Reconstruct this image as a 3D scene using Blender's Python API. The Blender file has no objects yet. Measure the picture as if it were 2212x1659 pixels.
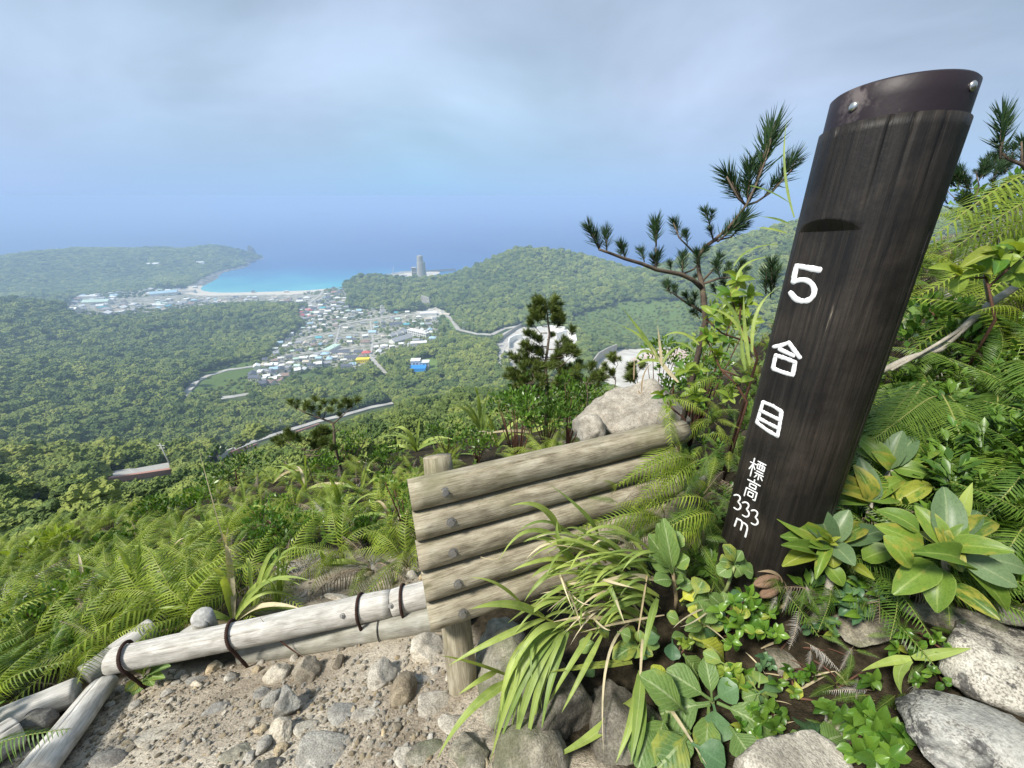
import bpy, bmesh, math, random
import numpy as np
from mathutils import Vector, Matrix, noise
R = math.radians
SC = bpy.context.scene
COL = SC.collection
rnd = random.Random(5)
nrs = np.random.RandomState(7)

# ------------------------------------------------------------------ camera, sky, sun, exposure
PITCH, FPX, CX, CY = R(26.0), 831.0, 1106.0, 829.5
cam_data = bpy.data.cameras.new('camera')
cam_data.sensor_width = 36.0
cam_data.lens = 36.0 * FPX / 2212.0
cam_data.clip_start, cam_data.clip_end = 0.03, 120000.0
cam = bpy.data.objects.new('camera', cam_data)
COL.objects.link(cam)
cam.location = (0, 0, 0)
cam.rotation_euler = (R(90) - PITCH, 0, 0)
SC.camera = cam

SUN_DIR = Vector((-0.62, -0.35, 0.95)).normalized()          # towards the sun
sun_el, sun_rot = math.asin(SUN_DIR.z), math.atan2(SUN_DIR.x, SUN_DIR.y)
world = bpy.data.worlds.new('World')
SC.world = world
world.use_nodes = True
wn, wl = world.node_tree.nodes, world.node_tree.links
wn.clear()
w_out = wn.new('ShaderNodeOutputWorld')
w_bg = wn.new('ShaderNodeBackground')
w_bg.inputs['Strength'].default_value = 0.0695
sky = wn.new('ShaderNodeTexSky')
sky.sky_type = 'NISHITA'
sky.sun_disc = False
sky.sun_elevation, sky.sun_rotation = sun_el, sun_rot
sky.altitude = 330
w_tc = wn.new('ShaderNodeTexCoord')
w_sep = wn.new('ShaderNodeSeparateXYZ')
wl.new(w_tc.outputs['Generated'], w_sep.inputs[0])
w_ramp = wn.new('ShaderNodeValToRGB')                        # the cloud layer's own colour from the horizon up
wl.new(w_sep.outputs['Z'], w_ramp.inputs['Fac'])
er = w_ramp.color_ramp
er.elements[0].position, er.elements[0].color = 0.0, (0.368, 0.615, 1.02, 1)
er.elements[1].position, er.elements[1].color = 0.75, (0.43, 0.565, 0.735, 1)
for pos, c in ((0.035, (0.39, 0.63, 0.98, 1)), (0.09, (0.445, 0.645, 0.915, 1)), (0.18, (0.485, 0.645, 0.845, 1)), (0.38, (0.425, 0.575, 0.735, 1))):
    e = er.elements.new(pos); e.color = c
w_map = wn.new('ShaderNodeMapping')
w_map.inputs['Scale'].default_value = (1.0, 1.0, 2.2)
wl.new(w_tc.outputs['Generated'], w_map.inputs['Vector'])
w_noise = wn.new('ShaderNodeTexNoise')
w_noise.inputs['Scale'].default_value = 1.9
w_noise.inputs['Detail'].default_value = 5.0
w_noise.inputs['Roughness'].default_value = 0.5
w_noise.inputs['Distortion'].default_value = 0.35
wl.new(w_map.outputs[0], w_noise.inputs['Vector'])
w_mr = wn.new('ShaderNodeMapRange')
w_mr.inputs['From Min'].default_value, w_mr.inputs['From Max'].default_value = 0.3, 0.72
w_mr.inputs['To Min'].default_value, w_mr.inputs['To Max'].default_value = 7.4, 12.7
wl.new(w_noise.outputs['Fac'], w_mr.inputs['Value'])
w_sc = wn.new('ShaderNodeVectorMath'); w_sc.operation = 'SCALE'
w_k = wn.new('ShaderNodeMath'); w_k.operation = 'MULTIPLY'; w_k.use_clamp = True; w_k.inputs[1].default_value = 6.0
wl.new(w_sep.outputs['Z'], w_k.inputs[0])                    # the cloud's structure melts into even mist towards the horizon
w_fl = wn.new('ShaderNodeMix'); w_fl.data_type = 'FLOAT'; w_fl.inputs[2].default_value = 9.9
wl.new(w_k.outputs[0], w_fl.inputs[0]); wl.new(w_mr.outputs['Result'], w_fl.inputs[3])
wl.new(w_ramp.outputs['Color'], w_sc.inputs[0]); wl.new(w_fl.outputs[0], w_sc.inputs['Scale'])
w_noise2 = wn.new('ShaderNodeTexNoise')
w_noise2.inputs['Scale'].default_value = 1.1
w_noise2.inputs['Detail'].default_value = 2.0
wl.new(w_tc.outputs['Generated'], w_noise2.inputs['Vector'])
w_tint = wn.new('ShaderNodeMix'); w_tint.data_type = 'RGBA'; w_tint.blend_type = 'MULTIPLY'
w_tint.inputs[0].default_value = 1.0
w_r2 = wn.new('ShaderNodeValToRGB')
w_r2.color_ramp.elements[0].position, w_r2.color_ramp.elements[0].color = 0.38, (0.95, 1.03, 1.0, 1)
w_r2.color_ramp.elements[1].position, w_r2.color_ramp.elements[1].color = 0.62, (1.065, 0.985, 1.0, 1)
wl.new(w_noise2.outputs['Fac'], w_r2.inputs['Fac'])
wl.new(w_sc.outputs[0], w_tint.inputs[6]); wl.new(w_r2.outputs['Color'], w_tint.inputs[7])
w_mix = wn.new('ShaderNodeMix'); w_mix.data_type = 'RGBA'
w_mix.inputs[0].default_value = 0.86                          # thin overcast: most of the blue is behind cloud
wl.new(sky.outputs['Color'], w_mix.inputs[6]); wl.new(w_tint.outputs[2], w_mix.inputs[7])
wl.new(w_mix.outputs[2], w_bg.inputs['Color'])
wl.new(w_bg.outputs[0], w_out.inputs['Surface'])

sun_data = bpy.data.lights.new('sun', 'SUN')
sun_data.energy = 4.5
sun_data.angle = R(11.0)
sun_data.color = (1.0, 0.95, 0.86)
sun = bpy.data.objects.new('sun', sun_data)
COL.objects.link(sun)
sun.rotation_euler = SUN_DIR.to_track_quat('Z', 'Y').to_euler()

SC.view_settings.view_transform = 'Standard'
SC.view_settings.look = 'None'
SC.view_settings.exposure = 0.55
SC.view_settings.gamma = 1.0
SC.view_settings.use_curve_mapping = False
SC.render.engine = 'CYCLES'
SC.cycles.use_denoising = True
SC.cycles.max_bounces = 6
SC.cycles.diffuse_bounces = 3
SC.cycles.glossy_bounces = 2
SC.cycles.transmission_bounces = 3
SC.cycles.transparent_max_bounces = 6
SC.cycles.volume_bounces = 3

# ------------------------------------------------------------------ helpers
SEA_Z = -335.0
FWD = np.array((0, math.cos(PITCH), -math.sin(PITCH)))
UPV = np.array((0, math.sin(PITCH), math.cos(PITCH)))
RGT = np.array((1.0, 0, 0))

def ray(u, v):
    """Direction of a photograph point (2212 x 1659 grid), unit depth along the optical axis."""
    return RGT * ((u - CX) / FPX) + UPV * ((CY - v) / FPX) + FWD

def P(u, v, s):
    return Vector(ray(u, v) * s)

def proj(p):
    p = np.asarray(p, float)
    d = p @ FWD
    return CX + FPX * (p @ RGT) / d, CY - FPX * (p @ UPV) / d, d

def tag(o, label=None, cat=None, group=None, kind=None):
    if label: o['label'] = label
    if cat: o['category'] = cat
    if group: o['group'] = group
    if kind: o['kind'] = kind
    return o

def make_mesh(name, verts, faces, mats=(), uvs=None, smooth=True, mi=None):
    me = bpy.data.meshes.new(name)
    me.from_pydata([tuple(map(float, v)) for v in verts], [], [tuple(int(i) for i in f) for f in faces])
    for m in mats: me.materials.append(m)
    if uvs is not None:                                   # one (u, v) per vertex
        lay = me.uv_layers.new(name='UVMap')
        idx = np.empty(len(me.loops), np.int32)
        me.loops.foreach_get('vertex_index', idx)
        lay.data.foreach_set('uv', np.asarray(uvs, np.float32)[idx].ravel())
    if smooth: me.polygons.foreach_set('use_smooth', np.ones(len(me.polygons), bool))
    if mi is not None: me.polygons.foreach_set('material_index', np.asarray(mi, np.int32))
    me.update()
    return me

def obj(name, me, parent=None, matrix=None, loc=None):
    o = bpy.data.objects.new(name, me)
    COL.objects.link(o)
    if parent is not None: o.parent = parent
    if matrix is not None: o.matrix_basis = matrix
    if loc is not None: o.location = loc
    return o

def empty(name, loc, label, cat, group=None):
    o = bpy.data.objects.new(name, None)
    o.empty_display_size = 0.05
    COL.objects.link(o)
    o.location = loc
    return tag(o, label, cat, group)

class MB:
    """Collects verts, faces, uvs."""
    def __init__(s): s.v, s.f, s.uv, s.mi = [], [], [], []
    def add(s, v, f, uv=None, mi=0):
        b = len(s.v)
        s.v += [tuple(p) for p in v]
        s.f += [tuple(i + b for i in q) for q in f]
        s.uv += list(uv) if uv is not None else [(0.5, 0.5)] * len(v)
        s.mi += [mi] * len(f)
    def box(s, c, sx, sy, sz, rz=0.0, mi=0, base=False):
        co, si = math.cos(rz), math.sin(rz)
        z0, z1 = (c[2], c[2] + sz) if base else (c[2] - sz / 2, c[2] + sz / 2)
        v = []
        for z in (z0, z1):
            for a, b in ((-1, -1), (1, -1), (1, 1), (-1, 1)):
                x, y = a * sx / 2, b * sy / 2
                v.append((c[0] + x * co - y * si, c[1] + x * si + y * co, z))
        s.add(v, [(3, 2, 1, 0), (4, 5, 6, 7), (0, 1, 5, 4), (1, 2, 6, 5), (2, 3, 7, 6), (3, 0, 4, 7)], None, mi)
    def tube(s, pts, rad, n=8, cap=True, mi=0):
        pts = [Vector(p) for p in pts]
        if not hasattr(rad, '__len__'): rad = [rad] * len(pts)
        t0 = (pts[1] - pts[0]).normalized()
        ref = Vector((0, 0, 1)) if abs(t0.z) < 0.9 else Vector((1, 0, 0))
        x = t0.cross(ref).normalized()
        v, f, uv = [], [], []
        L = 0.0
        for i, p in enumerate(pts):
            t = (pts[min(i + 1, len(pts) - 1)] - pts[max(i - 1, 0)]).normalized()
            x = (x - t * x.dot(t)).normalized()
            y = t.cross(x)
            if i: L += (p - pts[i - 1]).length
            for k in range(n):
                a = 2 * math.pi * k / n
                v.append(p + (x * math.cos(a) + y * math.sin(a)) * rad[i]); uv.append((k / n, L))
        for i in range(len(pts) - 1):
            for k in range(n):
                a, b = i * n + k, i * n + (k + 1) % n
                f.append((a, b, b + n, a + n))
        if cap:
            f.append(tuple(range(n - 1, -1, -1)))
            f.append(tuple((len(pts) - 1) * n + k for k in range(n)))
        s.add(v, f, uv, mi)
    def mesh(s, name, mats=(), smooth=True, uv=True):
        return make_mesh(name, s.v, s.f, mats, s.uv if uv else None, smooth, s.mi)
    def build(s, name, mats, parent=None, smooth=True, loc=None):
        return obj(name, s.mesh(name, mats, smooth), parent, None, loc)

def place(me, name, p0, p1, up, width, parent=None, thick=None):
    """Put a unit mesh (length along +Y, width along X, face along +Z) from p0 to p1."""
    p0, p1 = Vector(p0), Vector(p1)
    y = p1 - p0
    L = y.length
    y.normalize()
    z = Vector(up); z = z - y * z.dot(y)
    if z.length < 1e-4: z = Vector((0.3, 0.2, 1)); z = z - y * z.dot(y)
    z.normalize()
    x = y.cross(z)
    off = Vector(parent.location) if parent is not None else Vector((0, 0, 0))
    p = p0 - off
    t = thick if thick is not None else L
    m = Matrix(((x.x * width, y.x * L, z.x * t, p.x), (x.y * width, y.y * L, z.y * t, p.y), (x.z * width, y.z * L, z.z * t, p.z), (0, 0, 0, 1)))
    return obj(name, me, parent, m)

# ------------------------------------------------------------------ materials
class NT:
    """Small helper round a material's node tree."""
    def __init__(s, name):
        s.m = bpy.data.materials.new(name)
        s.m.use_nodes = True
        s.n, s.l = s.m.node_tree.nodes, s.m.node_tree.links
        s.n.clear()
        s.out = s.n.new('ShaderNodeOutputMaterial')
    def node(s, t, **kw):
        n = s.n.new(t)
        for k, v in kw.items():
            setattr(n, k, v)
        return n
    def link(s, a, b): s.l.new(a, b)
    def coord(s, kind='Object', scale=(1, 1, 1)):
        tc = s.node('ShaderNodeTexCoord')
        mp = s.node('ShaderNodeMapping')
        mp.inputs['Scale'].default_value = scale
        s.link(tc.outputs[kind], mp.inputs['Vector'])
        return mp.outputs[0]
    def noise(s, vec, scale, detail=4.0, rough=0.55, dist=0.0):
        n = s.node('ShaderNodeTexNoise')
        n.inputs['Scale'].default_value = scale
        n.inputs['Detail'].default_value = detail
        n.inputs['Roughness'].default_value = rough
        n.inputs['Distortion'].default_value = dist
        s.link(vec, n.inputs['Vector'])
        return n.outputs['Fac']
    def voronoi(s, vec, scale, feature='F1', out='Distance'):
        n = s.node('ShaderNodeTexVoronoi', feature=feature)
        n.inputs['Scale'].default_value = scale
        s.link(vec, n.inputs['Vector'])
        return n.outputs[out]
    def ramp(s, fac, stops):
        r = s.node('ShaderNodeValToRGB')
        e = r.color_ramp.elements
        def c4(c): return (c, c, c, 1) if not hasattr(c, '__len__') else (c[0], c[1], c[2], 1)
        e[0].position, e[0].color = stops[0][0], c4(stops[0][1])
        e[1].position, e[1].color = stops[-1][0], c4(stops[-1][1])
        for p, c in stops[1:-1]:
            q = e.new(p); q.color = c4(c)
        s.link(fac, r.inputs['Fac'])
        return r.outputs['Color']
    def mix(s, fac, a, b, mode='MIX'):
        m = s.node('ShaderNodeMix', data_type='RGBA', blend_type=mode)
        for sock, v in ((m.inputs[0], fac), (m.inputs[6], a), (m.inputs[7], b)):
            if hasattr(v, 'default_value'): s.link(v, sock)
            elif hasattr(v, '__len__'): sock.default_value = (v[0], v[1], v[2], 1)
            else: sock.default_value = v
        return m.outputs[2]
    def math(s, op, a, b=0.0):
        m = s.node('ShaderNodeMath', operation=op)
        for sock, v in ((m.inputs[0], a), (m.inputs[1], b)):
            if hasattr(v, 'default_value'): s.link(v, sock)
            else: sock.default_value = v
        return m.outputs[0]
    def bump(s, h, strength=0.5, dist=0.01):
        b = s.node('ShaderNodeBump')
        b.inputs['Strength'].default_value = strength
        b.inputs['Distance'].default_value = dist
        s.link(h, b.inputs['Height'])
        return b.outputs[0]
    def attr(s, name, out='Fac'):
        a = s.node('ShaderNodeAttribute', attribute_name=name)
        return a.outputs[out]
    def principled(s, color, rough=0.7, normal=None, spec=0.35, metallic=0.0, final=True):
        b = s.node('ShaderNodeBsdfPrincipled')
        for sock, v in ((b.inputs['Base Color'], color), (b.inputs['Roughness'], rough)):
            if hasattr(v, 'default_value'): s.link(v, sock)
            elif hasattr(v, '__len__'): sock.default_value = (v[0], v[1], v[2], 1)
            else: sock.default_value = v
        b.inputs['Specular IOR Level'].default_value = spec
        b.inputs['Metallic'].default_value = metallic
        if normal is not None: s.link(normal, b.inputs['Normal'])
        if final: s.link(b.outputs[0], s.out.inputs['Surface'])
        return b

def flat_mat(name, c, rough=0.7, var=0.12, scale=0.6, spec=0.3, metallic=0.0, bump=0.0):
    t = NT(name)
    v = t.coord('Object')
    n = t.noise(v, scale, 5, 0.6)
    col = t.ramp(n, [(0.25, [x * (1 - var) for x in c]), (0.75, [min(1, x * (1 + var)) for x in c])])
    nb = t.bump(t.noise(v, scale * 6, 4), bump, 0.01) if bump else None
    t.principled(col, rough, nb, spec, metallic)
    return t.m

def leaf_mat(name, c_dark, c_light, rough=0.42, spec=0.45, trans=0.3, rib=0.5, rib_col=None, edge=0.0, vein=0.0, blotch=None, rand=1.0, blotch_scale=9.0):
    """Leaf: own colour varies from leaf to leaf, with a paler midrib, margin and veins; light shines through a little."""
    t = NT(name)
    oi = t.node('ShaderNodeObjectInfo')
    geo = t.node('ShaderNodeNewGeometry')
    r1 = t.math('FRACT', t.math('ADD', oi.outputs['Random'], t.math('MULTIPLY', geo.outputs['Random Per Island'], 0.35)))
    tc = t.node('ShaderNodeTexCoord')
    n = t.noise(tc.outputs['Object'], 3.0, 3)
    f = t.math('ADD', t.math('MULTIPLY', r1, 0.75 * rand), t.math('MULTIPLY', n, 0.5))
    col = t.ramp(f, [(0.12, c_dark), (0.95, c_light)])
    uv = t.node('ShaderNodeUVMap')
    sp = t.node('ShaderNodeSeparateXYZ')
    t.link(uv.outputs[0], sp.inputs[0])
    ax = t.math('ABSOLUTE', t.math('SUBTRACT', sp.outputs['X'], 0.5))          # 0 on the rib, 0.5 on the margin
    rc = rib_col or [min(1, x * 1.5 + 0.03) for x in c_light]
    if rib:
        col = t.mix(t.math('MULTIPLY', t.math('LESS_THAN', ax, 0.035), rib), col, rc)
    if edge:
        col = t.mix(t.math('MULTIPLY', t.math('GREATER_THAN', ax, 0.46), edge), col, rc)
    col = t.mix(1.0, col, t.ramp(t.noise(tc.outputs['Object'], 22.0, 4, 0.65), [(0.33, (0.72, 0.74, 0.7)), (0.5, (1, 1, 1)), (0.7, (1.12, 1.08, 1.0))]), 'MULTIPLY')
    h = None
    if vein:
        w = t.math('ADD', t.math('MULTIPLY', sp.outputs['Y'], 9.0), t.math('MULTIPLY', ax, -6.0))
        fr = t.math('ABSOLUTE', t.math('SUBTRACT', t.math('FRACT', w), 0.5))
        vm = t.math('LESS_THAN', fr, 0.06)
        col = t.mix(t.math('MULTIPLY', vm, vein), col, rc)
        h = t.bump(t.math('MULTIPLY', fr, 1.0), 0.35, 0.004)
    if blotch:
        b = t.noise(uv.outputs[0], blotch_scale, 4, 0.6)
        b = t.math('ADD', b, t.math('MULTIPLY', t.math('SUBTRACT', oi.outputs['Random'], 0.5), 0.35))
        col = t.mix(t.ramp(b, [(0.55, 0.0), (0.68, 1.0)]), col, blotch)
    bs = t.principled(col, rough, h, spec, final=False)
    tr = t.node('ShaderNodeBsdfTranslucent')
    tcol = t.mix(1.0, col, (1.25, 1.2, 0.5), 'MULTIPLY')
    t.link(tcol, tr.inputs['Color'])
    mx = t.node('ShaderNodeMixShader')
    mx.inputs[0].default_value = trans
    t.link(bs.outputs[0], mx.inputs[1]); t.link(tr.outputs[0], mx.inputs[2])
    t.link(mx.outputs[0], t.out.inputs['Surface'])
    return t.m

def fbm(x, y, sc, seed, octv=4):
    """Vectorised value noise."""
    x = np.asarray(x, float) / sc; y = np.asarray(y, float) / sc
    out = np.zeros_like(x); amp = 1.0; tot = 0.0
    for o in range(octv):
        xi, yi = np.floor(x).astype(np.int64), np.floor(y).astype(np.int64)
        fx, fy = x - xi, y - yi
        fx = fx * fx * (3 - 2 * fx); fy = fy * fy * (3 - 2 * fy)
        def h(a, b):
            n = (a * 374761393 + b * 668265263 + (seed + o) * 1442695041) & 0x7fffffff
            n = ((n ^ (n >> 13)) * 1274126177) & 0x7fffffff
            return ((n ^ (n >> 16)) & 0xffff) / 65535.0
        v = (h(xi, yi) * (1 - fx) + h(xi + 1, yi) * fx) * (1 - fy) + (h(xi, yi + 1) * (1 - fx) + h(xi + 1, yi + 1) * fx) * fy
        out += (v - 0.5) * amp; tot += amp
        amp *= 0.5; x = x * 2.03 + 17.1; y = y * 2.03 + 9.7
    return out / tot * 2.0

USED = set()
def unique(*cands):
    """First label not yet taken; the last one may be shared."""
    cands = [c for c in cands if 4 <= len(c.split()) <= 16]
    for c in cands:
        if c not in USED:
            USED.add(c); return c
    return cands[-1]

def beside(u, v, marks, n=3):
    """Words for where a point lies from the nearest landmarks."""
    out = []
    for name, a, b in sorted(marks, key=lambda m: (m[1] - u) ** 2 + ((m[2] - v) * 1.6) ** 2)[:n]:
        du, dv = u - a, (v - b) * 1.6
        out.append(('right of ' if du > 0 else 'left of ') + name if abs(du) > abs(dv) else ('below ' if dv > 0 else 'above ') + name)
    return out

def sstep(a, b, x):
    t = np.clip((np.asarray(x, float) - a) / (b - a), 0, 1)
    return t * t * (3 - 2 * t)

def in_poly(u, v, poly):
    u = np.asarray(u); v = np.asarray(v)
    ins = np.zeros(u.shape, bool)
    j = len(poly) - 1
    for i in range(len(poly)):
        xi, yi = poly[i]; xj, yj = poly[j]
        c = ((yi > v) != (yj > v)) & (u < (xj - xi) * (v - yi) / (yj - yi + 1e-9) + xi)
        ins ^= c
        j = i
    return ins

def dist_line(u, v, pts):
    u = np.asarray(u, float); v = np.asarray(v, float)
    d = np.full(u.shape, 1e9)
    for (x0, y0), (x1, y1) in zip(pts[:-1], pts[1:]):
        dx, dy = x1 - x0, y1 - y0
        t = np.clip(((u - x0) * dx + (v - y0) * dy) / (dx * dx + dy * dy + 1e-9), 0, 1)
        d = np.minimum(d, np.hypot(u - x0 - t * dx, v - y0 - t * dy))
    return d
# ------------------------------------------------------------------ the island below: terrain heights
def zbase(r): return SEA_Z * (1.0 - np.exp(-np.asarray(r, float) / 700.0))

CTRL = []
def ce(u, v, e):                       # this photograph point shows ground e metres above the sea
    d = ray(u, v); t = -d[2] / math.hypot(d[0], d[1])
    r = (-SEA_Z - e) / t
    CTRL.append((math.atan2(d[0], d[1]), r, SEA_Z + e))
def cr(u, v, r):                       # ... shows ground r metres away
    d = ray(u, v); t = -d[2] / math.hypot(d[0], d[1])
    CTRL.append((math.atan2(d[0], d[1]), r, -t * r))
def cb(u, v, r, e):                    # hidden ground, same bearing
    d = ray(u, v)
    CTRL.append((math.atan2(d[0], d[1]), r, SEA_Z + e))

# mountain flank under the camera
for u, v, r in ((30, 1170, 30), (30, 1110, 70), (30, 1060, 140), (60, 1000, 300), (60, 900, 520), (60, 800, 800), (250, 1120, 34), (280, 1080, 120),
                (420, 1050, 60), (480, 990, 260), (650, 975, 60), (680, 930, 280), (900, 920, 90), (900, 880, 300),
                (1100, 860, 160), (1240, 860, 230), (1450, 900, 150)):
    cr(u, v, r)
for u, v in ((30, 1160), (650, 980), (1100, 870), (1450, 900), (2100, 900), (-600, 1300)):
    d = ray(u, v); a = math.atan2(d[0], d[1])
    CTRL.append((a, 13.0, -13.0 * 0.72))
    CTRL.append((a, 24.0, -24.0 * 0.68))
for u, v, e in ((300, 1030, 165), (500, 970, 160), (700, 915, 155), (420, 840, 112), (520, 855, 115), (300, 900, 140), (580, 820, 100), (700, 790, 82),
                (620, 770, 82), (920, 785, 108), (960, 840, 125), (770, 770, 80), (750, 730, 62), (850, 720, 62), (930, 700, 60), (760, 690, 42), (640, 690, 42), (700, 655, 14),
                (680, 635, 8), (830, 690, 46), (980, 710, 80), (1040, 730, 100), (1100, 700, 85), (1085, 760, 118), (1150, 660, 100), (1220, 740, 112), (1000, 780, 115), (1000, 670, 62), (900, 672, 50),
                (1380, 800, 135), (1320, 780, 128), (1450, 680, 120), (1300, 640, 110), (1250, 700, 105), (1450, 770, 128), (1600, 700, 150), (1600, 800, 165)):
    ce(u, v, e)
# wooded spur on the left and the low ridge by the village
for u, v, r in ((60, 700, 1180), (0, 655, 1360), (200, 672, 1330), (300, 720, 1080), (300, 690, 1260), (450, 700, 1150), (520, 680, 1230), (600, 725, 1010), (470, 760, 900), (250, 780, 880), (560, 660, 1420), (640, 655, 1380), (430, 668, 1420)):
    cr(u, v, r)
cb(60, 650, 1700, 12); cb(250, 660, 1600, 12); cb(450, 655, 1640, 8); cb(600, 645, 1560, 8); cb(560, 690, 1120, 55)
# coastal flat, beach and bay
for u, v, e in ((200, 660, 14), (300, 650, 9), (400, 645, 7), (500, 640, 6), (600, 634, 5), (430, 630, 2), (530, 633, 2), (640, 630, 1.5), (700, 626, 1.5), (740, 621, 2), (120, 655, 18), (200, 628, 15), (300, 620, 14), (370, 613, 12), (260, 636, 10), (400, 621, 6), (430, 611, 4), (340, 632, 9)):
    ce(u, v, e)
for u, v in ((500, 622), (600, 618), (700, 612), (560, 600), (640, 580), (740, 604), (780, 585), (560, 575), (700, 550), (600, 540)):
    ce(u, v, -14)
# peninsula
for u, v, r in ((0, 640, 2250), (0, 600, 2560), (0, 553, 2960), (100, 590, 2560), (120, 537, 2980), (220, 538, 2950), (320, 536, 2930), (200, 600, 2480), (350, 590, 2480), (420, 535, 2900), (450, 525, 2880), (490, 521, 2860), (515, 529, 2830), (470, 560, 2560), (440, 590, 2330), (40, 645, 2150)):
    cr(u, v, r)
for u, v, e in ((425, 618, 2), (470, 599, 2), (505, 580, 2), (530, 564, 2), (532, 552, 8)):
    ce(u, v, e)
for u, v, r in ((552, 560, 2780), (560, 545, 2950), (540, 590, 2400), (520, 600, 2300)):
    cb(u, v, r, -18)
for u in (0, 120, 250, 380, 490): cb(u, 540, 3330, -25)
for u in (-400, -200): cr(u, 600, 2600); cr(u, 700, 1150); cr(u, 900, 500); cb(u, 560, 3400, -25); cr(u, 1100, 60)
cb(540, 540, 3300, -25)
# hills between the village and the harbour, and on the right
for u, v, r in ((745, 618, 1560), (800, 602, 1480), (830, 606, 1430), (780, 640, 1270), (860, 630, 1270), (920, 648, 1130), (900, 615, 1330), (1000, 612, 1270), (960, 605, 1330),
                (1060, 575, 1330), (1150, 545, 1360), (1100, 555, 1345), (1200, 552, 1330), (1270, 556, 1400), (1300, 566, 1380), (1330, 595, 1230), (1240, 600, 1180), (1130, 610, 1130), (1050, 650, 1000),
                (1400, 600, 1090), (1460, 580, 1100), (1550, 545, 1120), (1640, 515, 1050), (1700, 492, 1000), (1760, 470, 960), (1500, 620, 950), (1620, 600, 850), (1700, 560, 800)):
    cr(u, v, r)
cb(1150, 545, 1750, 10); cb(1270, 560, 1700, -10); cb(1060, 575, 1700, 0); cb(1340, 590, 1600, -15); cb(1400, 590, 1500, -15); cb(1500, 565, 1500, -10); cb(1700, 490, 1500, 40)
# harbour flat behind the first ridge
for u, v, e in ((830, 597, 4), (870, 592, 4), (905, 588, 4), (940, 586, 3)): ce(u, v, e)
cb(800, 600, 1640, 6); cb(920, 600, 1560, 10); cb(1000, 600, 1650, 2)
for u, v in ((780, 596), (860, 578), (940, 574), (1000, 572), (1000, 585), (1040, 560)): ce(u, v, -12)
for u in (560, 700, 850, 1000, 1150, 1300, 1450):
    cb(u, 540, 2600 if u > 600 else 3300, -30); cb(u, 540, 3600, -30)
for u in (1800, 2200, 2700): cr(u, 480 if u < 2000 else 500, 900); cr(u, 700, 500); cr(u, 950, 60); cb(u, 480, 1700, 120); cb(u, 480, 3500, -20)

CTRL = np.array(CTRL)
LS = 1.25
cx_, cy_ = CTRL[:, 0], LS * np.log(CTRL[:, 1])
cres = CTRL[:, 2] - zbase(CTRL[:, 1])
def _phi(d): return np.where(d > 1e-9, d * d * np.log(d + 1e-12), 0.0)
nC = len(CTRL)
D_ = np.hypot(cx_[:, None] - cx_[None], cy_[:, None] - cy_[None])
A_ = np.zeros((nC + 3, nC + 3))
A_[:nC, :nC] = _phi(D_) + np.eye(nC) * 0.004
A_[:nC, nC] = 1; A_[:nC, nC + 1] = cx_; A_[:nC, nC + 2] = cy_
A_[nC:, :nC] = A_[:nC, nC:].T
W_ = np.linalg.solve(A_, np.concatenate([cres, np.zeros(3)]))

AZ = np.linspace(-1.28, 1.28, 420)
RR = np.exp(np.linspace(math.log(12.0), math.log(3650.0), 520))
ga, gr = np.meshgrid(AZ, RR, indexing='ij')
fa, fl = ga.ravel(), LS * np.log(gr.ravel())
gz = np.zeros(fa.size)
for i0 in range(0, fa.size, 20000):
    sl = slice(i0, i0 + 20000)
    d = np.hypot(fa[sl, None] - cx_[None], fl[sl, None] - cy_[None])
    gz[sl] = _phi(d) @ W_[:nC] + W_[nC] + W_[nC + 1] * fa[sl] + W_[nC + 2] * fl[sl]
gz = gz.reshape(ga.shape) + zbase(gr)
gx, gy = gr * np.sin(ga), gr * np.cos(ga)
elev = gz - SEA_Z
amp = np.clip(gr / 900.0, 0.02, 1.0) * np.clip((elev - 12) / 60.0, 0, 1)
gz = gz + amp * (fbm(gx, gy, 260.0, 3, 4) * 22.0 + fbm(gx, gy, 60.0, 11, 3) * 6.0)
gz = np.maximum(gz, SEA_Z - 9.0)

def far_z(x, y):
    """Terrain height, vectorised."""
    a = np.arctan2(x, y); r = np.hypot(x, y)
    i = np.clip((a - AZ[0]) / (AZ[1] - AZ[0]), 0, len(AZ) - 1.001)
    lr = np.log(RR)
    j = np.clip((np.log(np.maximum(r, 1e-3)) - lr[0]) / (lr[1] - lr[0]), 0, len(RR) - 1.001)
    i0, j0 = i.astype(int), j.astype(int); fi, fj = i - i0, j - j0
    return (gz[i0, j0] * (1 - fi) + gz[i0 + 1, j0] * fi) * (1 - fj) + (gz[i0, j0 + 1] * (1 - fi) + gz[i0 + 1, j0 + 1] * fi) * fj

_rs = np.exp(np.linspace(math.log(14.0), math.log(3600.0), 1500))
def far_hit(u, v, lift=0.0):
    """First terrain point (or sea) seen at a photograph point."""
    d = ray(u, v); h = math.hypot(d[0], d[1])
    xs, ys, zs = d[0] / h * _rs, d[1] / h * _rs, d[2] / h * _rs
    t = np.maximum(far_z(xs, ys), SEA_Z)
    k = np.nonzero(t + lift >= zs)[0]
    if len(k) == 0:
        s = SEA_Z / d[2] * h if d[2] < 0 else 3000
        return Vector((d[0] / h * s, d[1] / h * s, SEA_Z))
    k = max(k[0], 1)
    f0, f1 = zs[k - 1] - t[k - 1], t[k] - zs[k]
    w = f0 / (f0 + f1 + 1e-9)
    r = _rs[k - 1] * (1 - w) + _rs[k] * w
    x, y = d[0] / h * r, d[1] / h * r
    return Vector((x, y, float(max(far_z(np.array([x]), np.array([y]))[0], SEA_Z))))

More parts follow.
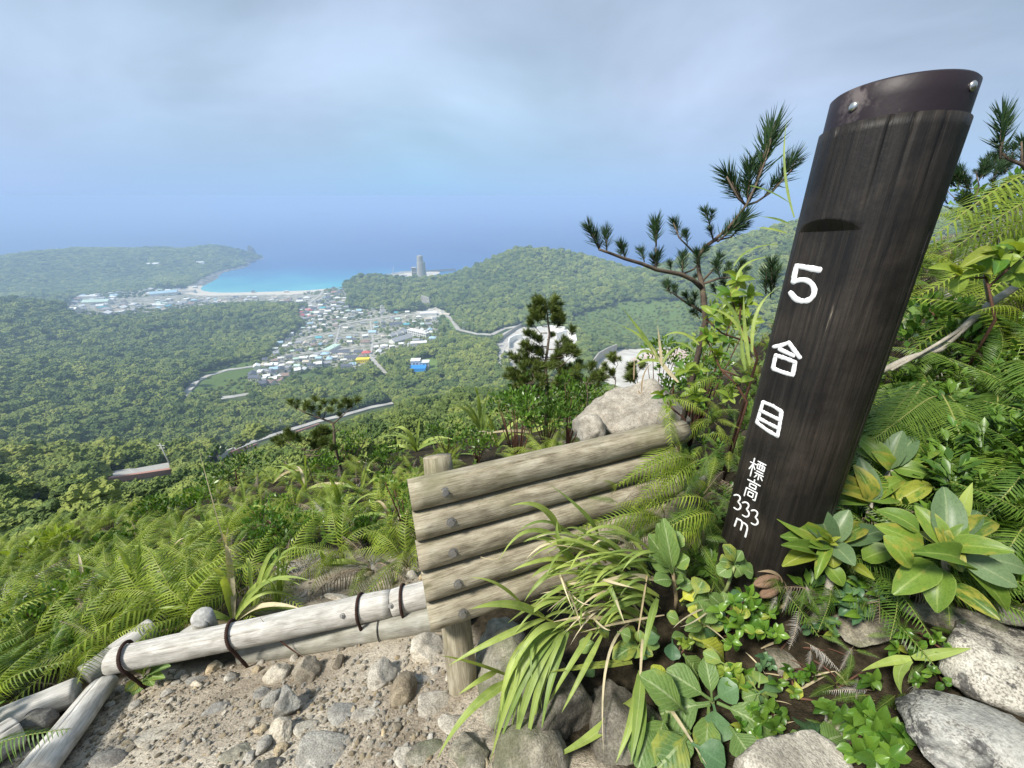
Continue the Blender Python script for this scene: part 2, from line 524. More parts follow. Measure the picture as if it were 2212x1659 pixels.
# photograph outlines (2212 x 1659 grid) of what is not wooded
VILLAGE = [(548, 800), (600, 742), (640, 715), (668, 688), (690, 672), (735, 664), (800, 668), (840, 676), (900, 672), (950, 690), (955, 726), (900, 748), (850, 752), (815, 772), (770, 797), (690, 790), (620, 815), (560, 832)]
HAMLET = [(545, 812), (590, 800), (628, 806), (610, 830), (560, 836)]
LOWTOWN = [(662, 690), (640, 680), (665, 650), (672, 632), (745, 625), (752, 640), (736, 672), (700, 680)]
COAST = [(140, 668), (165, 640), (270, 628), (420, 622), (640, 626), (700, 624), (745, 618), (745, 640), (640, 655), (560, 650), (470, 656), (330, 674), (250, 680), (170, 678)]
SCHOOL = [(830, 700), (905, 690), (945, 715), (935, 735), (880, 752), (838, 745)]
DEPOT = [(895, 674), (940, 664), (965, 676), (935, 690)]
WHITE_SLOPE = [(1070, 745), (1120, 705), (1240, 715), (1252, 775), (1200, 800), (1110, 770)]
QUARRY = [(1275, 815), (1290, 770), (1340, 755), (1480, 748), (1500, 790), (1470, 830), (1380, 850)]
YARDS = [VILLAGE, HAMLET, LOWTOWN, COAST, SCHOOL, DEPOT, WHITE_SLOPE, QUARRY]
FIELDS = [[(955, 672), (975, 676), (985, 712), (968, 712)], [(880, 792), (905, 764), (945, 768), (950, 796), (900, 806)], [(1640, 700), (1730, 720), (1700, 780), (1600, 760)], [(1235, 680), (1330, 650), (1490, 640), (1510, 735), (1380, 745), (1260, 720)], [(400, 850), (430, 800), (540, 765), (600, 790), (520, 850)], [(640, 800), (700, 800), (720, 820), (650, 830)]]
ROADS = [('road', 5.2, [(228, 1040), (300, 1030), (375, 1018)]), ('road', 5.2, [(452, 997), (500, 978), (560, 955), (612, 938)]), ('road', 5.2, [(612, 938), (690, 914), (740, 902), (800, 884), (850, 874)]),
         ('road', 8.0, [(400, 858), (406, 845), (424, 825), (450, 812), (490, 800), (560, 790)]), ('road', 8.0, [(478, 862), (505, 858), (540, 852)]),
         ('road', 9.0, [(735, 702), (790, 692), (850, 684), (905, 678), (940, 668)]), ('road', 9.0, [(955, 672), (975, 690), (990, 712), (1030, 722), (1062, 724)]), ('road', 9.0, [(1062, 724), (1090, 710), (1125, 704)]),
         ('road', 12.0, [(1082, 790), (1078, 765), (1090, 742), (1088, 724), (1120, 708)]), ('road', 8.0, [(1100, 770), (1112, 795), (1128, 806), (1150, 806)]),
         ('road', 7.0, [(800, 772), (818, 790), (832, 808)]), ('road', 8.0, [(690, 668), (668, 655), (690, 640), (697, 630)]), ('street', 4.0, [(640, 735), (700, 722), (760, 718), (830, 722)]), ('street', 4.0, [(600, 775), (680, 762), (760, 752), (840, 738)]), ('street', 4.0, [(735, 702), (725, 740), (700, 790)]), ('street', 4.0, [(800, 694), (806, 735), (800, 772)]), ('street', 5.0, [(250, 650), (400, 640), (560, 638), (690, 640)]), ('road', 7.0, [(60, 1075), (100, 1062), (84, 1050)])]

ROADS3 = []
for nm, wid, pl in ROADS:
    pts = []
    for (u0, v0), (u1, v1) in zip(pl[:-1], pl[1:]):
        n = max(2, int(math.hypot(u1 - u0, v1 - v0) / 7))
        for k in range(n):
            pts.append((u0 + (u1 - u0) * k / n, v0 + (v1 - v0) * k / n))
    pts.append(pl[-1])
    ROADS3.append((nm, wid, [far_hit(u, v) for u, v in pts]))

# ------------------------------------------------------------------ terrain mesh
nA, nR = ga.shape
tv = np.stack([gx, gy, gz], -1).reshape(-1, 3)
ii = np.arange(nA - 1)[:, None] * nR + np.arange(nR - 1)[None]
tf = np.stack([ii, ii + 1, ii + nR + 1, ii + nR], -1).reshape(-1, 4)[:, ::-1]
me = bpy.data.meshes.new('hills')
me.vertices.add(len(tv)); me.vertices.foreach_set('co', tv.ravel())
me.loops.add(tf.size); me.loops.foreach_set('vertex_index', tf.ravel())
me.polygons.add(len(tf)); me.polygons.foreach_set('loop_start', np.arange(len(tf)) * 4); me.polygons.foreach_set('loop_total', np.full(len(tf), 4))
me.update(); me.validate()
me.polygons.foreach_set('use_smooth', np.ones(len(tf), bool))
pu, pv, _ = proj(tv)
yard = np.zeros(len(tv)); field = np.zeros(len(tv))
te = tv[:, 2] - SEA_Z
for k, pl in enumerate(YARDS):
    yard = np.maximum(yard, in_poly(pu, pv, pl) * (0.55 if k < 5 else 1.0))
for k, pl in enumerate(FIELDS): field = np.maximum(field, in_poly(pu, pv, pl) * (1.0 if k < 2 else 0.55))
sand = ((te < 4.5) & (pu > 400) & (pu < 1100) & (tv[:, 1] > 0)) * 1.0
rock = ((te < 9.0) & (pu < 560) & (pv < 618)) * 1.0
for nm, arr in (('yard', yard), ('field', field), ('sand', sand), ('shore_rock', rock)):
    a = me.attributes.new(nm, 'FLOAT', 'POINT'); a.data.foreach_set('value', arr.astype(np.float32))
t = NT('island_ground')
v = t.coord('Object')
n = t.noise(v, 0.02, 6, 0.6)
soil = t.ramp(n, [(0.3, (0.035, 0.055, 0.02)), (0.6, (0.07, 0.095, 0.03)), (0.8, (0.11, 0.13, 0.045))])
yd = t.ramp(t.noise(v, 0.09, 4), [(0.32, (0.10, 0.14, 0.05)), (0.48, (0.25, 0.24, 0.19)), (0.62, (0.42, 0.40, 0.35))])
white = t.ramp(t.noise(v, 0.05, 5), [(0.3, (0.42, 0.39, 0.34)), (0.7, (0.62, 0.6, 0.55))])
col = t.mix(t.ramp(t.attr('yard'), [(0.2, 0.0), (0.5, 1.0)]), soil, yd)
col = t.mix(t.ramp(t.attr('yard'), [(0.7, 0.0), (0.9, 1.0)]), col, white)
col = t.mix(t.attr('field'), col, (0.135, 0.205, 0.05))
col = t.mix(t.attr('sand'), col, (0.62, 0.56, 0.46))
col = t.mix(t.attr('shore_rock'), col, t.ramp(t.noise(v, 0.06, 5), [(0.4, (0.07, 0.07, 0.06)), (0.65, (0.3, 0.29, 0.26))]))
t.principled(col, 0.9, t.bump(t.noise(v, 0.15, 5), 0.6, 2.0), 0.1)
me.materials.append(t.m)
hills = tag(obj('hills', me), 'wooded hills, valley and coast of the island below the trail', None, None, 'structure')

# ------------------------------------------------------------------ sea
sv, sf = [], []
NS = 128
rings = [60, 700, 1200, 1700, 2400, 3300, 5000, 9000, 18000, 45000]
for r in rings:
    for k in range(NS):
        a = 2 * math.pi * k / NS
        sv.append((r * math.sin(a), r * math.cos(a), SEA_Z))
for i in range(len(rings) - 1):
    for k in range(NS):
        sf.append((i * NS + k, (i + 1) * NS + k, (i + 1) * NS + (k + 1) % NS, i * NS + (k + 1) % NS)[::-1])
sf.append(tuple(range(NS))[::-1])
t = NT('sea_water')
v = t.coord('Object')
# shallow sand bottom off the beach gives the water its turquoise; it deepens with distance from the beach
bc = P(520, 628, 1.0); bc = far_hit(540, 629)
sx = t.node('ShaderNodeVectorMath', operation='SUBTRACT'); t.link(v, sx.inputs[0]); sx.inputs[1].default_value = (bc.x, bc.y, SEA_Z)
mp = t.node('ShaderNodeMapping'); t.link(sx.outputs[0], mp.inputs['Vector'])
ang = math.atan2(far_hit(740, 621).y - bc.y, far_hit(740, 621).x - bc.x)
mp.inputs['Rotation'].default_value = (0, 0, -ang)
sp = t.node('ShaderNodeSeparateXYZ'); t.link(mp.outputs[0], sp.inputs[0])
wob = t.noise(v, 0.004, 4, 0.5, 0.6)
off = t.math('ADD', t.math('ABSOLUTE', sp.outputs['Y']), t.math('MULTIPLY', t.math('MAXIMUM', sp.outputs['X'], 0.0), 0.25))
dist = t.math('ADD', off, t.math('MULTIPLY', t.math('SUBTRACT', wob, 0.5), 420.0))
dn = t.math('DIVIDE', dist, 1500.0)
wcol = t.ramp(dn, [(0.0, (0.13, 0.46, 0.48)), (0.09, (0.05, 0.35, 0.44)), (0.22, (0.022, 0.20, 0.38)), (0.45, (0.012, 0.08, 0.27)), (1.0, (0.008, 0.05, 0.21))])
patch = t.noise(v, 0.0012, 5, 0.55, 0.8)
wcol = t.mix(t.ramp(patch, [(0.42, 0.0), (0.62, 0.35)]), wcol, (0.03, 0.13, 0.33))
ws = t.node('ShaderNodeMapping'); t.link(v, ws.inputs['Vector']); ws.inputs['Scale'].default_value = (0.02, 0.05, 1); ws.inputs['Rotation'].default_value = (0, 0, 0.4)
wave = t.noise(ws.outputs[0], 1.0, 6, 0.6)
t.principled(wcol, 0.32, t.bump(wave, 0.5, 4.0), 0.25)
sea = obj('sea', make_mesh('sea', sv, sf, (t.m,)))
tag(sea, 'blue sea with a turquoise shallow bay', None, None, 'structure')

# ------------------------------------------------------------------ roads draped over the terrain
road_m = flat_mat('road_concrete', (0.40, 0.385, 0.355), 0.85, 0.25, 0.12)
red_m = flat_mat('red_earth_bank', (0.46, 0.25, 0.20), 0.9, 0.2, 0.08)
wall_w = flat_mat('guard_wall_white', (0.66, 0.65, 0.62), 0.8, 0.08, 0.1)
for nm, wid, pts in ROADS3:
    L, Rr = [], []
    for k, p in enumerate(pts):
        q0, q1 = pts[max(k - 1, 0)], pts[min(k + 1, len(pts) - 1)]
        d = Vector((q1.x - q0.x, q1.y - q0.y, 0)).normalized()
        nrm = Vector((-d.y, d.x, 0))
        for lst, sgn in ((L, 1), (Rr, -1)):
            q = p + nrm * (wid / 2 * sgn)
            lst.append(Vector((q.x, q.y, 0)))
    m = MB(); v_, f_ = [], []
    for k in range(len(pts)):
        zz = max(float(far_z(np.array([q.x]), np.array([q.y]))[0]) for q in (L[k], pts[k], Rr[k])) + (1.6 if wid == 5.2 else 0.6)
        for q, dz in ((L[k], 0), (Rr[k], 0), (Rr[k], -3), (L[k], -3)):
            v_.append((q.x, q.y, zz + dz))
    for k in range(len(pts) - 1):
        a = k * 4
        for i in range(4):
            f_.append((a + i, a + (i + 1) % 4, a + 4 + (i + 1) % 4, a + 4 + i))
    m.add(v_, f_)
    o = m.build(nm, [road_m], smooth=False)
    tag(o, 'pale concrete road cut through the woods' if nm == 'road' else 'narrow village street', None, None, 'structure')
# ------------------------------------------------------------------ forest: one wood of tens of thousands of crowns
def crown_mesh(name, seed, lump=0.34, flat=0.8, sub=4):
    bm = bmesh.new()
    bmesh.ops.create_icosphere(bm, subdivisions=sub, radius=1.0)
    off = Vector((seed * 7.3, seed * 3.1, seed * 5.7))
    for vtx in bm.verts:
        p = vtx.co.copy()
        d = noise.noise(p * 1.7 + off) * lump * 1.2 + noise.noise(p * 3.6 + off) * lump * 0.9 + noise.noise(p * 8.0 + off) * lump * 0.6 + noise.noise(p * 17.0 + off) * lump * 0.4
        q = p * (1.0 + d)
        q.z *= flat
        if q.z < -0.25: q.z = -0.25 - (abs(q.z) - 0.25) * 0.5
        vtx.co = q
    me = bpy.data.meshes.new(name); bm.to_mesh(me); bm.free()
    return me

def forest_mat(name, dark, mid, light, gold):
    t = NT(name)
    oi = t.node('ShaderNodeObjectInfo')
    geo = t.node('ShaderNodeNewGeometry')
    big = t.noise(oi.outputs['Location'], 0.0055, 5, 0.65, 0.8)
    med = t.noise(oi.outputs['Location'], 0.03, 3, 0.6)
    f = t.math('ADD', t.math('MULTIPLY', oi.outputs['Random'], 0.34), t.math('ADD', t.math('MULTIPLY', big, 0.75), t.math('MULTIPLY', med, 0.35)))
    col = t.ramp(f, [(0.42, dark), (0.62, mid), (0.80, light), (0.97, gold)])
    fine = t.noise(geo.outputs['Position'], 0.9, 3, 0.7)
    col = t.mix(0.55, col, t.ramp(fine, [(0.35, (0.5, 0.52, 0.5)), (0.65, (1.35, 1.3, 1.2))]), 'MULTIPLY')
    b = t.principled(col, 0.75, t.bump(t.noise(geo.outputs['Position'], 1.2, 3, 0.7), 1.0, 1.2), 0.15)
    return t.m
wood_m = forest_mat('woodland_leaves', (0.042, 0.078, 0.026), (0.110, 0.160, 0.043), (0.195, 0.245, 0.060), (0.28, 0.315, 0.080))
crowns = []
for k in range(5):
    me = crown_mesh('tree_crown', k + 1, 0.30 + 0.05 * (k % 3), 0.72 + 0.07 * (k % 3))
    me.materials.append(wood_m)
    crowns.append(bpy.data.objects.new('tree_crown_shape', me))          # not linked: only a shape for the wood

def gn_scatter(o, shapes):
    ng = bpy.data.node_groups.new('scatter', 'GeometryNodeTree')
    ng.interface.new_socket('Geometry', in_out='INPUT', socket_type='NodeSocketGeometry')
    ng.interface.new_socket('Geometry', in_out='OUTPUT', socket_type='NodeSocketGeometry')
    gi, go = ng.nodes.new('NodeGroupInput'), ng.nodes.new('NodeGroupOutput')
    m2p = ng.nodes.new('GeometryNodeMeshToPoints')
    iop = ng.nodes.new('GeometryNodeInstanceOnPoints')
    join = ng.nodes.new('GeometryNodeJoinGeometry')
    for s in reversed(shapes):
        inf = ng.nodes.new('GeometryNodeObjectInfo'); inf.inputs['Object'].default_value = s
        inf.inputs['As Instance'].default_value = True
        ng.links.new(inf.outputs['Geometry'], join.inputs[0])
    def at(name, typ):
        a = ng.nodes.new('GeometryNodeInputNamedAttribute'); a.data_type = typ
        a.inputs['Name'].default_value = name
        return a.outputs['Attribute']
    ng.links.new(gi.outputs[0], m2p.inputs['Mesh'])
    ng.links.new(m2p.outputs[0], iop.inputs['Points'])
    ng.links.new(join.outputs[0], iop.inputs['Instance'])
    iop.inputs['Pick Instance'].default_value = True
    ng.links.new(at('var', 'INT'), iop.inputs['Instance Index'])
    ng.links.new(at('scl', 'FLOAT_VECTOR'), iop.inputs['Scale'])
    e2r = ng.nodes.new('FunctionNodeEulerToRotation')
    ng.links.new(at('rot', 'FLOAT_VECTOR'), e2r.inputs[0])
    ng.links.new(e2r.outputs[0], iop.inputs['Rotation'])
    ng.links.new(iop.outputs[0], go.inputs[0])
    md = o.modifiers.new('scatter', 'NODES'); md.node_group = ng

def scatter_obj(name, pos, scl, rot, var, shapes):
    me = bpy.data.meshes.new(name)
    me.vertices.add(len(pos)); me.vertices.foreach_set('co', np.asarray(pos, np.float32).ravel())
    for nm, typ, arr, key in (('scl', 'FLOAT_VECTOR', scl, 'vector'), ('rot', 'FLOAT_VECTOR', rot, 'vector'), ('var', 'INT', var, 'value')):
        a = me.attributes.new(nm, typ, 'POINT'); a.data.foreach_set(key, np.asarray(arr).ravel())
    me.update()
    o = obj(name, me)
    gn_scatter(o, shapes)
    return o

T = []
r = 26.0
while r < 3150:
    d = 0.5 + 0.018 * r if r < 260 else 5.18 + (r - 260) * 0.0034
    n = int(2.16 * r / d)
    a = np.linspace(-1.08, 1.08, max(n, 2)) + nrs.uniform(-0.45, 0.45, max(n, 2)) * d / r
    rr = r + nrs.uniform(-0.45, 0.45, len(a)) * d
    T.append(np.stack([rr * np.sin(a), rr * np.cos(a), np.full(len(a), d)], 1))
    r += d * 0.86
T = np.concatenate(T)
tz = far_z(T[:, 0], T[:, 1]); te_ = tz - SEA_Z
rad = T[:, 2] * nrs.uniform(0.42, 0.86, len(T)) * np.where(nrs.uniform(0, 1, len(T)) < 0.07, 1.35, 1.0)
hgt = rad * nrs.uniform(0.7, 2.1, len(T))                       # crown centre above the ground
tr = np.hypot(T[:, 0], T[:, 1])
penin = (tr > 2050) & (T[:, 0] < -800)
hgt = np.where(penin, rad * 0.15, hgt)
ctr = np.stack([T[:, 0], T[:, 1], tz + hgt], 1)
u0, v0, dd = proj(ctr)
ub, vb, _ = proj(np.stack([T[:, 0], T[:, 1], tz], 1))
ut, vt, _ = proj(np.stack([T[:, 0], T[:, 1], tz + hgt + rad * 0.8], 1))
keep = (te_ > 5.5)
sparse = np.zeros(len(T))
for k, pl in enumerate(YARDS):
    ins = in_poly(ub, vb, pl) | in_poly(u0, v0, pl) | in_poly(ut, vt, pl)
    sparse = np.where(ins, np.maximum(sparse, 0.60 if k < 5 else 1.0), sparse)
for pl in FIELDS: sparse = np.where(in_poly(u0, v0, pl) | in_poly(ut, vt, pl), np.maximum(sparse, 0.93 if FIELDS.index(pl) < 3 else 0.55), sparse)
keep &= nrs.uniform(0, 1, len(T)) > sparse
rpx = rad * FPX / dd
for _, wid, pl in ROADS:
    for uu, vv, m_, a_ in ((ub, vb, 0.35, 2), (u0, v0, 0.95 if pl[0][1] > 870 else 0.6, 2.5), (ut, vt, 0.45, 4 if pl[0][1] > 870 else 3)):
        keep &= dist_line(uu, vv, pl) > a_ + rpx * m_
keep &= ~((dist_line(u0, v0, [(172, 650), (240, 655)]) < 16))
rad = np.where(sparse > 0.5, rad * 0.5, rad)
ctr[:, 2] = np.where(sparse > 0.5, tz + rad * 0.6, ctr[:, 2])
flatten = np.where(penin, 0.55, 1.0)
T, rad, ctr, flatten = T[keep], rad[keep], ctr[keep], flatten[keep]
nT = len(T)
scl = np.stack([rad, rad, rad * nrs.uniform(0.8, 1.2, nT) * flatten], 1)
rot = np.stack([nrs.uniform(-0.2, 0.2, nT), nrs.uniform(-0.2, 0.2, nT), nrs.uniform(0, 6.28, nT)], 1)
forest = scatter_obj('forest', ctr, scl, rot, nrs.randint(0, len(crowns), nT), crowns)
tag(forest, 'dense green forest covering the hills and valley below', None, None, 'stuff')

# ------------------------------------------------------------------ buildings in the valley
def C(name, c, rough=0.75): return flat_mat(name, c, rough, 0.08, 0.35)
WALLS = [C('plaster_white', (0.74, 0.73, 0.70)), C('plaster_cream', (0.66, 0.62, 0.53)), C('plaster_grey', (0.52, 0.52, 0.51))]
ROOFS = {'grey': C('roof_grey', (0.30, 0.31, 0.33)), 'dark grey': C('roof_slate', (0.10, 0.11, 0.14)), 'white': C('roof_white', (0.72, 0.72, 0.70)), 'pale blue': C('roof_paleblue', (0.36, 0.52, 0.62)),
         'brown': C('roof_brown', (0.27, 0.19, 0.16)), 'teal': C('roof_teal', (0.10, 0.36, 0.42)), 'red': C('roof_red', (0.52, 0.12, 0.11)), 'blue': C('roof_blue', (0.03, 0.24, 0.62)),
         'yellow': C('wall_yellow', (0.78, 0.62, 0.05)), 'pale green': C('roof_palegreen', (0.45, 0.58, 0.5)), 'beige': C('roof_beige', (0.52, 0.46, 0.38)), 'pink': C('roof_pink', (0.58, 0.30, 0.28))}
GLASS = flat_mat('window_dark', (0.035, 0.045, 0.055), 0.2, 0.05, 1.0, 0.6)
CONC = flat_mat('old_concrete', (0.38, 0.36, 0.32), 0.9, 0.22, 0.12, 0.2, bump=0.4)
CONC_L = flat_mat('pale_concrete', (0.56, 0.54, 0.49), 0.9, 0.14, 0.06, 0.2)

def windows_row(m, w, d, z, n, ww, hh, mi):
    for k in range(n):
        x = -w / 2 + (k + 0.5) * w / n
        for sy in (-1, 1): m.box((x, sy * (d / 2 + 0.02), z), ww, 0.12, hh, 0, mi)

def house(at_, w, d, h, rz, roof, wall, label, group, name='house', kind='gable', cat='house', sep=True):
    """Walls with windows, and a roof that stands on them."""
    z0 = min(float(far_z(np.array([at_.x + a]), np.array([at_.y + b]))[0]) for a in (-w / 3, w / 3) for b in (-d / 3, d / 3))
    loc = Vector((at_.x, at_.y, z0 - 1.0))
    H = h + (at_.z - z0) * 0.7 + 1.0
    m = MB()
    m.box((0, 0, 0), w, d, H, 0, 0, True)
    windows_row(m, w, d, H - h * 0.45, max(2, int(w / 3.2)), 1.5, 1.3, 1)
    if kind == 'gable':
        for s in (-1, 1):
            m.add([(s * w / 2, -d / 2, H), (s * w / 2, d / 2, H), (s * w / 2, 0, H + d * 0.25)], [(0, 1, 2) if s > 0 else (2, 1, 0)])
    o = m.build(name, [wall, GLASS], smooth=False, loc=loc)
    o.rotation_euler.z = rz
    tag(o, label, cat, group)
    f = MB(); e = 0.5
    if kind == 'gable':
        rh, t_ = d * 0.25 + 0.15, 0.3
        a, b = w / 2 + e, d / 2 + e
        zl = H - e * 0.5
        f.add([(-a, -b, zl), (a, -b, zl), (a, 0, H + rh), (-a, 0, H + rh), (-a, b, zl), (a, b, zl),
               (-a, -b, zl + t_), (a, -b, zl + t_), (a, 0, H + rh + t_), (-a, 0, H + rh + t_), (-a, b, zl + t_), (a, b, zl + t_)],
              [(1, 0, 3, 2), (2, 3, 4, 5), (6, 7, 8, 9), (9, 8, 11, 10), (0, 1, 7, 6), (5, 4, 10, 11), (0, 6, 9, 3), (3, 9, 10, 4), (2, 8, 7, 1), (5, 11, 8, 2)])
    elif kind == 'hip':
        a, b, rh = w / 2 + e, d / 2 + e, d * 0.27
        c = max(a - b, 0.3); zl = H + 0.02
        f.add([(-a, -b, zl), (a, -b, zl), (a, b, zl), (-a, b, zl), (-c, 0, zl + rh), (c, 0, zl + rh)], [(0, 1, 5, 4), (1, 2, 5), (2, 3, 4, 5), (3, 0, 4), (3, 2, 1, 0)])
    else:
        f.box((0, 0, H + 0.03), w + 0.4, d + 0.4, 0.5, 0, 0, True)
        f.box((w * 0.2, d * 0.1, H + 0.53), 2.2, 2.0, 1.2, 0, 0, True)
    f.build('roof', [roof], o, smooth=False)
    return o

placed = []
def free(u, v, du, dv):
    for a, b in placed:
        if abs(a - u) < du and abs(b - v) < dv: return False
    placed.append((u, v)); return True

def special(u, v, w, d, h, rz, roof, wall, label, kind='gable', name='house', cat='house', group=None):
    placed.append((u, v)); placed.append((u - 7, v)); placed.append((u + 7, v))
    return house(far_hit(u, v), w, d, h, rz, roof, wall, label, group, name, kind, cat)

W0, W1, W2 = WALLS
special(792, 766, 15, 11, 5, 0.15, ROOFS['red'], W0, 'house with a bright red roof at the lower edge of the village', 'hip')
special(785, 782, 22, 10, 6.5, 0.12, ROOFS['yellow'], ROOFS['yellow'], 'bright yellow building below the red-roofed house', 'flat', 'yellow_building', 'building')
special(762, 777, 22, 12, 6, 0.1, ROOFS['dark grey'], W0, 'long dark-roofed building left of the yellow building')
special(738, 764, 30, 12, 5, 0.1, ROOFS['dark grey'], W0, 'long slate-roofed house row above the yellow building')
special(775, 764, 14, 11, 5, 0.1, ROOFS['dark grey'], W0, 'slate-roofed house touching the red-roofed house')
special(750, 796, 16, 10, 6, 0.15, ROOFS['dark grey'], W0, 'lone grey house among trees below the village')
special(718, 756, 14, 34, 6, -0.25, ROOFS['pale green'], W0, 'long white hall with a pale green roof in mid village', 'flat', 'hall', 'hall')
special(690, 733, 13, 9, 5, 0.1, ROOFS['teal'], W0, 'house with a bright teal roof on the left of the village')
special(806, 722, 16, 12, 7, 0.1, ROOFS['pale blue'], W0, 'white house with a sky blue roof in the village middle')
special(790, 742, 18, 12, 5, 0.2, ROOFS['brown'], W1, 'reddish-brown roofed house in the village middle', 'hip')
special(1000, 742, 20, 10, 5, 0.35, ROOFS['pink'], W0, 'long pink-roofed shed beside the bend of the road', 'gable', 'shed', 'shed')
special(1012, 708, 26, 12, 8, -0.45, ROOFS['grey'], W0, 'grey-roofed barn right of the green strip', 'gable', 'barn', 'barn')
special(985, 690, 18, 10, 5, -0.4, ROOFS['pink'], W0, 'small pink and white house by the upper road')
special(965, 682, 18, 10, 5, -0.3, ROOFS['beige'], W0, 'beige house beside the depot')
special(856, 706, 30, 13, 9, 0.35, ROOFS['dark grey'], W0, 'white school wing with a dark roof', 'gable', 'school_wing', 'school')
special(960, 845, 13, 9, 4.5, 0.5, ROOFS['brown'], W1, 'small brown-roofed hut alone in the forest', 'gable', 'hut', 'hut')
special(905, 745, 30, 12, 6, 0.2, ROOFS['white'], W0, 'low white school annex in front of the long block', 'flat', 'school_wing', 'school')
special(935, 735, 13, 11, 6, 0.1, ROOFS['pale blue'], W0, 'pale blue hip-roofed school house at the end of the school', 'hip', 'school_wing', 'school')
# the long three-storey school block
p = far_hit(905, 728)
sch = empty('school_block', p - Vector((0, 0, 1)), 'long white three-storey school block', 'school')
sch.rotation_euler.z = -0.55
m = MB(); m.box((0, 0, 0), 52, 12, 14, 0, 0, True); m.build('wall', [W0], sch, False)
m = MB(); m.box((0, 0, 14.02), 53, 13, 0.7, 0, 0, True); m.box((18, 1, 14.72), 6, 5, 3, 0, 0, True); m.build('roof', [ROOFS['white']], sch, False)
wm = MB(); wm.box((0, 0, 0), 3.6, 0.2, 1.9); wm = wm.mesh('window', [GLASS], False)
for fl in range(3):
    for k in range(9):
        o = obj('window', wm, sch, None, (-22 + k * 5.5, -6.05, 3.2 + fl * 4.3))
# row of monitor-roofed classrooms
for k in range(5):
    special(852 + k * 11, 741 - k * 3.2, 12, 20, 6, 0.9, ROOFS['grey'], W0, unique('leftmost classroom of the front school row', 'second classroom from the left in the front school row', 'middle classroom of the front school row', 'fourth classroom from the left in the front school row', 'rightmost classroom of the front school row'), 'gable', 'classroom', 'school', 'row of school classrooms')
for k in range(3):
    special(848 + k * 13, 728 - k * 4, 13, 14, 5.5, 0.9, ROOFS['grey'], W0, unique('left classroom of the rear school row', 'middle classroom of the rear school row', 'right classroom of the rear school row'), 'gable', 'classroom', 'school', 'row of school classrooms')
# blue and grey flat-roofed house below the village
p = far_hit(903, 800)
bh = empty('blue_house', p - Vector((0, 0, 1.5)), 'modern pale grey house with a bright blue lower roof', 'house')
bh.rotation_euler.z = 0.08
m = MB(); m.box((-1, 2, 0), 21, 9, 6.5, 0, 0, True); m.box((-4, 12, 0), 13, 11, 13, 0, 0, True); m.box((9, 12, 0), 12, 10, 10, 0, 0, True); m.build('wall', [flat_mat('wall_palegrey', (0.55, 0.57, 0.6), 0.6)], bh, False)
m = MB(); m.box((0, 0, 6.55), 24, 14, 0.6, 0, 0, True)
m.add([(-12, -7.05, 6.6), (12, -7.05, 6.6), (12, -8.0, 2.0), (-12, -8.0, 2.0)], [(0, 3, 2, 1)]); m.build('roof', [ROOFS['blue']], bh, False)
m = MB(); m.box((-4, 12, 13.05), 14, 12, 0.5, 0, 0, True); m.box((9, 12, 10.05), 13, 11, 0.5, 0, 0, True); m.build('roof', [ROOFS['white']], bh, False)
for x, z in ((-6, 9), (-1.5, 9), (8, 7.5), (12, 7.5)):
    m = MB(); m.box((x, 6.45 if x < 5 else 6.95, z), 2.6, 0.15, 1.6); m.build('window', [GLASS], bh, False)
special(872, 800, 11, 9, 4, 0.2, ROOFS['beige'], W1, 'beige shed left of the blue house', 'gable', 'shed', 'shed')
# depot with white hall and the sprayed concrete slope behind it
special(926, 682, 44, 18, 9, 0.12, ROOFS['white'], W0, 'wide white hall beside the upper road under the concrete slope', 'flat', 'depot', 'hall')
p = far_hit(918, 672); q = [(-13, 0, 0), (13, 0, 0), (9, 9, 34), (-12, 9, 40)]
m = MB(); m.add([(a, b, c) for a, b, c in q] + [(a, b + 8, c) for a, b, c in q], [(0, 1, 2, 3), (7, 6, 5, 4), (3, 2, 6, 7), (0, 3, 7, 4), (1, 5, 6, 2)])
o = m.build('slope_wall', [CONC], smooth=False, loc=p + Vector((0, 14, -3))); tag(o, 'tall grey sprayed-concrete slope behind the white hall', 'wall')
# stepped pale rock shrine mound
p = far_hit(829, 676); m = MB()
for k, (w, h) in enumerate(((26, 5), (17, 6), (11, 7), (6, 5))): m.box((k * -1.2, 2, sum((5, 6, 7)[:k])), w, w * 0.7, h, 0.2 * k, 0, True)
o = m.build('stepped_block', [CONC_L], smooth=False, loc=p - Vector((0, 0, 2))); tag(o, 'stepped pale concrete block beside the road above the village', 'structure')

roof_pick = ['grey'] * 6 + ['dark grey'] * 3 + ['white'] * 8 + ['pale blue'] * 2 + ['brown'] * 2 + ['teal'] + ['beige'] * 3 + ['pale green']
TOWN_MARKS = [('the red-roofed house', 792, 766), ('the yellow building', 785, 782), ('the pale green hall', 718, 756), ('the teal-roofed house', 690, 733), ('the blue-roofed white house', 806, 722), ('the dark-roofed school wing', 856, 706), ('the school block', 905, 728),
              ('the white depot hall', 926, 682), ('the stepped block', 829, 676), ('the lone grey house', 750, 796), ('the small hamlet', 585, 818), ('the end of the beach', 738, 628), ('the beach road', 690, 655), ('the pale-roofed shore hall', 356, 638), ('the harbour shed', 400, 632),
              ('the yellow-green hall', 212, 656), ('the long white block', 193, 645), ('the middle of the bay beach', 560, 636), ('the wooded spur', 470, 662), ('the upper village road', 780, 692), ('the far left of the village', 620, 770), ('the turquoise shallows', 480, 628)]
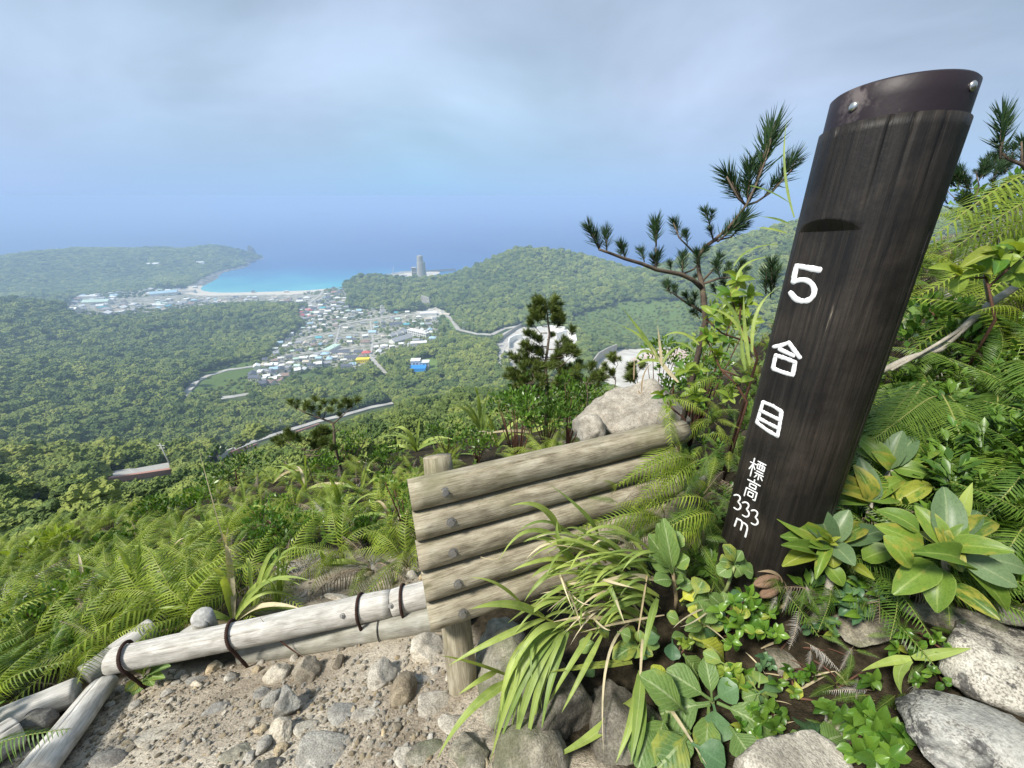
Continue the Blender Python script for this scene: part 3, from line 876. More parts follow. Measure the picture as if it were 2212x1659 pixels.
def fill(poly, n, dx, dy, where, group, wr=(8.5, 14), scale=1.0, picks=roof_pick, ang=0.25):
    us = [p[0] for p in poly]; vs = [p[1] for p in poly]
    cnt = 0; tries = 0
    while cnt < n and tries < n * 40:
        tries += 1
        u, v = rnd.uniform(min(us), max(us)), rnd.uniform(min(vs), max(vs))
        if not bool(in_poly(np.array([u]), np.array([v]), poly)[0]): continue
        if not free(u, v, dx, dy): continue
        if any(float(dist_line([u], [v], pl)[0]) < 5 for _, _, pl in ROADS): continue
        at_ = far_hit(u, v)
        if at_.z < SEA_Z + 1.2: continue
        c = rnd.choice(picks)
        rz = ang + rnd.choice((0, 0, math.pi / 2)) + rnd.uniform(-0.25, 0.25)
        w = rnd.uniform(*wr) * scale
        hh_, kd = rnd.choice((3.4, 5.6, 6.0)), rnd.choice(('gable', 'gable', 'hip', 'flat'))
        wl = rnd.choice(WALLS)
        st = ('low ' if hh_ < 4 else 'two-storey ') + c
        sh = {'gable': 'gabled', 'hip': 'hipped', 'flat': 'flat-topped'}[kd]
        b_ = beside(u, v, TOWN_MARKS)
        lab = unique(*['%s-roofed house %s' % (c, q) for q in b_[:1]], *['%s-roofed house %s' % (st, q) for q in b_[:2]], *['%s-roofed %s house %s' % (st, sh, q) for q in b_], '%s-roofed house between %s and %s' % (st, b_[0].split(' of ')[-1].replace('above ', '').replace('below ', ''), b_[1].split(' of ')[-1].replace('above ', '').replace('below ', '')), '%s-roofed house %s' % (c, where))
        house(at_, w, w * rnd.uniform(0.6, 0.85), hh_, rz, ROOFS[c], wl, lab, group, 'house', kd)
        cnt += 1
    return cnt
fill(VILLAGE, 128, 10.5, 6.2, 'packed in the hillside village', 'houses of the hillside village')
fill(HAMLET, 9, 12, 6, 'in the small hamlet left of the village', 'houses of the small hamlet')
fill(LOWTOWN, 55, 6.0, 3.4, 'in the lower town behind the beach', 'houses of the lower town', (11, 17), 1.0, roof_pick + ['red', 'red', 'pink'])
fill(COAST, 105, 7.0, 2.8, 'along the flat coast by the bay', 'houses on the coast', (13, 22), 1.0, roof_pick + ['white'] * 6)
special(193, 645, 60, 16, 10, 0.15, ROOFS['white'], W0, 'long white block at the left end of the coast town', 'flat', 'apartment_block', 'building')
special(212, 656, 75, 24, 9, 0.2, ROOFS['pale green'], W1, 'long hall with a pale yellow-green roof in the coast town', 'gable', 'hall', 'hall')
special(356, 638, 80, 24, 11, 0.5, ROOFS['pale blue'], W0, 'long pale-roofed hall near the shore of the bay', 'gable', 'hall', 'hall')
special(400, 632, 70, 20, 9, 0.15, ROOFS['beige'], W0, 'long white harbour shed on the shore of the bay', 'flat', 'shed', 'shed')
special(330, 571, 60, 16, 5, 0.1, ROOFS['white'], W0, 'pair-of-greenhouses white roof left on the far headland', 'gable', 'greenhouse', 'greenhouse')
special(425, 568, 70, 14, 5, 0.15, ROOFS['white'], W0, 'long white greenhouse right on the far headland', 'gable', 'greenhouse', 'greenhouse')

# ------------------------------------------------------------------ tower, quay, pier, crane, lighthouse
p = P(912, 600, 1560)
tw = empty('tower', Vector((p.x, p.y, SEA_Z + 2)), 'tall grey concrete tower rising above the harbour', 'tower')
Htop = P(912, 549, 1560).z - tw.location.z
m = MB()
Hs = Htop * 0.80
prof = [(0, 19.5), (Hs * 0.5, 18.2), (Hs * 0.95, 16.5), (Hs, 16.2)]
v_, f_ = [], []
for z, r_ in prof:
    for k in range(16):
        a = 2 * math.pi * k / 16
        v_.append((r_ * math.cos(a) * (1 + 0.03 * math.sin(3 * a)), r_ * math.sin(a), z))
for i in range(3):
    for k in range(16): f_.append((i * 16 + k, i * 16 + (k + 1) % 16, i * 16 + 16 + (k + 1) % 16, i * 16 + 16 + k))
f_.append(tuple(48 + k for k in range(16)))
m.add(v_, f_); m.build('shaft', [CONC], tw, False)
m = MB(); m.tube([(-1.5, 0, Hs + 0.02), (-1.5, 0, Htop * 0.97), (-1.5, 0, Htop)], [12.5, 11.8, 10.5], 14); m.build('crown', [CONC], tw, False)
p2 = P(896, 600, 1560); m = MB()
blk = empty('frame_building', Vector((p2.x, p2.y, SEA_Z + 2)), 'open concrete frame building at the foot of the tower', 'building')
bh_ = P(896, 576, 1560).z - blk.location.z
for x in (-8, -2.7, 2.7, 8): m.box((x, -5, 0), 1.6, 1.6, bh_, 0, 0, True)
m.box((0, 3, 0), 17, 12, bh_ - 1, 0, 0, True); m.build('frame', [CONC], blk, False)
m = MB()
for k in range(4): m.box((0, 0, bh_ * (k + 1) / 4), 20, 14, 1.6)
m.build('floor_slab', [CONC_L], blk, False)
pa, pb = P(830, 602, 1640), P(905, 588, 1640)
def quay_pt(u, v): 
    d = ray(u, v); s = (SEA_Z + 2.5) / d[2]; return Vector(d * s)
m = MB(); q = [quay_pt(818, 600), quay_pt(840, 592), quay_pt(895, 585), quay_pt(930, 584), quay_pt(930, 592), quay_pt(860, 606)]
m.add([(a.x, a.y, SEA_Z + 2.5) for a in q] + [(a.x, a.y, SEA_Z - 3) for a in q], [tuple(range(5, -1, -1))] + [(k, (k + 1) % 6, 6 + (k + 1) % 6, 6 + k) for k in range(6)])
tag(m.build('quay', [CONC_L], smooth=False), 'pale concrete harbour quay below the tower', None, None, 'structure')
for k, (u, v, w) in enumerate(((842, 596, 40), (860, 593, 46), (878, 590, 44), (868, 599, 50), (850, 601, 30))):
    q = quay_pt(u, v); m = MB(); m.box((0, 0, 0), w, 14, 8, 0, 0, True)
    o = m.build('harbour_shed', [W0], smooth=False, loc=(q.x, q.y, SEA_Z + 2.5)); o.rotation_euler.z = 0.25
    tag(o, ('white shed at the left end of the quay', 'white shed in the middle of the quay', 'white shed nearest the tower on the quay', 'long white shed on the near side of the quay', 'short white shed on the near side of the quay')[k], 'shed', 'sheds on the quay')
    m = MB(); m.box((0, 0, 8.02), w + 1, 15, 0.8, 0, 0, True); m.build('roof', [ROOFS['grey']], o, False)
q0, q1 = quay_pt(920, 587), quay_pt(984, 583)
dv = (q1 - q0); m = MB(); m.box((dv.length / 2, 0, -6), dv.length, 14, 10, 0, 0, True); m.box((dv.length / 2, 5.5, 4), dv.length, 3, 4, 0, 0, True)
o = m.build('pier', [flat_mat('pier_concrete', (0.16, 0.16, 0.16), 0.9)], smooth=False, loc=(q0.x, q0.y, SEA_Z)); o.rotation_euler.z = math.atan2(dv.y, dv.x)
tag(o, 'long dark pier running out to sea right of the tower', 'pier')
q = quay_pt(849, 593)
cr_ = empty('crane', (q.x, q.y, SEA_Z + 2.5), 'harbour crane with a leaning jib on the quay', 'crane')
m = MB(); m.box((0, 0, 0), 9, 6, 5, 0, 0, True); m.build('cab', [ROOFS['red']], cr_, False)
m = MB(); m.tube([(0, 0, 5), (9, 0, 40)], [1.3, 0.7], 6); m.build('jib', [flat_mat('jib_white', (0.7, 0.66, 0.62))], cr_)
d = far_hit(124, 540)
lh = empty('lighthouse', d, 'tiny white lighthouse on top of the far headland', 'lighthouse')
m = MB(); m.tube([(0, 0, -2), (0, 0, 20)], [4.0, 3.0], 10); m.build('tower', [W0], lh)
m = MB(); m.tube([(0, 0, 20.05), (0, 0, 21), (0, 0, 24), (0, 0, 26)], [4.2, 4.2, 2.6, 0.4], 10); m.build('lantern', [W2], lh)

# sea stacks
def rock_mesh(name, seed, cuts=9, sub=3, rough=0.06, sc=(1, 1, 1), soft=0.0):
    bm = bmesh.new(); bmesh.ops.create_icosphere(bm, subdivisions=sub, radius=1.0)
    rr = random.Random(seed); pl = []
    for _ in range(cuts):
        n = Vector((rr.gauss(0, 1), rr.gauss(0, 1), rr.gauss(0, 1))).normalized(); pl.append((n, rr.uniform(0.5, 0.86)))
    off = Vector((seed * 1.37, seed * 2.11, seed * 0.73))
    for vt_ in bm.verts:
        p = vt_.co.copy()
        for n, d_ in pl:
            h = p.dot(n)
            if h > d_: p -= n * (h - d_) * (1 - soft)
        nn = vt_.co.normalized()
        p += nn * (noise.noise(p * 2.3 + off) * rough * 1.6 + noise.noise(p * 6.0 + off) * rough + noise.noise(p * 15.0 + off) * rough * 0.5)
        vt_.co = Vector((p.x * sc[0], p.y * sc[1], p.z * sc[2]))
    me = bpy.data.meshes.new(name); bm.to_mesh(me); bm.free()
    me.polygons.foreach_set('use_smooth', np.ones(len(me.polygons), bool))
    return me
sea_rock = flat_mat('sea_cliff_rock', (0.075, 0.075, 0.07), 0.9, 0.35, 0.03, 0.2)
for u, v, w, h, lb in ((545, 551, 40, 52, 'dark pointed sea stack off the tip of the headland'), (1313, 597, 45, 24, 'dark rock at the foot of the right-hand hill by the sea'), (536, 566, 42, 20, 'low dark rock below the tip of the headland')):
    d = ray(u, v); s = (SEA_Z + 0) / d[2]; s = min(s, 2950)
    me = rock_mesh('sea_stack', int(u), 7, 3, 0.08, (w, w * 0.8, h)); me.materials.append(sea_rock)
    o = obj('sea_stack', me, None, None, (d[0] * s, d[1] * s, SEA_Z)); tag(o, lb, 'rock')
d = ray(685, 465); s = SEA_Z / d[2]; s = min(s, 9000)
me = rock_mesh('islet', 77, 6, 3, 0.1, (260, 120, 60)); me.materials.append(sea_rock)
tag(obj('islet', me, None, None, (d[0] * s, d[1] * s, SEA_Z)), 'faint low islet far out in the hazy sea', 'island')

# ------------------------------------------------------------------ quarry yard, terraces, excavator, roadside banks
def wall_run(uv, h, thick, mat, name, label, cat='wall', lift=0.0, sink=3.0):
    pts = [far_hit(u, v) for u, v in uv]
    m = MB(); v_, f_ = [], []
    for k, p in enumerate(pts):
        q0, q1 = pts[max(k - 1, 0)], pts[min(k + 1, len(pts) - 1)]
        d = Vector((q1.x - q0.x, q1.y - q0.y, 0)).normalized(); nrm = Vector((-d.y, d.x, 0)) * thick / 2
        z = p.z + lift
        for a, zz in ((nrm, -sink), (nrm * 0.6, h), (nrm * -0.6, h), (-nrm, -sink)): v_.append((p.x + a.x, p.y + a.y, z + zz))
    for k in range(len(pts) - 1):
        a = k * 4
        for i in range(4): f_.append((a + i, a + (i + 1) % 4, a + 4 + (i + 1) % 4, a + 4 + i))
    f_ += [(3, 2, 1, 0), tuple(len(v_) - 4 + i for i in range(4))]
    m.add(v_, f_)
    return tag(m.build(name, [mat], smooth=False), label, cat)
wall_run([(1284, 818), (1279, 798), (1292, 780), (1312, 768), (1330, 760)], 13, 3, CONC, 'retaining_wall', 'grey retaining wall round the left of the gravel yard')
wall_run([(1078, 738), (1092, 728), (1112, 714), (1126, 706)], 7, 3, CONC, 'retaining_wall', 'long grey wall beside the bright road behind the pine')
wall_run([(1098, 752), (1100, 742), (1112, 735), (1128, 732)], 10, 4, W0, 'retaining_wall', 'white retaining wall left of the pine tree')
wall_run([(1200, 735), (1225, 728), (1240, 735), (1243, 752)], 14, 6, W0, 'retaining_wall', 'white retaining wall right of the pine tree')
wall_run([(1160, 716), (1190, 712), (1220, 716)], 9, 5, W0, 'retaining_wall', 'upper white terrace wall behind the pine tree')
wall_run([(1120, 780), (1150, 786), (1185, 780)], 9, 5, W0, 'retaining_wall', 'lower white terrace wall behind the pine tree')
pink_m = flat_mat('pink_gravel', (0.50, 0.40, 0.36), 0.9, 0.15, 0.1, 0.1)
for u, v, w, h, lb in ((1435, 772, 34, 14, 'big pinkish gravel heap at the back of the yard'), (1468, 768, 26, 15, 'pink gravel heap nearest the ferns'), (1390, 778, 22, 6, 'low grey gravel heap in the yard')):
    p = far_hit(u, v); me = rock_mesh('gravel_heap', int(u) + 3, 3, 3, 0.06, (w, w * 0.7, h)); me.materials.append(pink_m)
    tag(obj('gravel_heap', me, None, None, p - Vector((0, 0, 2))), lb, 'heap')
p = far_hit(1330, 775)
ex = empty('excavator', p, 'yellow excavator with a raised arm at the gravel yard', 'excavator'); ex.rotation_euler.z = 2.6
yel = C('machine_yellow', (0.72, 0.46, 0.03), 0.5)
m = MB(); m.box((0, 0, 1.2), 3.4, 3.0, 1.6, 0, 0, True); m.box((-0.6, -0.8, 2.8), 1.6, 1.4, 1.6, 0, 0, True); m.build('body', [yel], ex, False)
for s in (-1, 1): m = MB(); m.box((0, s * 1.4, 0), 4.6, 0.8, 1.15, 0, 0, True); m.build('track', [GLASS], ex, False)
m = MB(); m.tube([(1.2, 0, 2.6), (3.6, 0, 7.6), (4.4, 0, 8.0)], [0.5, 0.5, 0.4], 6); m.tube([(4.3, 0, 8.1), (7.2, 0, 4.2)], [0.4, 0.3], 6); m.build('arm', [yel], ex, False)
m = MB(); m.box((7.2, 0, 3.6), 1.2, 1.2, 1.2, 0.4); m.build('bucket', [yel], ex, False)
for u0_, v0_, u1_, v1_, lb in ((232, 1044, 372, 1022, 'red earth bank under the lowest road'), (500, 984, 556, 962, 'red earth bank below the slanting road'), (640, 936, 690, 918, 'red earth bank behind the small twisted pine')):
    wall_run([(u0_ + (u1_ - u0_) * k / 6, v0_ + (v1_ - v0_) * k / 6) for k in range(7)], 1.3, 2.0, red_m, 'earth_bank', lb, 'bank', 0.5, 4.0)
pole_m = C('pole_concrete', (0.5, 0.49, 0.46))
for k, (u, v) in enumerate(((375, 1020), (560, 962), (612, 928), (868, 862), (742, 878), (1050, 735), (843, 680), (893, 672), (1094, 700))):
    p = far_hit(u, v)
    o = empty('utility_pole', p, ('utility pole at the right end of the lowest road', 'utility pole on the slanting road', 'utility pole left of the wind-bent pine', 'utility pole in the woods below the blue house', 'utility pole right of the wind-bent pine', 'utility pole at the bend below the barn', 'utility pole beside the stepped block', 'utility pole beside the white depot hall', 'utility pole at the top of the bright road')[k], 'pole', 'utility poles along the valley roads')
    m = MB(); m.tube([(0, 0, -1), (0, 0, 11)], [0.22, 0.15], 6); m.build('shaft', [pole_m], o)
    m = MB(); m.box((0, 0, 10.2), 2.4, 0.16, 0.16); m.box((0, 0, 9.3), 1.8, 0.16, 0.16); m.build('crossarm', [pole_m], o, False)
# ------------------------------------------------------------------ the trail and the slope at our feet
def G(x, y):
    x = np.asarray(x, float); y = np.asarray(y, float)
    r = np.hypot(x, y)
    z = -1.032 + 0.206 * x - 0.546 * y
    z = z + 0.17 * sstep(0.10, 0.42, x) * sstep(0.5, 0.85, y) + 0.40 * np.clip(x - 0.6, 0, 4) * (0.3 + 0.7 * sstep(0.4, 0.95, y)) * (1 - 0.9 * sstep(1.5, 2.6, y) * (1 - sstep(0.5, 0.85, x / np.maximum(y, 0.1))))
    z = z + 0.05 * np.clip(r - 1.5, 0, None) - 0.08 * np.clip(r - 7.0, 0, None) ** 2 - 0.10 * np.clip(x - 4.5, 0, None) ** 2
    z = z + fbm(x, y, 0.5, 21, 4) * 0.035 + fbm(x, y, 1.7, 5, 2) * 0.05 * sstep(1.0, 2.5, r)
    # hollow washed out of the slope between the log edging and the ferns
    z = z - 0.06 * np.exp(-(((x + 0.75) / 0.4) ** 2 + ((y - 1.55) / 0.35) ** 2))
    return z

_ss = np.linspace(0.25, 14.0, 2200)
def hit(u, v, lift=0.0):
    d = ray(u, v)
    k = np.nonzero(G(d[0] * _ss, d[1] * _ss) + lift >= d[2] * _ss)[0]
    s = _ss[k[0]] if len(k) else 7.5
    if not len(k):                                   # over the brow: take the brow of the slope
        gap = d[2] * _ss - G(d[0] * _ss, d[1] * _ss)
        m = (_ss > 3.0) & (_ss < 9.0)
        s = _ss[m][np.argmin(gap[m])]
        return Vector((d[0] * s, d[1] * s, float(G(d[0] * s, d[1] * s)))), s
    return Vector(d * s), s

tt = np.linspace(-1, 1, 300)
gxs = 14.0 * np.sinh(3.6 * tt) / math.sinh(3.6)
gys = np.concatenate([np.linspace(-1.3, 2.2, 190), 2.2 + (np.linspace(0, 1, 110)[1:] ** 1.8) * 12.5])
NX, NY = len(gxs), len(gys)
mx, my = np.meshgrid(gxs, gys, indexing='ij')
mz = G(mx, my)
gv = np.stack([mx, my, mz], -1).reshape(-1, 3)
ii = np.arange(NX - 1)[:, None] * NY + np.arange(NY - 1)[None]
gf = np.stack([ii, ii + NY, ii + NY + 1, ii + 1], -1).reshape(-1, 4)
t = NT('trail_soil')
v = t.coord('Object')
n1 = t.noise(v, 2.2, 6, 0.6)
n2 = t.noise(v, 26.0, 5, 0.65)
n3 = t.noise(v, 140.0, 3, 0.7)
base = t.ramp(n1, [(0.34, (0.28, 0.235, 0.18)), (0.5, (0.445, 0.39, 0.31)), (0.68, (0.56, 0.51, 0.42))])
col = t.mix(0.6, base, t.ramp(n2, [(0.3, (0.45, 0.43, 0.40)), (0.55, (1.0, 1.0, 1.0)), (0.75, (1.2, 1.2, 1.18))]), 'MULTIPLY')
col = t.mix(0.55, col, t.ramp(n3, [(0.35, (0.4, 0.38, 0.35)), (0.6, (1.25, 1.22, 1.18))]), 'MULTIPLY')
humus = t.ramp(t.noise(v, 30, 5, 0.7), [(0.35, (0.016, 0.013, 0.008)), (0.7, (0.06, 0.048, 0.03))])
pm = t.attr('litter')
col = t.mix(pm, col, humus)
hh = t.math('ADD', t.math('MULTIPLY', n2, 0.5), t.math('MULTIPLY', n3, 0.5))
t.principled(col, 0.95, t.bump(hh, 0.8, 0.02), 0.1)
soil_m = t.m
ground = obj('ground', make_mesh('ground', gv, gf, (soil_m,)))
gu, gv_, gd = proj(gv)
PATHS = [[(60, 1750), (250, 1470), (560, 1430), (900, 1350), (1010, 1350), (1080, 1480), (1080, 1750)],
         [(520, 1330), (560, 1230), (690, 1190), (840, 1200), (930, 1180), (930, 1300), (760, 1310)],
         [(1180, 950), (1240, 900), (1320, 960), (1210, 985)], [(0, 1700), (0, 1640), (90, 1580), (130, 1640)]]
onp = np.zeros(len(gv), bool)
for pl in PATHS: onp |= in_poly(gu, gv_, pl)
onp |= (gv[:, 1] < 0.45) & (gv[:, 0] < 0.25)
lit = (~onp).astype(float).reshape(NX, NY)
for _ in range(3):
    lit = (lit + np.roll(lit, 1, 0) + np.roll(lit, -1, 0) + np.roll(lit, 1, 1) + np.roll(lit, -1, 1)) / 5
lit = np.clip(lit + fbm(mx, my, 0.12, 9, 3) * 0.5 * (lit > 0.02) * (lit < 0.98), 0, 1)
a = ground.data.attributes.new('litter', 'FLOAT', 'POINT'); a.data.foreach_set('value', lit.ravel().astype(np.float32))
tag(ground, 'sandy trail and dark soil of the mountain slope', None, None, 'structure')

# ------------------------------------------------------------------ rocks
def granite(name, base, dark, pale, speck=0.5, lich=0.0, moss=0.0):
    t = NT(name)
    v = t.coord('Object')
    oi = t.node('ShaderNodeObjectInfo')
    av = t.node('ShaderNodeVectorMath', operation='ADD'); t.link(v, av.inputs[0])
    cv = t.node('ShaderNodeCombineXYZ'); t.link(t.math('MULTIPLY', oi.outputs['Random'], 40.0), cv.inputs[0]); t.link(cv.outputs[0], av.inputs[1])
    v = av.outputs[0]
    geo = t.node('ShaderNodeNewGeometry')
    n1 = t.noise(v, 9.0, 6, 0.62)
    col = t.ramp(n1, [(0.3, dark), (0.52, base), (0.72, pale)])
    sp = t.noise(v, 230.0, 2, 0.6)
    col = t.mix(speck, col, t.ramp(sp, [(0.38, (0.35, 0.34, 0.33)), (0.52, (1, 1, 1)), (0.68, (1.35, 1.33, 1.3))]), 'MULTIPLY')
    col = t.mix(0.5, col, t.ramp(t.noise(v, 45, 4, 0.65), [(0.36, (0.55, 0.53, 0.5)), (0.6, (1.12, 1.12, 1.1))]), 'MULTIPLY')
    if lich:
        l = t.noise(v, 16.0, 6, 0.72, 0.4)
        col = t.mix(t.math('MULTIPLY', t.ramp(l, [(0.52, 0.0), (0.57, 1.0)]), lich), col, (0.045, 0.045, 0.047))
        l2 = t.noise(v, 7.0, 5, 0.7)
        col = t.mix(t.math('MULTIPLY', t.ramp(l2, [(0.5, 0.0), (0.58, 1.0)]), 0.6 * lich), col, (0.5, 0.5, 0.465))
    if moss:
        col = t.mix(t.math('MULTIPLY', t.ramp(t.noise(v, 6, 5, 0.7), [(0.5, 0.0), (0.6, 1.0)]), moss), col, (0.09, 0.11, 0.05))
    tint = t.ramp(oi.outputs['Random'], [(0.0, (0.82, 0.80, 0.78)), (0.5, (1.0, 1.0, 1.0)), (1.0, (1.14, 1.08, 0.98))])
    col = t.mix(1.0, col, tint, 'MULTIPLY')
    h = t.math('ADD', t.math('MULTIPLY', t.noise(v, 30, 6, 0.7), 1.0), t.math('MULTIPLY', sp, 0.25))
    t.principled(col, 0.88, t.bump(h, 0.65, 0.012), 0.18)
    return t.m
ROCK_M = {'buff': granite('rock_buff', (0.37, 0.335, 0.28), (0.22, 0.195, 0.16), (0.48, 0.445, 0.38), 0.6, 0.15),
          'grey': granite('rock_grey', (0.33, 0.32, 0.29), (0.16, 0.15, 0.14), (0.47, 0.46, 0.42)),
          'brown': granite('rock_brown', (0.27, 0.235, 0.18), (0.13, 0.11, 0.085), (0.4, 0.36, 0.29)),
          'tan': granite('rock_tan', (0.43, 0.36, 0.25), (0.26, 0.21, 0.14), (0.55, 0.49, 0.37)),
          'white': granite('rock_white', (0.42, 0.40, 0.355), (0.25, 0.235, 0.205), (0.54, 0.52, 0.465)),
          'pale': granite('rock_pale', (0.47, 0.44, 0.38), (0.30, 0.27, 0.23), (0.60, 0.57, 0.51)),
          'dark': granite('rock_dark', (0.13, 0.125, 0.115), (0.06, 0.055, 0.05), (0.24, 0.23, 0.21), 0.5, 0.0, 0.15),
          'lichen': granite('rock_lichen', (0.40, 0.39, 0.36), (0.18, 0.175, 0.16), (0.47, 0.46, 0.425), 0.8, 0.85),
          'mossy': granite('rock_mossy', (0.31, 0.29, 0.23), (0.15, 0.135, 0.10), (0.43, 0.41, 0.34), 0.5, 0.3, 0.5)}
rock_n = [0]
STONE_MARKS = [('the rosette plant', 318, 1465), ('the bright white stone', 363, 1495), ('the triangular pale stone', 291, 1522), ('the step log end', 230, 1475), ('the second staple', 500, 1420), ('the tall brown-grey stone', 663, 1449), ('the buff stone', 602, 1452), ('the angular grey stone', 626, 1520),
               ('the stone heap', 600, 1590), ('the sunken bedrock slab', 710, 1610), ('the rounded boulder stone', 828, 1445), ('the rugged brown rock', 866, 1485), ('the fence post foot', 1000, 1480), ('the wide flat stone', 942, 1513), ('the gravel patch', 860, 1590), ('the middle of the step log', 150, 1570),
               ('the white rock of the bare slope', 559, 1283), ('the big white rock under the ferns', 815, 1220), ('the thin upright grass tuft', 600, 1310), ('the flat rock by the edging', 750, 1297), ('the open trail soil', 420, 1600), ('the dark bottom rock', 580, 1648)]
def rock(u, v, w, h, kind, label, flat=0.62, embed=0.3, cuts=10, rough=0.05, group=None, rz=None, name='rock', dz=0.0):
    p, s = hit(u, v + 0.15 * h)
    k = s / FPX * 0.5
    sx, sy = w * k, h * k * 0.9
    sz = flat * min(sx, sy) * 1.15
    rock_n[0] += 1
    me = rock_mesh(name, rock_n[0] * 3 + 11, cuts, 4 if w > 45 else 3, rough, (sx * 1.12, sy * 1.12, sz * 1.1))
    me.materials.append(ROCK_M[kind])
    o = obj(name, me, None, None, (p.x, p.y, float(G(p.x, p.y)) + sz * (1 - 2 * embed) + dz))
    o.rotation_euler = (-0.35, 0.1, rnd.uniform(-0.25, 0.25) if rz is None else rz)
    return tag(o, label, 'rock', group)

def z5(x, y): return 483.8 + 0.2969 * x, 1278.7 + 0.2969 * y
def z4(x, y): return 0.2187 * x, 1296.0 + 0.2187 * y
def z6(x, y): return 518.4 + 0.3125 * x, 864.0 + 0.3125 * y
def R5(x, y, w, h, kind, label, **kw): u, v = z5(x, y); return rock(u, v, w * 0.2969, h * 0.2969, kind, label, **kw)
def R4(x, y, w, h, kind, label, **kw): u, v = z4(x, y); return rock(u, v, w * 0.2187, h * 0.2187, kind, label, **kw)
def R6(x, y, w, h, kind, label, **kw): u, v = z6(x, y); return rock(u, v, w * 0.3125, h * 0.3125, kind, label, **kw)
R5(605, 575, 185, 255, 'brown', 'tall brown-grey stone standing just below the lower log edging', flat=0.8)
R5(400, 585, 195, 165, 'pale', 'rounded buff stone left of the tall brown-grey stone')
R5(65, 620, 95, 90, 'white', 'pale round stone farthest left of the stones under the log')
R5(240, 560, 78, 82, 'tan', 'small yellowish stone above the pale round stone')
R5(280, 500, 85, 55, 'pale', 'small oblong stone touching the lower log edging')
R5(510, 480, 55, 75, 'pale', 'small upright stone between the buff and brown-grey stones')
R5(845, 500, 100, 130, 'brown', 'brown leaning stone alone under the lower log edging', flat=0.7)
R5(480, 815, 210, 235, 'grey', 'largest angular grey stone in the middle of the stone heap', flat=0.85, embed=0.2, cuts=12)
R5(430, 1010, 190, 165, 'white', 'flat-topped whitish stone below the angular grey stone', flat=0.75, embed=0.2)
R5(285, 1120, 112, 155, 'white', 'white wedge stone at the lower left of the stone heap', flat=0.7, embed=0.25)
R5(190, 1185, 85, 140, 'white', 'slim white stone lowest in the stone heap', flat=0.7)
R5(420, 1140, 100, 95, 'tan', 'tan stone right of the white wedge stone')
R5(275, 1000, 90, 82, 'tan', 'ochre stone left of the flat-topped whitish stone')
R5(360, 775, 115, 165, 'grey', 'thin grey stone leaning on the angular grey stone', flat=0.7)
R5(280, 720, 140, 115, 'grey', 'weathered grey flat stone at the top left of the heap', flat=0.4)
R5(225, 940, 60, 85, 'pale', 'narrow pale stone between the ochre and thin grey stones', flat=0.5)
R5(1160, 560, 190, 320, 'pale', 'large rounded boulder stone left of the fence foot', flat=0.75, embed=0.3, cuts=6)
R5(1290, 695, 205, 270, 'brown', 'rugged brown rock in front of the rounded boulder stone', flat=0.8, rough=0.09)
R5(1465, 400, 250, 320, 'pale', 'broad pale slab of rock beside the foot of the fence post', flat=0.5, embed=0.35, cuts=7)
R5(1450, 625, 150, 80, 'white', 'small white slab between the broad slab and the gravel', flat=0.4)
R5(1545, 790, 330, 225, 'pale', 'wide flat stone in front of the fence post', flat=0.3, embed=0.5, cuts=7)
R5(1260, 990, 100, 135, 'brown', 'small brown stone sunk in the gravel', flat=0.5, embed=0.45, rough=0.09)
R5(1220, 1230, 62, 72, 'white', 'small white stone at the bottom edge of the gravel patch')
R5(1110, 810, 60, 72, 'white', 'small white stone below the rounded boulder stone')
R5(1540, 570, 62, 72, 'white', 'white pebble stone left of the fence post foot')
R5(1770, 680, 110, 92, 'white', 'pale stone right of the fence post foot')
R5(765, 1150, 520, 330, 'grey', 'big sunken grey bedrock slab in the middle of the trail', flat=0.2, embed=0.5, cuts=5, rough=0.05)
R5(900, 850, 260, 220, 'grey', 'upper sunken grey bedrock slab in the trail', flat=0.25, embed=0.55, cuts=5, rough=0.05)
R5(620, 985, 200, 150, 'grey', 'low dark-seamed bedrock slab beside the stone heap', flat=0.25, embed=0.55, cuts=5)
R5(1370, 1160, 235, 230, 'pale', 'sunken buff rock at the bottom of the trail', flat=0.3, embed=0.5, cuts=6)
R5(1810, 1150, 320, 340, 'mossy', 'large buff rock under the drooping grass tips', flat=0.4, embed=0.45, cuts=7)
R5(330, 1245, 230, 110, 'dark', 'dark rock at the bottom edge of the trail', flat=0.5, embed=0.4)
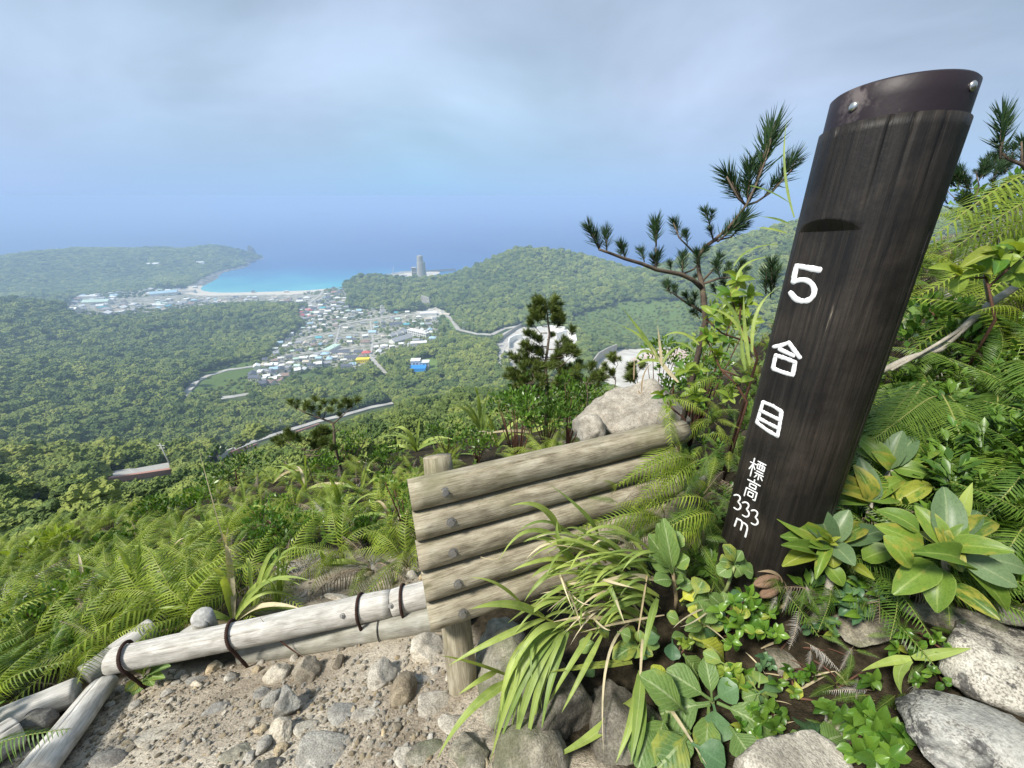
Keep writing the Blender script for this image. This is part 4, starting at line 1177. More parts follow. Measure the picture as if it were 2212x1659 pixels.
for x, y, w, h, k, lb in ((1090, 950, 95, 95, 'white', 'round white stone at the upper corner of the step log'), (1100, 1030, 95, 70, 'white', 'oblong white stone beside the step log'), (1330, 1035, 95, 130, 'white', 'triangular pale stone pointing down the trail'),
                          (1340, 770, 95, 72, 'tan', 'yellowish stone behind the rosette plant'), (1660, 910, 95, 95, 'white', 'bright white stone right of the rosette plant'), (1790, 740, 95, 100, 'white', 'white stone under the middle of the log edging'),
                          (1700, 700, 66, 62, 'pale', 'small pale stone close under the log edging'), (1660, 815, 85, 72, 'brown', 'brownish stone right of the rosette leaves'), (1740, 815, 85, 62, 'white', 'flat white stone below the white stone pair'),
                          (1930, 735, 95, 60, 'pale', 'oblong pale stone under the second staple'), (1960, 835, 150, 85, 'pale', 'flat buff stone in the soil below the second staple'), (2130, 655, 130, 180, 'tan', 'upright buff stone wedged at the second staple'),
                          (1360, 950, 72, 62, 'brown', 'small brown stone under the rosette plant'), (1160, 970, 72, 62, 'tan', 'small tan stone near the step log corner'), (2120, 1010, 110, 95, 'brown', 'half-buried brown stone in the open trail soil'),
                          (1690, 1000, 85, 85, 'pale', 'pale stone below the bright white stone'), (1680, 1065, 62, 52, 'brown', 'little brown stone under the pale stone'), (1270, 1410, 110, 70, 'tan', 'tan stone alone in the dark trail soil'),
                          (1150, 1345, 85, 72, 'pale', 'buff stone beside the middle of the step log'), (1190, 880, 90, 80, 'pale', 'pale stone right against the step log end')):
    R4(x, y, w, h, k, lb, flat=0.6)
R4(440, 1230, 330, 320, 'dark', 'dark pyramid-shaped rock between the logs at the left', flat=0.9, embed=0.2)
for x, y, w, h, k, lb in ((130, 1340, 125, 110, 'white', 'white rock at the left of the bare slope'), (160, 1245, 100, 92, 'grey', 'grey rock behind the white rock on the bare slope'), (505, 1090, 115, 72, 'white', 'flat white rock under the fern at the top of the bare slope'),
                          (950, 1140, 130, 145, 'white', 'big white rock under the ferns left of the fence'), (990, 1262, 65, 72, 'tan', 'small tan rock below the big white rock'), (1040, 1262, 85, 100, 'grey', 'grey upright rock right of the small tan rock'),
                          (1200, 1210, 95, 110, 'grey', 'dark grey rock tucked behind the fence end'), (850, 1232, 45, 60, 'brown', 'small brown rock left of the big white rock'), (905, 1195, 55, 52, 'tan', 'tan pebble rock touching the big white rock'),
                          (190, 1380, 75, 62, 'tan', 'tan rock below the white rock on the bare slope'), (740, 1385, 300, 75, 'pale', 'long flat rock lying along the log edging')):
    R6(x, y, w, h, k, lb, flat=0.6)

for k, (u, v, w, h, lb) in enumerate(((470, 1530, 70, 40, 'flat sunken stone left of the angular grey stone'), (350, 1580, 90, 55, 'flat sunken stone in the open trail soil'), (520, 1620, 80, 50, 'flat sunken stone left of the bottom dark rock'), (250, 1640, 100, 50, 'flat sunken stone beside the lower step log'),
        (800, 1535, 70, 45, 'flat sunken stone above the gravel patch'), (930, 1620, 90, 60, 'flat sunken stone right of the gravel patch'), (430, 1470, 50, 30, 'flat sunken stone under the second staple'), (990, 1560, 80, 50, 'flat sunken stone below the wide flat stone'))):
    rock(u, v, w, h, ('grey', 'pale', 'mossy')[k % 3], lb, flat=0.22, embed=0.55, cuts=7)
st_rr = random.Random(12); n_st = 0
while n_st < 85:
    u, v = st_rr.uniform(150, 1080), st_rr.uniform(1215, 1659)
    if not any(bool(in_poly(np.array([u]), np.array([v]), pl)[0]) for pl in PATHS[:2]): continue
    w = st_rr.uniform(9, 22); kd = st_rr.choice(('white', 'pale', 'tan', 'brown', 'pale', 'grey'))
    wd_ = {'white': 'whitish', 'pale': 'buff', 'tan': 'ochre', 'brown': 'brownish', 'grey': 'grey'}[kd]
    b_ = beside(u, v, STONE_MARKS)
    rock(u, v, w, w * st_rr.uniform(0.6, 0.9), kd, unique('small %s stone %s' % (wd_, b_[0]), 'little %s stone %s' % (wd_, b_[1]), 'tiny %s stone %s' % (wd_, b_[2]), 'small loose %s stone on the trail soil' % wd_), flat=0.6, embed=0.35, group='small loose stones on the trail', rz=st_rr.uniform(0, 6))
    n_st += 1

# the rocks on the right and under the grass
rock(1085, 1420, 130, 260, 'mossy', 'tall buff rock behind the grass right of the fence post', flat=0.9, embed=0.2, cuts=7, dz=-0.05)
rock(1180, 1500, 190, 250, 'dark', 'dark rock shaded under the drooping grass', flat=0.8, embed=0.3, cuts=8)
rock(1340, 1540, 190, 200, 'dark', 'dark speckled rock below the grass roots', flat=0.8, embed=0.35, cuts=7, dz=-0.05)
rock(1140, 1620, 150, 190, 'mossy', 'buff rock at the bottom edge behind the grass tips', flat=0.7, embed=0.35, cuts=7)
rock(1690, 1690, 250, 160, 'white', 'smooth white rock at the bottom edge under the broad leaves', flat=0.85, embed=0.2, cuts=5, rough=0.03, dz=0.03)
rock(2150, 1420, 240, 190, 'lichen', 'pale boulder with black lichen at the right edge', flat=0.7, embed=0.3, cuts=8)
rock(2125, 1610, 290, 260, 'lichen', 'large pale granite boulder in the bottom right corner', flat=0.55, embed=0.35, cuts=7)
rock(1880, 1345, 170, 100, 'mossy', 'brown rock below the small blue-green shrub', flat=0.6, embed=0.4)
rock(2050, 1330, 180, 110, 'mossy', 'brown rock under the large glossy leaves', flat=0.6, embed=0.35)
rock(2190, 1315, 120, 80, 'mossy', 'mossy rock at the right edge above the lichen boulder', flat=0.6, embed=0.35)
rock(1690, 1425, 80, 70, 'mossy', 'small grey stone in the shade under the leaves', flat=0.5, embed=0.4)
rock(1830, 1560, 90, 70, 'mossy', 'small brown stone near the bottom right plant', flat=0.5, embed=0.4)
# boulder beyond the fence
pb_ = P(1375, 880, 2.55)
me = rock_mesh('boulder', 905, 11, 5, 0.05, (0.41, 0.36, 0.345), 0.08); me.materials.append(ROCK_M['buff'])
o = obj('boulder', me, None, None, (pb_.x, pb_.y + 0.1, pb_.z - 0.105)); o.rotation_euler = (0.1, 0.15, 0.4)
tag(o, 'big pale granite boulder beyond the log fence', 'rock')
for u, v, w, h, lb in ((1275, 935, 60, 40, 'reddish rock at the lower left foot of the big boulder'),):
    p = P(u, v, 2.35); me = rock_mesh('rock', 55, 8, 4, 0.06, (0.1, 0.1, 0.12)); me.materials.append(ROCK_M['pale'])
    tag(obj('rock', me, None, None, p), lb, 'rock')

# gravel: too many to count
gshapes = []
for k in range(5):
    me = rock_mesh('gravel_stone', 300 + k, 7, 2, 0.08, (1, 0.8, 0.65)); me.materials.append(ROCK_M[('pale', 'white', 'pale', 'brown', 'tan')[k]])
    gshapes.append(bpy.data.objects.new('gravel_shape', me))
N = 42000
px_ = nrs.uniform(-2.4, 0.6, N); py_ = nrs.uniform(0.1, 2.4, N)
pz_ = G(px_, py_)
uu, vv, _ = proj(np.stack([px_, py_, pz_], 1))
inside = np.zeros(N, bool)
for pl in PATHS: inside |= in_poly(uu, vv, pl)
dens = np.clip(0.5 + 1.5 * fbm(px_, py_, 0.35, 33, 3), 0.06, 1)
inside &= nrs.uniform(0, 1, N) < dens
px_, py_, pz_ = px_[inside], py_[inside], pz_[inside]
sz_ = 0.0027 * np.exp(nrs.exponential(0.55, len(px_))); sz_ = np.minimum(sz_, 0.0115)
gravel = scatter_obj('gravel', np.stack([px_, py_, pz_ + sz_ * 0.2], 1), np.stack([sz_] * 3, 1), nrs.uniform(0, 6.28, (len(px_), 3)), nrs.randint(0, 5, len(px_)), gshapes)
tag(gravel, 'loose sandy gravel strewn over the trail', None, None, 'stuff')

# ------------------------------------------------------------------ logs
def wood(name, dark, mid, pale, green=0.0, grain=0.5, spec=0.2):
    t = NT(name)
    uv = t.node('ShaderNodeUVMap')
    oi = t.node('ShaderNodeObjectInfo')
    mp = t.node('ShaderNodeMapping'); t.link(uv.outputs[0], mp.inputs['Vector']); mp.inputs['Scale'].default_value = (9, 2.2, 1)
    cv = t.node('ShaderNodeCombineXYZ'); t.link(t.math('MULTIPLY', oi.outputs['Random'], 30.0), cv.inputs[1]); t.link(cv.outputs[0], mp.inputs['Location'])
    v = mp.outputs[0]
    n1 = t.noise(v, 1.0, 5, 0.6, 0.3)
    col = t.ramp(n1, [(0.3, dark), (0.5, mid), (0.72, pale)])
    mp2 = t.node('ShaderNodeMapping'); t.link(v, mp2.inputs['Vector']); mp2.inputs['Scale'].default_value = (7, 0.9, 1)
    g = t.noise(mp2.outputs[0], 1.6, 5, 0.7, 0.5)
    col = t.mix(grain, col, t.ramp(g, [(0.33, (0.35, 0.32, 0.28)), (0.5, (0.95, 0.95, 0.95)), (0.7, (1.15, 1.14, 1.1))]), 'MULTIPLY')
    kn = t.voronoi(v, 0.55, 'F1', 'Distance')
    col = t.mix(t.ramp(kn, [(0.0, 0.75), (0.075, 0.0)]), col, (0.10, 0.065, 0.035))
    tcn = t.coord('Object')
    if green:
        col = t.mix(t.math('MULTIPLY', t.ramp(t.noise(tcn, 5.0, 5, 0.65), [(0.48, 0.0), (0.66, 1.0)]), green), col, (0.17, 0.17, 0.08))
    t.principled(col, 0.85, t.bump(g, 0.6, 0.004), spec)
    return t.m
def end_grain(name, c0, c1):
    t = NT(name)
    v = t.coord('Object')
    n = t.noise(v, 60, 4, 0.6)
    t.principled(t.ramp(n, [(0.3, c0), (0.7, c1)]), 0.9, t.bump(n, 0.5, 0.004), 0.15)
    return t.m
WOOD_F = wood('log_weathered', (0.155, 0.13, 0.09), (0.34, 0.30, 0.22), (0.48, 0.44, 0.345), 0.5, 0.85)
WOOD_W = wood('log_bleached', (0.30, 0.285, 0.25), (0.49, 0.47, 0.43), (0.66, 0.64, 0.60), 0.0, 0.6)
WOOD_G = wood('log_grey', (0.19, 0.18, 0.155), (0.32, 0.31, 0.27), (0.44, 0.43, 0.38), 0.25, 0.45)
END_F = end_grain('log_end', (0.20, 0.165, 0.11), (0.40, 0.35, 0.26))
END_W = end_grain('log_end_grey', (0.24, 0.235, 0.225), (0.50, 0.49, 0.46))

def log_mesh(name, p0, p1, r0, r1, seed, mats, crack_at=(0.0, 0.0, 1.0), loc=None, seg=30, rings=26, wob=0.02, squash=1.0, crack_depth=0.35, up=Vector((0, 0, 1))):
    """A round log with drying cracks cut into it; crack_at = (angle from the top, start, end)."""
    p0, p1 = Vector(p0), Vector(p1)
    loc = loc if loc is not None else p0
    ax = (p1 - p0); L = ax.length; ax.normalize()
    z = (up - ax * up.dot(ax)).normalized(); x = ax.cross(z)
    cracks = crack_at if hasattr(crack_at[0], '__len__') else [crack_at]
    v_, f_, uv, mi = [], [], [], []
    angs = [2 * math.pi * k / seg for k in range(seg)]
    extra = []
    for c in cracks: extra += [(c[0] - 0.045) % (2 * math.pi), c[0] % (2 * math.pi), (c[0] + 0.045) % (2 * math.pi)]
    angs = sorted(a for a in angs if all(abs((a - e + math.pi) % (2 * math.pi) - math.pi) > 0.035 for e in extra)) + extra
    angs.sort(); n = len(angs)
    for i in range(rings):
        t_ = i / (rings - 1)
        tt_ = t_ if 0 < i < rings - 1 else t_
        r = r0 * (1 - t_) + r1 * t_
        edge = 0.965 if i in (0, rings - 1) else 1.0
        c_ = p0 + ax * (L * tt_) + z * (noise.noise(Vector((t_ * 3, seed, 0))) * wob * r * 4) + x * (noise.noise(Vector((t_ * 3, seed, 9))) * wob * r * 4)
        for a in angs:
            rr = r * (1 + noise.noise(Vector((math.cos(a) * 1.6, math.sin(a) * 1.6 + seed, t_ * L * 5))) * 0.05 + noise.noise(Vector((math.cos(a) * 5, math.sin(a) * 5 + seed, t_ * L * 9))) * 0.018) * edge
            for c in cracks:
                if abs((a - c[0] + math.pi) % (2 * math.pi) - math.pi) < 1e-4 and c[1] <= t_ <= c[2]:
                    m_ = min(1, (t_ - c[1]) / 0.06 + (0 if c[1] > 0 else 1), (c[2] - t_) / 0.06 + (0 if c[2] < 1 else 1))
                    rr *= 1 - crack_depth * m_
            q = c_ + z * (math.cos(a) * rr * squash) + x * (math.sin(a) * rr)
            v_.append(q - loc); uv.append((a / (2 * math.pi), t_ * L * 4))
    for i in range(rings - 1):
        for k in range(n):
            a, b = i * n + k, i * n + (k + 1) % n
            f_.append((a, b, b + n, a + n)); mi.append(0)
    for base, flip in ((0, True), ((rings - 1) * n, False)):
        cen = sum((v_[base + k] for k in range(n)), Vector()) / n
        ci = len(v_); v_.append(cen); uv.append((0.5, 0.5))
        for k in range(n):
            a, b = base + k, base + (k + 1) % n
            f_.append((b, a, ci) if flip else (a, b, ci)); mi.append(1)
    return make_mesh(name, v_, f_, mats, uv, True, mi)

def orient(me):
    bm = bmesh.new(); bm.from_mesh(me); bmesh.ops.recalc_face_normals(bm, faces=bm.faces[:]); bm.to_mesh(me); bm.free()
    return me

# fence of five bolted logs on two posts
fl = empty('log_fence', hit(1000, 1480)[0], 'low fence of five weathered logs bolted across round posts', 'fence')
Lft = [(885, 1070, 1.15, 0.049), (895, 1136, 1.155, 0.0465), (902, 1201, 1.16, 0.0465), (915, 1267, 1.165, 0.0465), (925, 1331, 1.17, 0.0455)]
dvec = P(1480, 930, 1.46) - P(885, 1070, 1.15)
BOLT = [(962, 1072), (975, 1137), (979, 1203), (990, 1269), (999, 1327)]
steel = flat_mat('galvanised_steel', (0.30, 0.29, 0.27), 0.45, 0.25, 30, 0.5, 0.7)
fn = dvec.cross(P(925, 1331, 1.17) - P(885, 1070, 1.15)).normalized()
if fn.dot(-P(900, 1200, 1.2)) < 0: fn = -fn
CR = [[(5.6, 0.0, 0.62), (0.35, 0.1, 1.0)], [(5.5, 0.0, 0.3), (0.2, 0.3, 0.9)], [(5.75, 0.0, 1.0)], [(5.4, 0.0, 0.4), (0.1, 0.5, 1.0)], [(5.2, 0.1, 0.8)]]
for k, (u, v, s, r) in enumerate(Lft):
    a = P(u, v, s); b = a + dvec * (0.99, 0.93, 0.95, 0.9, 0.86)[k]
    me = orient(log_mesh('rail', a, b, r, r * 0.94, k * 7 + 3, [WOOD_F, END_F], CR[k], fl.location))
    o = obj('rail', me, fl)
    d = ray(*BOLT[k]); ax = dvec.normalized()
    # front of the rail below that photograph point
    tpar = (Vector(d) * s - a).dot(ax); c = a + ax * tpar
    h = c + fn * (r * 0.99)
    bm_ = MB(); loc = h - fl.location
    bm_.tube([loc - fn * 0.01, loc + fn * 0.0015], 0.0145, 14); bm_.tube([loc + fn * 0.0016, loc + fn * 0.0095], 0.0098, 6)
    o2 = bm_.build('bolt', [steel], o, smooth=False)
pt, pbm = P(945, 985, 1.275), hit(1000, 1480)[0]
ax = (pt - pbm).normalized()
me = orient(log_mesh('post', pbm - ax * 0.12, pt, 0.049, 0.048, 41, [WOOD_F, END_F], [(2.6, 0.72, 1.0), (3.3, 0.75, 1.0), (3.9, 0.7, 1.0)], fl.location, wob=0.005))
obj('post', me, fl)
q0 = pbm + dvec * 0.84; q0.z = float(G(q0.x, q0.y))
me = orient(log_mesh('post', q0 - Vector((0, 0, 0.1)), q0 + (pt - pbm) * 0.45, 0.047, 0.043, 47, [WOOD_F, END_F], (3.0, 0.7, 1.0), fl.location, wob=0.005))
obj('post', me, fl)

# log edging of the trail, with rusted rebar staples
rust = flat_mat('rusted_rebar', (0.050, 0.026, 0.020), 0.8, 0.45, 60, 0.3, 0.2, 0.6)
def gpt(u, v, lift): return hit(u, v, lift)[0]
def staple(parent, c, ax, r, lean=0.0, leg=0.12, ribs=True, a0=-1.9, a1=1.75):
    up = Vector((0, 0, 1)); z = (up - ax * up.dot(ax)).normalized(); x = ax.cross(z)
    pts = []
    R_ = r + 0.006
    pts.append(c + x * (math.sin(a0) * R_) + z * (math.cos(a0) * R_ - leg) + ax * (lean * -1.5))
    for k in range(17):
        a = a0 + (a1 - a0) * k / 16
        pts.append(c + x * (math.sin(a) * R_) + z * (math.cos(a) * R_) + ax * (lean * (k / 8 - 1)))
    pts.append(c + x * (math.sin(a1) * R_) + z * (math.cos(a1) * R_ - leg) + ax * (lean * 1.5))
    dense = []
    for i in range(len(pts) - 1):
        for j in range(4): dense.append(pts[i].lerp(pts[i + 1], j / 4))
    dense.append(pts[-1])
    rad = [0.0062 + (0.0012 if i % 2 else -0.0006) for i in range(len(dense))]
    m = MB(); m.tube([p - parent.location for p in dense], rad, 7)
    return m.build('staple', [rust], parent)
A0, A1 = gpt(243, 1428, 0.145), gpt(846, 1302, 0.155)
axA = (A1 - A0).normalized()
lgA = obj('edge_log', orient(log_mesh('edge_log', A0, A1, 0.050, 0.056, 91, [WOOD_W, END_W], [(5.75, 0.0, 1.0), (0.6, 0.1, 0.55)], A0, rings=34, crack_depth=0.16)), None, None, A0)
tag(lgA, 'long bleached log edging the trail, held by rusty staples', 'log')
def on_log(a, ax, u, v, s_):
    d = Vector(ray(u, v)); n = d.cross(ax.cross(d)); t_ = (n.dot(-a)) / n.dot(ax)
    return a + ax * t_
for (u, v), lean in (((278, 1415), 0.03), ((503, 1375), 0.022), ((780, 1315), -0.002)):
    staple(lgA, on_log(A0, axA, u, v, 1), axA, 0.054, lean)
B1 = A1 + axA * 0.62 + Vector((0, 0.02, 0.02))
lgB = obj('edge_log', orient(log_mesh('edge_log', A1 + axA * 0.004, B1, 0.0555, 0.055, 93, [WOOD_W, END_W], (5.8, 0.0, 1.0), A1, crack_depth=0.14)), None, None, A1)
tag(lgB, 'short bleached log continuing the edging behind the fence', 'log')
staple(lgB, on_log(A1, axA, 872, 1305, 1), axA, 0.056, -0.002)
m = MB()
for u, v in ((763 / 1, 1),): pass
for zx, zy in ((910, 95), (1248, 38)):
    u, v = z5(zx, zy); c = on_log(A0, axA, u, v, 1); o = lgA if zx < 1000 else lgB
    nn = (Vector((-0.1, -0.75, 0.65))).normalized(); m = MB(); l = c + nn * 0.056 - o.location
    m.tube([l - nn * 0.006, l + nn * 0.003], 0.010, 12); m.tube([l + nn * 0.0031, l + nn * 0.008], 0.006, 6); m.build('bolt', [steel], o, False)
C0, C1 = gpt(525, 1412, 0.03), gpt(930, 1338, 0.05)
lgC = obj('edge_log', orient(log_mesh('edge_log', C0, C1 + (C1 - C0) * 0.2, 0.045, 0.054, 95, [WOOD_G, END_W], (5.9, 0.2, 0.8), C0, crack_depth=0.12)), None, None, C0)
tag(lgC, 'grey log half buried under the long bleached log', 'log')
axC = (C1 - C0).normalized(); c = on_log(C0, axC, 826, 1362, 1)
m = MB(); zc = (Vector((0, 0, 1)) - axC * axC.z).normalized(); xc = axC.cross(zc)
m.tube([c - C0 + (zc * math.cos(a) + xc * math.sin(a)) * 0.0555 for a in [0.1 * k for k in range(64)]], 0.0022, 5); m.build('wire', [flat_mat('black_wire', (0.02, 0.02, 0.02), 0.5)], lgC)
D0, D1 = gpt(222, 1480, 0.05), gpt(60, 1690, 0.05)
lgD = obj('step_log', orient(log_mesh('step_log', D0, D1, 0.050, 0.058, 97, [WOOD_W, END_W], [(0.0, 0.0, 1.0), (0.55, 0.0, 0.3)], D0, squash=0.72, crack_depth=0.2)), None, None, D0)
tag(lgD, 'flat-topped bleached step log running down to the lower left corner', 'log')
E0, E1 = gpt(-40, 1580, 0.04), gpt(166, 1492, 0.06)
lgE = obj('step_log', orient(log_mesh('step_log', E0, E1, 0.055, 0.050, 99, [WOOD_W, END_W], (5.9, 0, 1), E0, crack_depth=0.15)), None, None, E0)
tag(lgE, 'pale log lying behind the dark pyramid rock', 'log')
F0, F1 = gpt(-70, 1650, 0.05), gpt(38, 1580, 0.06)
lgF = obj('step_log', orient(log_mesh('step_log', F0, F1, 0.056, 0.056, 101, [WOOD_W, END_W], [(6.1, 0, 1), (0.4, 0.3, 1)], F0, crack_depth=0.2)), None, None, F0)
tag(lgF, 'cut log end poking in at the left edge', 'log')
H0, H1 = gpt(182, 1462, 0.05), gpt(196, 1430, 0.05)
lgH = obj('step_log', orient(log_mesh('step_log', H0, H0 + Vector((0.10, 0.22, -0.02)), 0.05, 0.05, 103, [WOOD_W, END_W], (6, 0, 1), H0)), None, None, H0)
tag(lgH, 'short log under the ferns behind the step log', 'log')
S0 = gpt(452, 1385, 0.0)
lgS = obj('stake', orient(log_mesh('stake', S0 - Vector((0, 0, 0.1)), P(437, 1332, 1.62), 0.043, 0.04, 105, [WOOD_G, END_W], (3.2, 0.6, 1), S0, rings=10)), None, None, S0)
tag(lgS, 'round grey stake stub standing behind the log edging', 'stake')
K0, K1 = gpt(372, 1392, 0.09), gpt(428, 1356, 0.12)
lgK = obj('log_scrap', orient(log_mesh('log_scrap', K0, K1, 0.025, 0.03, 107, [WOOD_W, END_W], (6, 0, 1), K0, rings=10)), None, None, K0)
tag(lgK, 'thin white log piece leaning between stake and edging', 'log')

# ------------------------------------------------------------------ the waymarker post
PB, PT = Vector((0.772, 0.824, -1.046)), Vector((0.806, 0.985, 0.205))
axP = (PT - PB).normalized()
face = Vector((-0.95, -0.31, 0)); face = (face - axP * face.dot(axP)).normalized()
side = axP.cross(face)
RP = 0.120
t = NT('stained_post_wood')
uv = t.node('ShaderNodeUVMap'); mp = t.node('ShaderNodeMapping'); t.link(uv.outputs[0], mp.inputs['Vector']); mp.inputs['Scale'].default_value = (60, 2.6, 1)
g1 = t.noise(mp.outputs[0], 1.0, 6, 0.65, 0.3)
mp2 = t.node('ShaderNodeMapping'); t.link(uv.outputs[0], mp2.inputs['Vector']); mp2.inputs['Scale'].default_value = (110, 4.0, 1)
g2 = t.noise(mp2.outputs[0], 1.0, 4, 0.7)
vo = t.coord('Object')
big = t.noise(vo, 4.5, 4, 0.6)
col = t.ramp(g1, [(0.3, (0.006, 0.005, 0.0043)), (0.5, (0.011, 0.009, 0.0075)), (0.75, (0.024, 0.0195, 0.0155))])
col = t.mix(t.ramp(big, [(0.43, 0.0), (0.68, 0.8)]), col, t.ramp(g2, [(0.35, (0.013, 0.0105, 0.0085)), (0.65, (0.072, 0.057, 0.043))]))
chip = t.math('MULTIPLY', t.ramp(g2, [(0.66, 0.0), (0.72, 1.0)]), t.ramp(t.noise(vo, 7.0, 3), [(0.55, 0.0), (0.66, 1.0)]))
col = t.mix(chip, col, (0.42, 0.36, 0.27))
hb = t.math('ADD', g1, t.math('MULTIPLY', t.noise(vo, 55, 4, 0.6), 0.35))
t.principled(col, t.ramp(g1, [(0.3, 0.42), (0.7, 0.65)]), t.bump(hb, 0.45, 0.006), 0.3)
post_m = t.m
sp_ = empty('waymarker_post', PB, 'dark stained round waymarker post with white hand-painted characters', 'signpost')
Lp = (PT - PB).length
ZSTEP = Lp * 0.775                       # where the flat lettered face starts
ZB = Lp * 0.938                          # foot of the metal band
SL = Vector((0.72, -0.69, 0))            # the slanted cut rises towards here
SL = (SL - axP * SL.dot(axP)).normalized()
SLOPE = 0.0
chord = 0.84
NS_ = 96
cr_ang = [(0.55, ZSTEP + 0.02, ZB + 0.1, 0.035), (0.85, ZSTEP + 0.06, ZB + 0.1, 0.035), (1.25, ZSTEP + 0.03, ZB + 0.1, 0.03), (2.1, 0.55, ZB + 0.1, 0.03), (1.72, 0.25, 0.98, 0.06), (-0.2, ZSTEP + 0.03, ZB + 0.1, 0.06)]
def post_pt(a, z, r=RP, clip=False, cr=True):
    ca, sa = math.cos(a), math.sin(a)
    rr = r * (1 + 0.006 * noise.noise(Vector((ca * 3, sa * 3, z * 3))))
    if cr:
        for c, z0_, z1_, dp in cr_ang:
            da = abs((a - c + math.pi) % (2 * math.pi) - math.pi)
            if da < 0.034 and z0_ < z < z1_: rr *= 1 - dp * (1 - da / 0.034) * min(1, (z - z0_) / 0.12)
    x, y = ca * rr, sa * rr
    if clip and x > RP * chord: x = RP * chord
    return face * x + side * y + axP * z
def slant(a, z): 
    d = face * math.cos(a) + side * math.sin(a)
    return z + SLOPE * RP * d.dot(SL)
angs = sorted([2 * math.pi * k / NS_ for k in range(NS_)] + [c[0] % (2 * math.pi) for c in cr_ang] + [(c[0] + s_ * 0.033) % (2 * math.pi) for c in cr_ang for s_ in (-1, 1)])
n = len(angs); v_, f_, uvs = [], [], []
levels = [(-0.2, True), (0.0, True)] + [(ZSTEP * k / 22, True) for k in range(1, 22)] + [(ZSTEP, True), (ZSTEP + 0.004, False)] + [(ZSTEP + (ZB - ZSTEP) * k / 10, False) for k in range(1, 10)] + [(ZB, False)]
for i, (z, cl) in enumerate(levels):
    for a in angs:
        zz = z
        ca = math.cos(a)
        if z == ZSTEP + 0.004 and ca > chord: zz = ZSTEP + 0.002 + 0.022 * ((ca - chord) / (1 - chord)) ** 0.75     # the notch is cut up and outward
        if z > ZSTEP + 0.01 and z < ZSTEP + 0.05 and ca > chord: zz = max(z, ZSTEP + 0.006 + 0.022 * ((ca - chord) / (1 - chord)) ** 0.75)
        if z == ZB: zz = slant(a, z)
        v_.append(post_pt(a, zz, RP, cl)); uvs.append((a / (2 * math.pi), zz))
for i in range(len(levels) - 1):
    for k in range(n):
        a, b = i * n + k, i * n + (k + 1) % n
        f_.append((a, b, b + n, a + n))
ci = len(v_); v_.append(axP * ZB); uvs.append((0.5, 0.5))
for k in range(n): f_.append(((len(levels) - 1) * n + k, (len(levels) - 1) * n + (k + 1) % n, ci))
me = make_mesh('shaft', v_, f_, [post_m], uvs, True)
sh = [False if (i // n) in (22, 23) else True for i in range(len(f_))]
me.polygons.foreach_set('use_smooth', np.array(sh, bool))
obj('shaft', me, sp_)
# metal band with a closed slanted top
t = NT('band_brown_metal'); v = t.coord('Object')
fk = t.noise(v, 16, 6, 0.7, 0.3)
pos = t.node('ShaderNodeVectorMath', operation='DISTANCE'); t.link(v, pos.inputs[0]); scp = face * (RP * math.cos(0.0)) + side * (RP * math.sin(0.0)) + axP * (ZB + 0.035); pos.inputs[1].default_value = scp
near = t.ramp(t.math('MULTIPLY', pos.outputs['Value'], 14.0), [(0.25, 1.0), (0.75, 0.0)])
col = t.mix(t.math('MULTIPLY', t.ramp(fk, [(0.45, 0.0), (0.58, 0.75)]), near), (0.020, 0.013, 0.016), (0.16, 0.135, 0.13))
col = t.mix(t.ramp(t.noise(v, 42, 3, 0.6), [(0.70, 0.0), (0.76, 0.6)]), col, (0.2, 0.17, 0.14))
t.principled(col, 0.5, t.bump(t.noise(v, 60, 3), 0.15, 0.003), 0.3)
band_m = t.m
RB = RP * 0.955; HBN = 0.066
v_, f_ = [], []
for z, r in ((ZB + 0.001, RB), (ZB + HBN * 0.5, RB), (ZB + HBN - 0.004, RB), (ZB + HBN, RB - 0.004)):
    for k in range(64):
        a = 2 * math.pi * k / 64; v_.append(face * math.cos(a) * r + side * math.sin(a) * r + axP * slant(a, z))
for i in range(3):
    for k in range(64): f_.append((i * 64 + k, i * 64 + (k + 1) % 64, i * 64 + 64 + (k + 1) % 64, i * 64 + 64 + k))
f_.append(tuple(192 + k for k in range(64)))
band = obj('cap', make_mesh('cap', v_, f_, [band_m], None, True), sp_)
chrome = flat_mat('screw_metal', (0.55, 0.54, 0.51), 0.3, 0.1, 30, 0.5, 0.9)
for a, dz in ((-0.05, 0.030), (1.6, 0.042)):
    d = face * math.cos(a) + side * math.sin(a); c = d * RB + axP * slant(a, ZB + dz)
    m = MB(); m.tube([c - d * 0.002, c + d * 0.002, c + d * 0.0045, c + d * 0.0055], [0.0085, 0.0085, 0.006, 0.0015], 16)
    s_ = m.build('screw', [chrome], band)
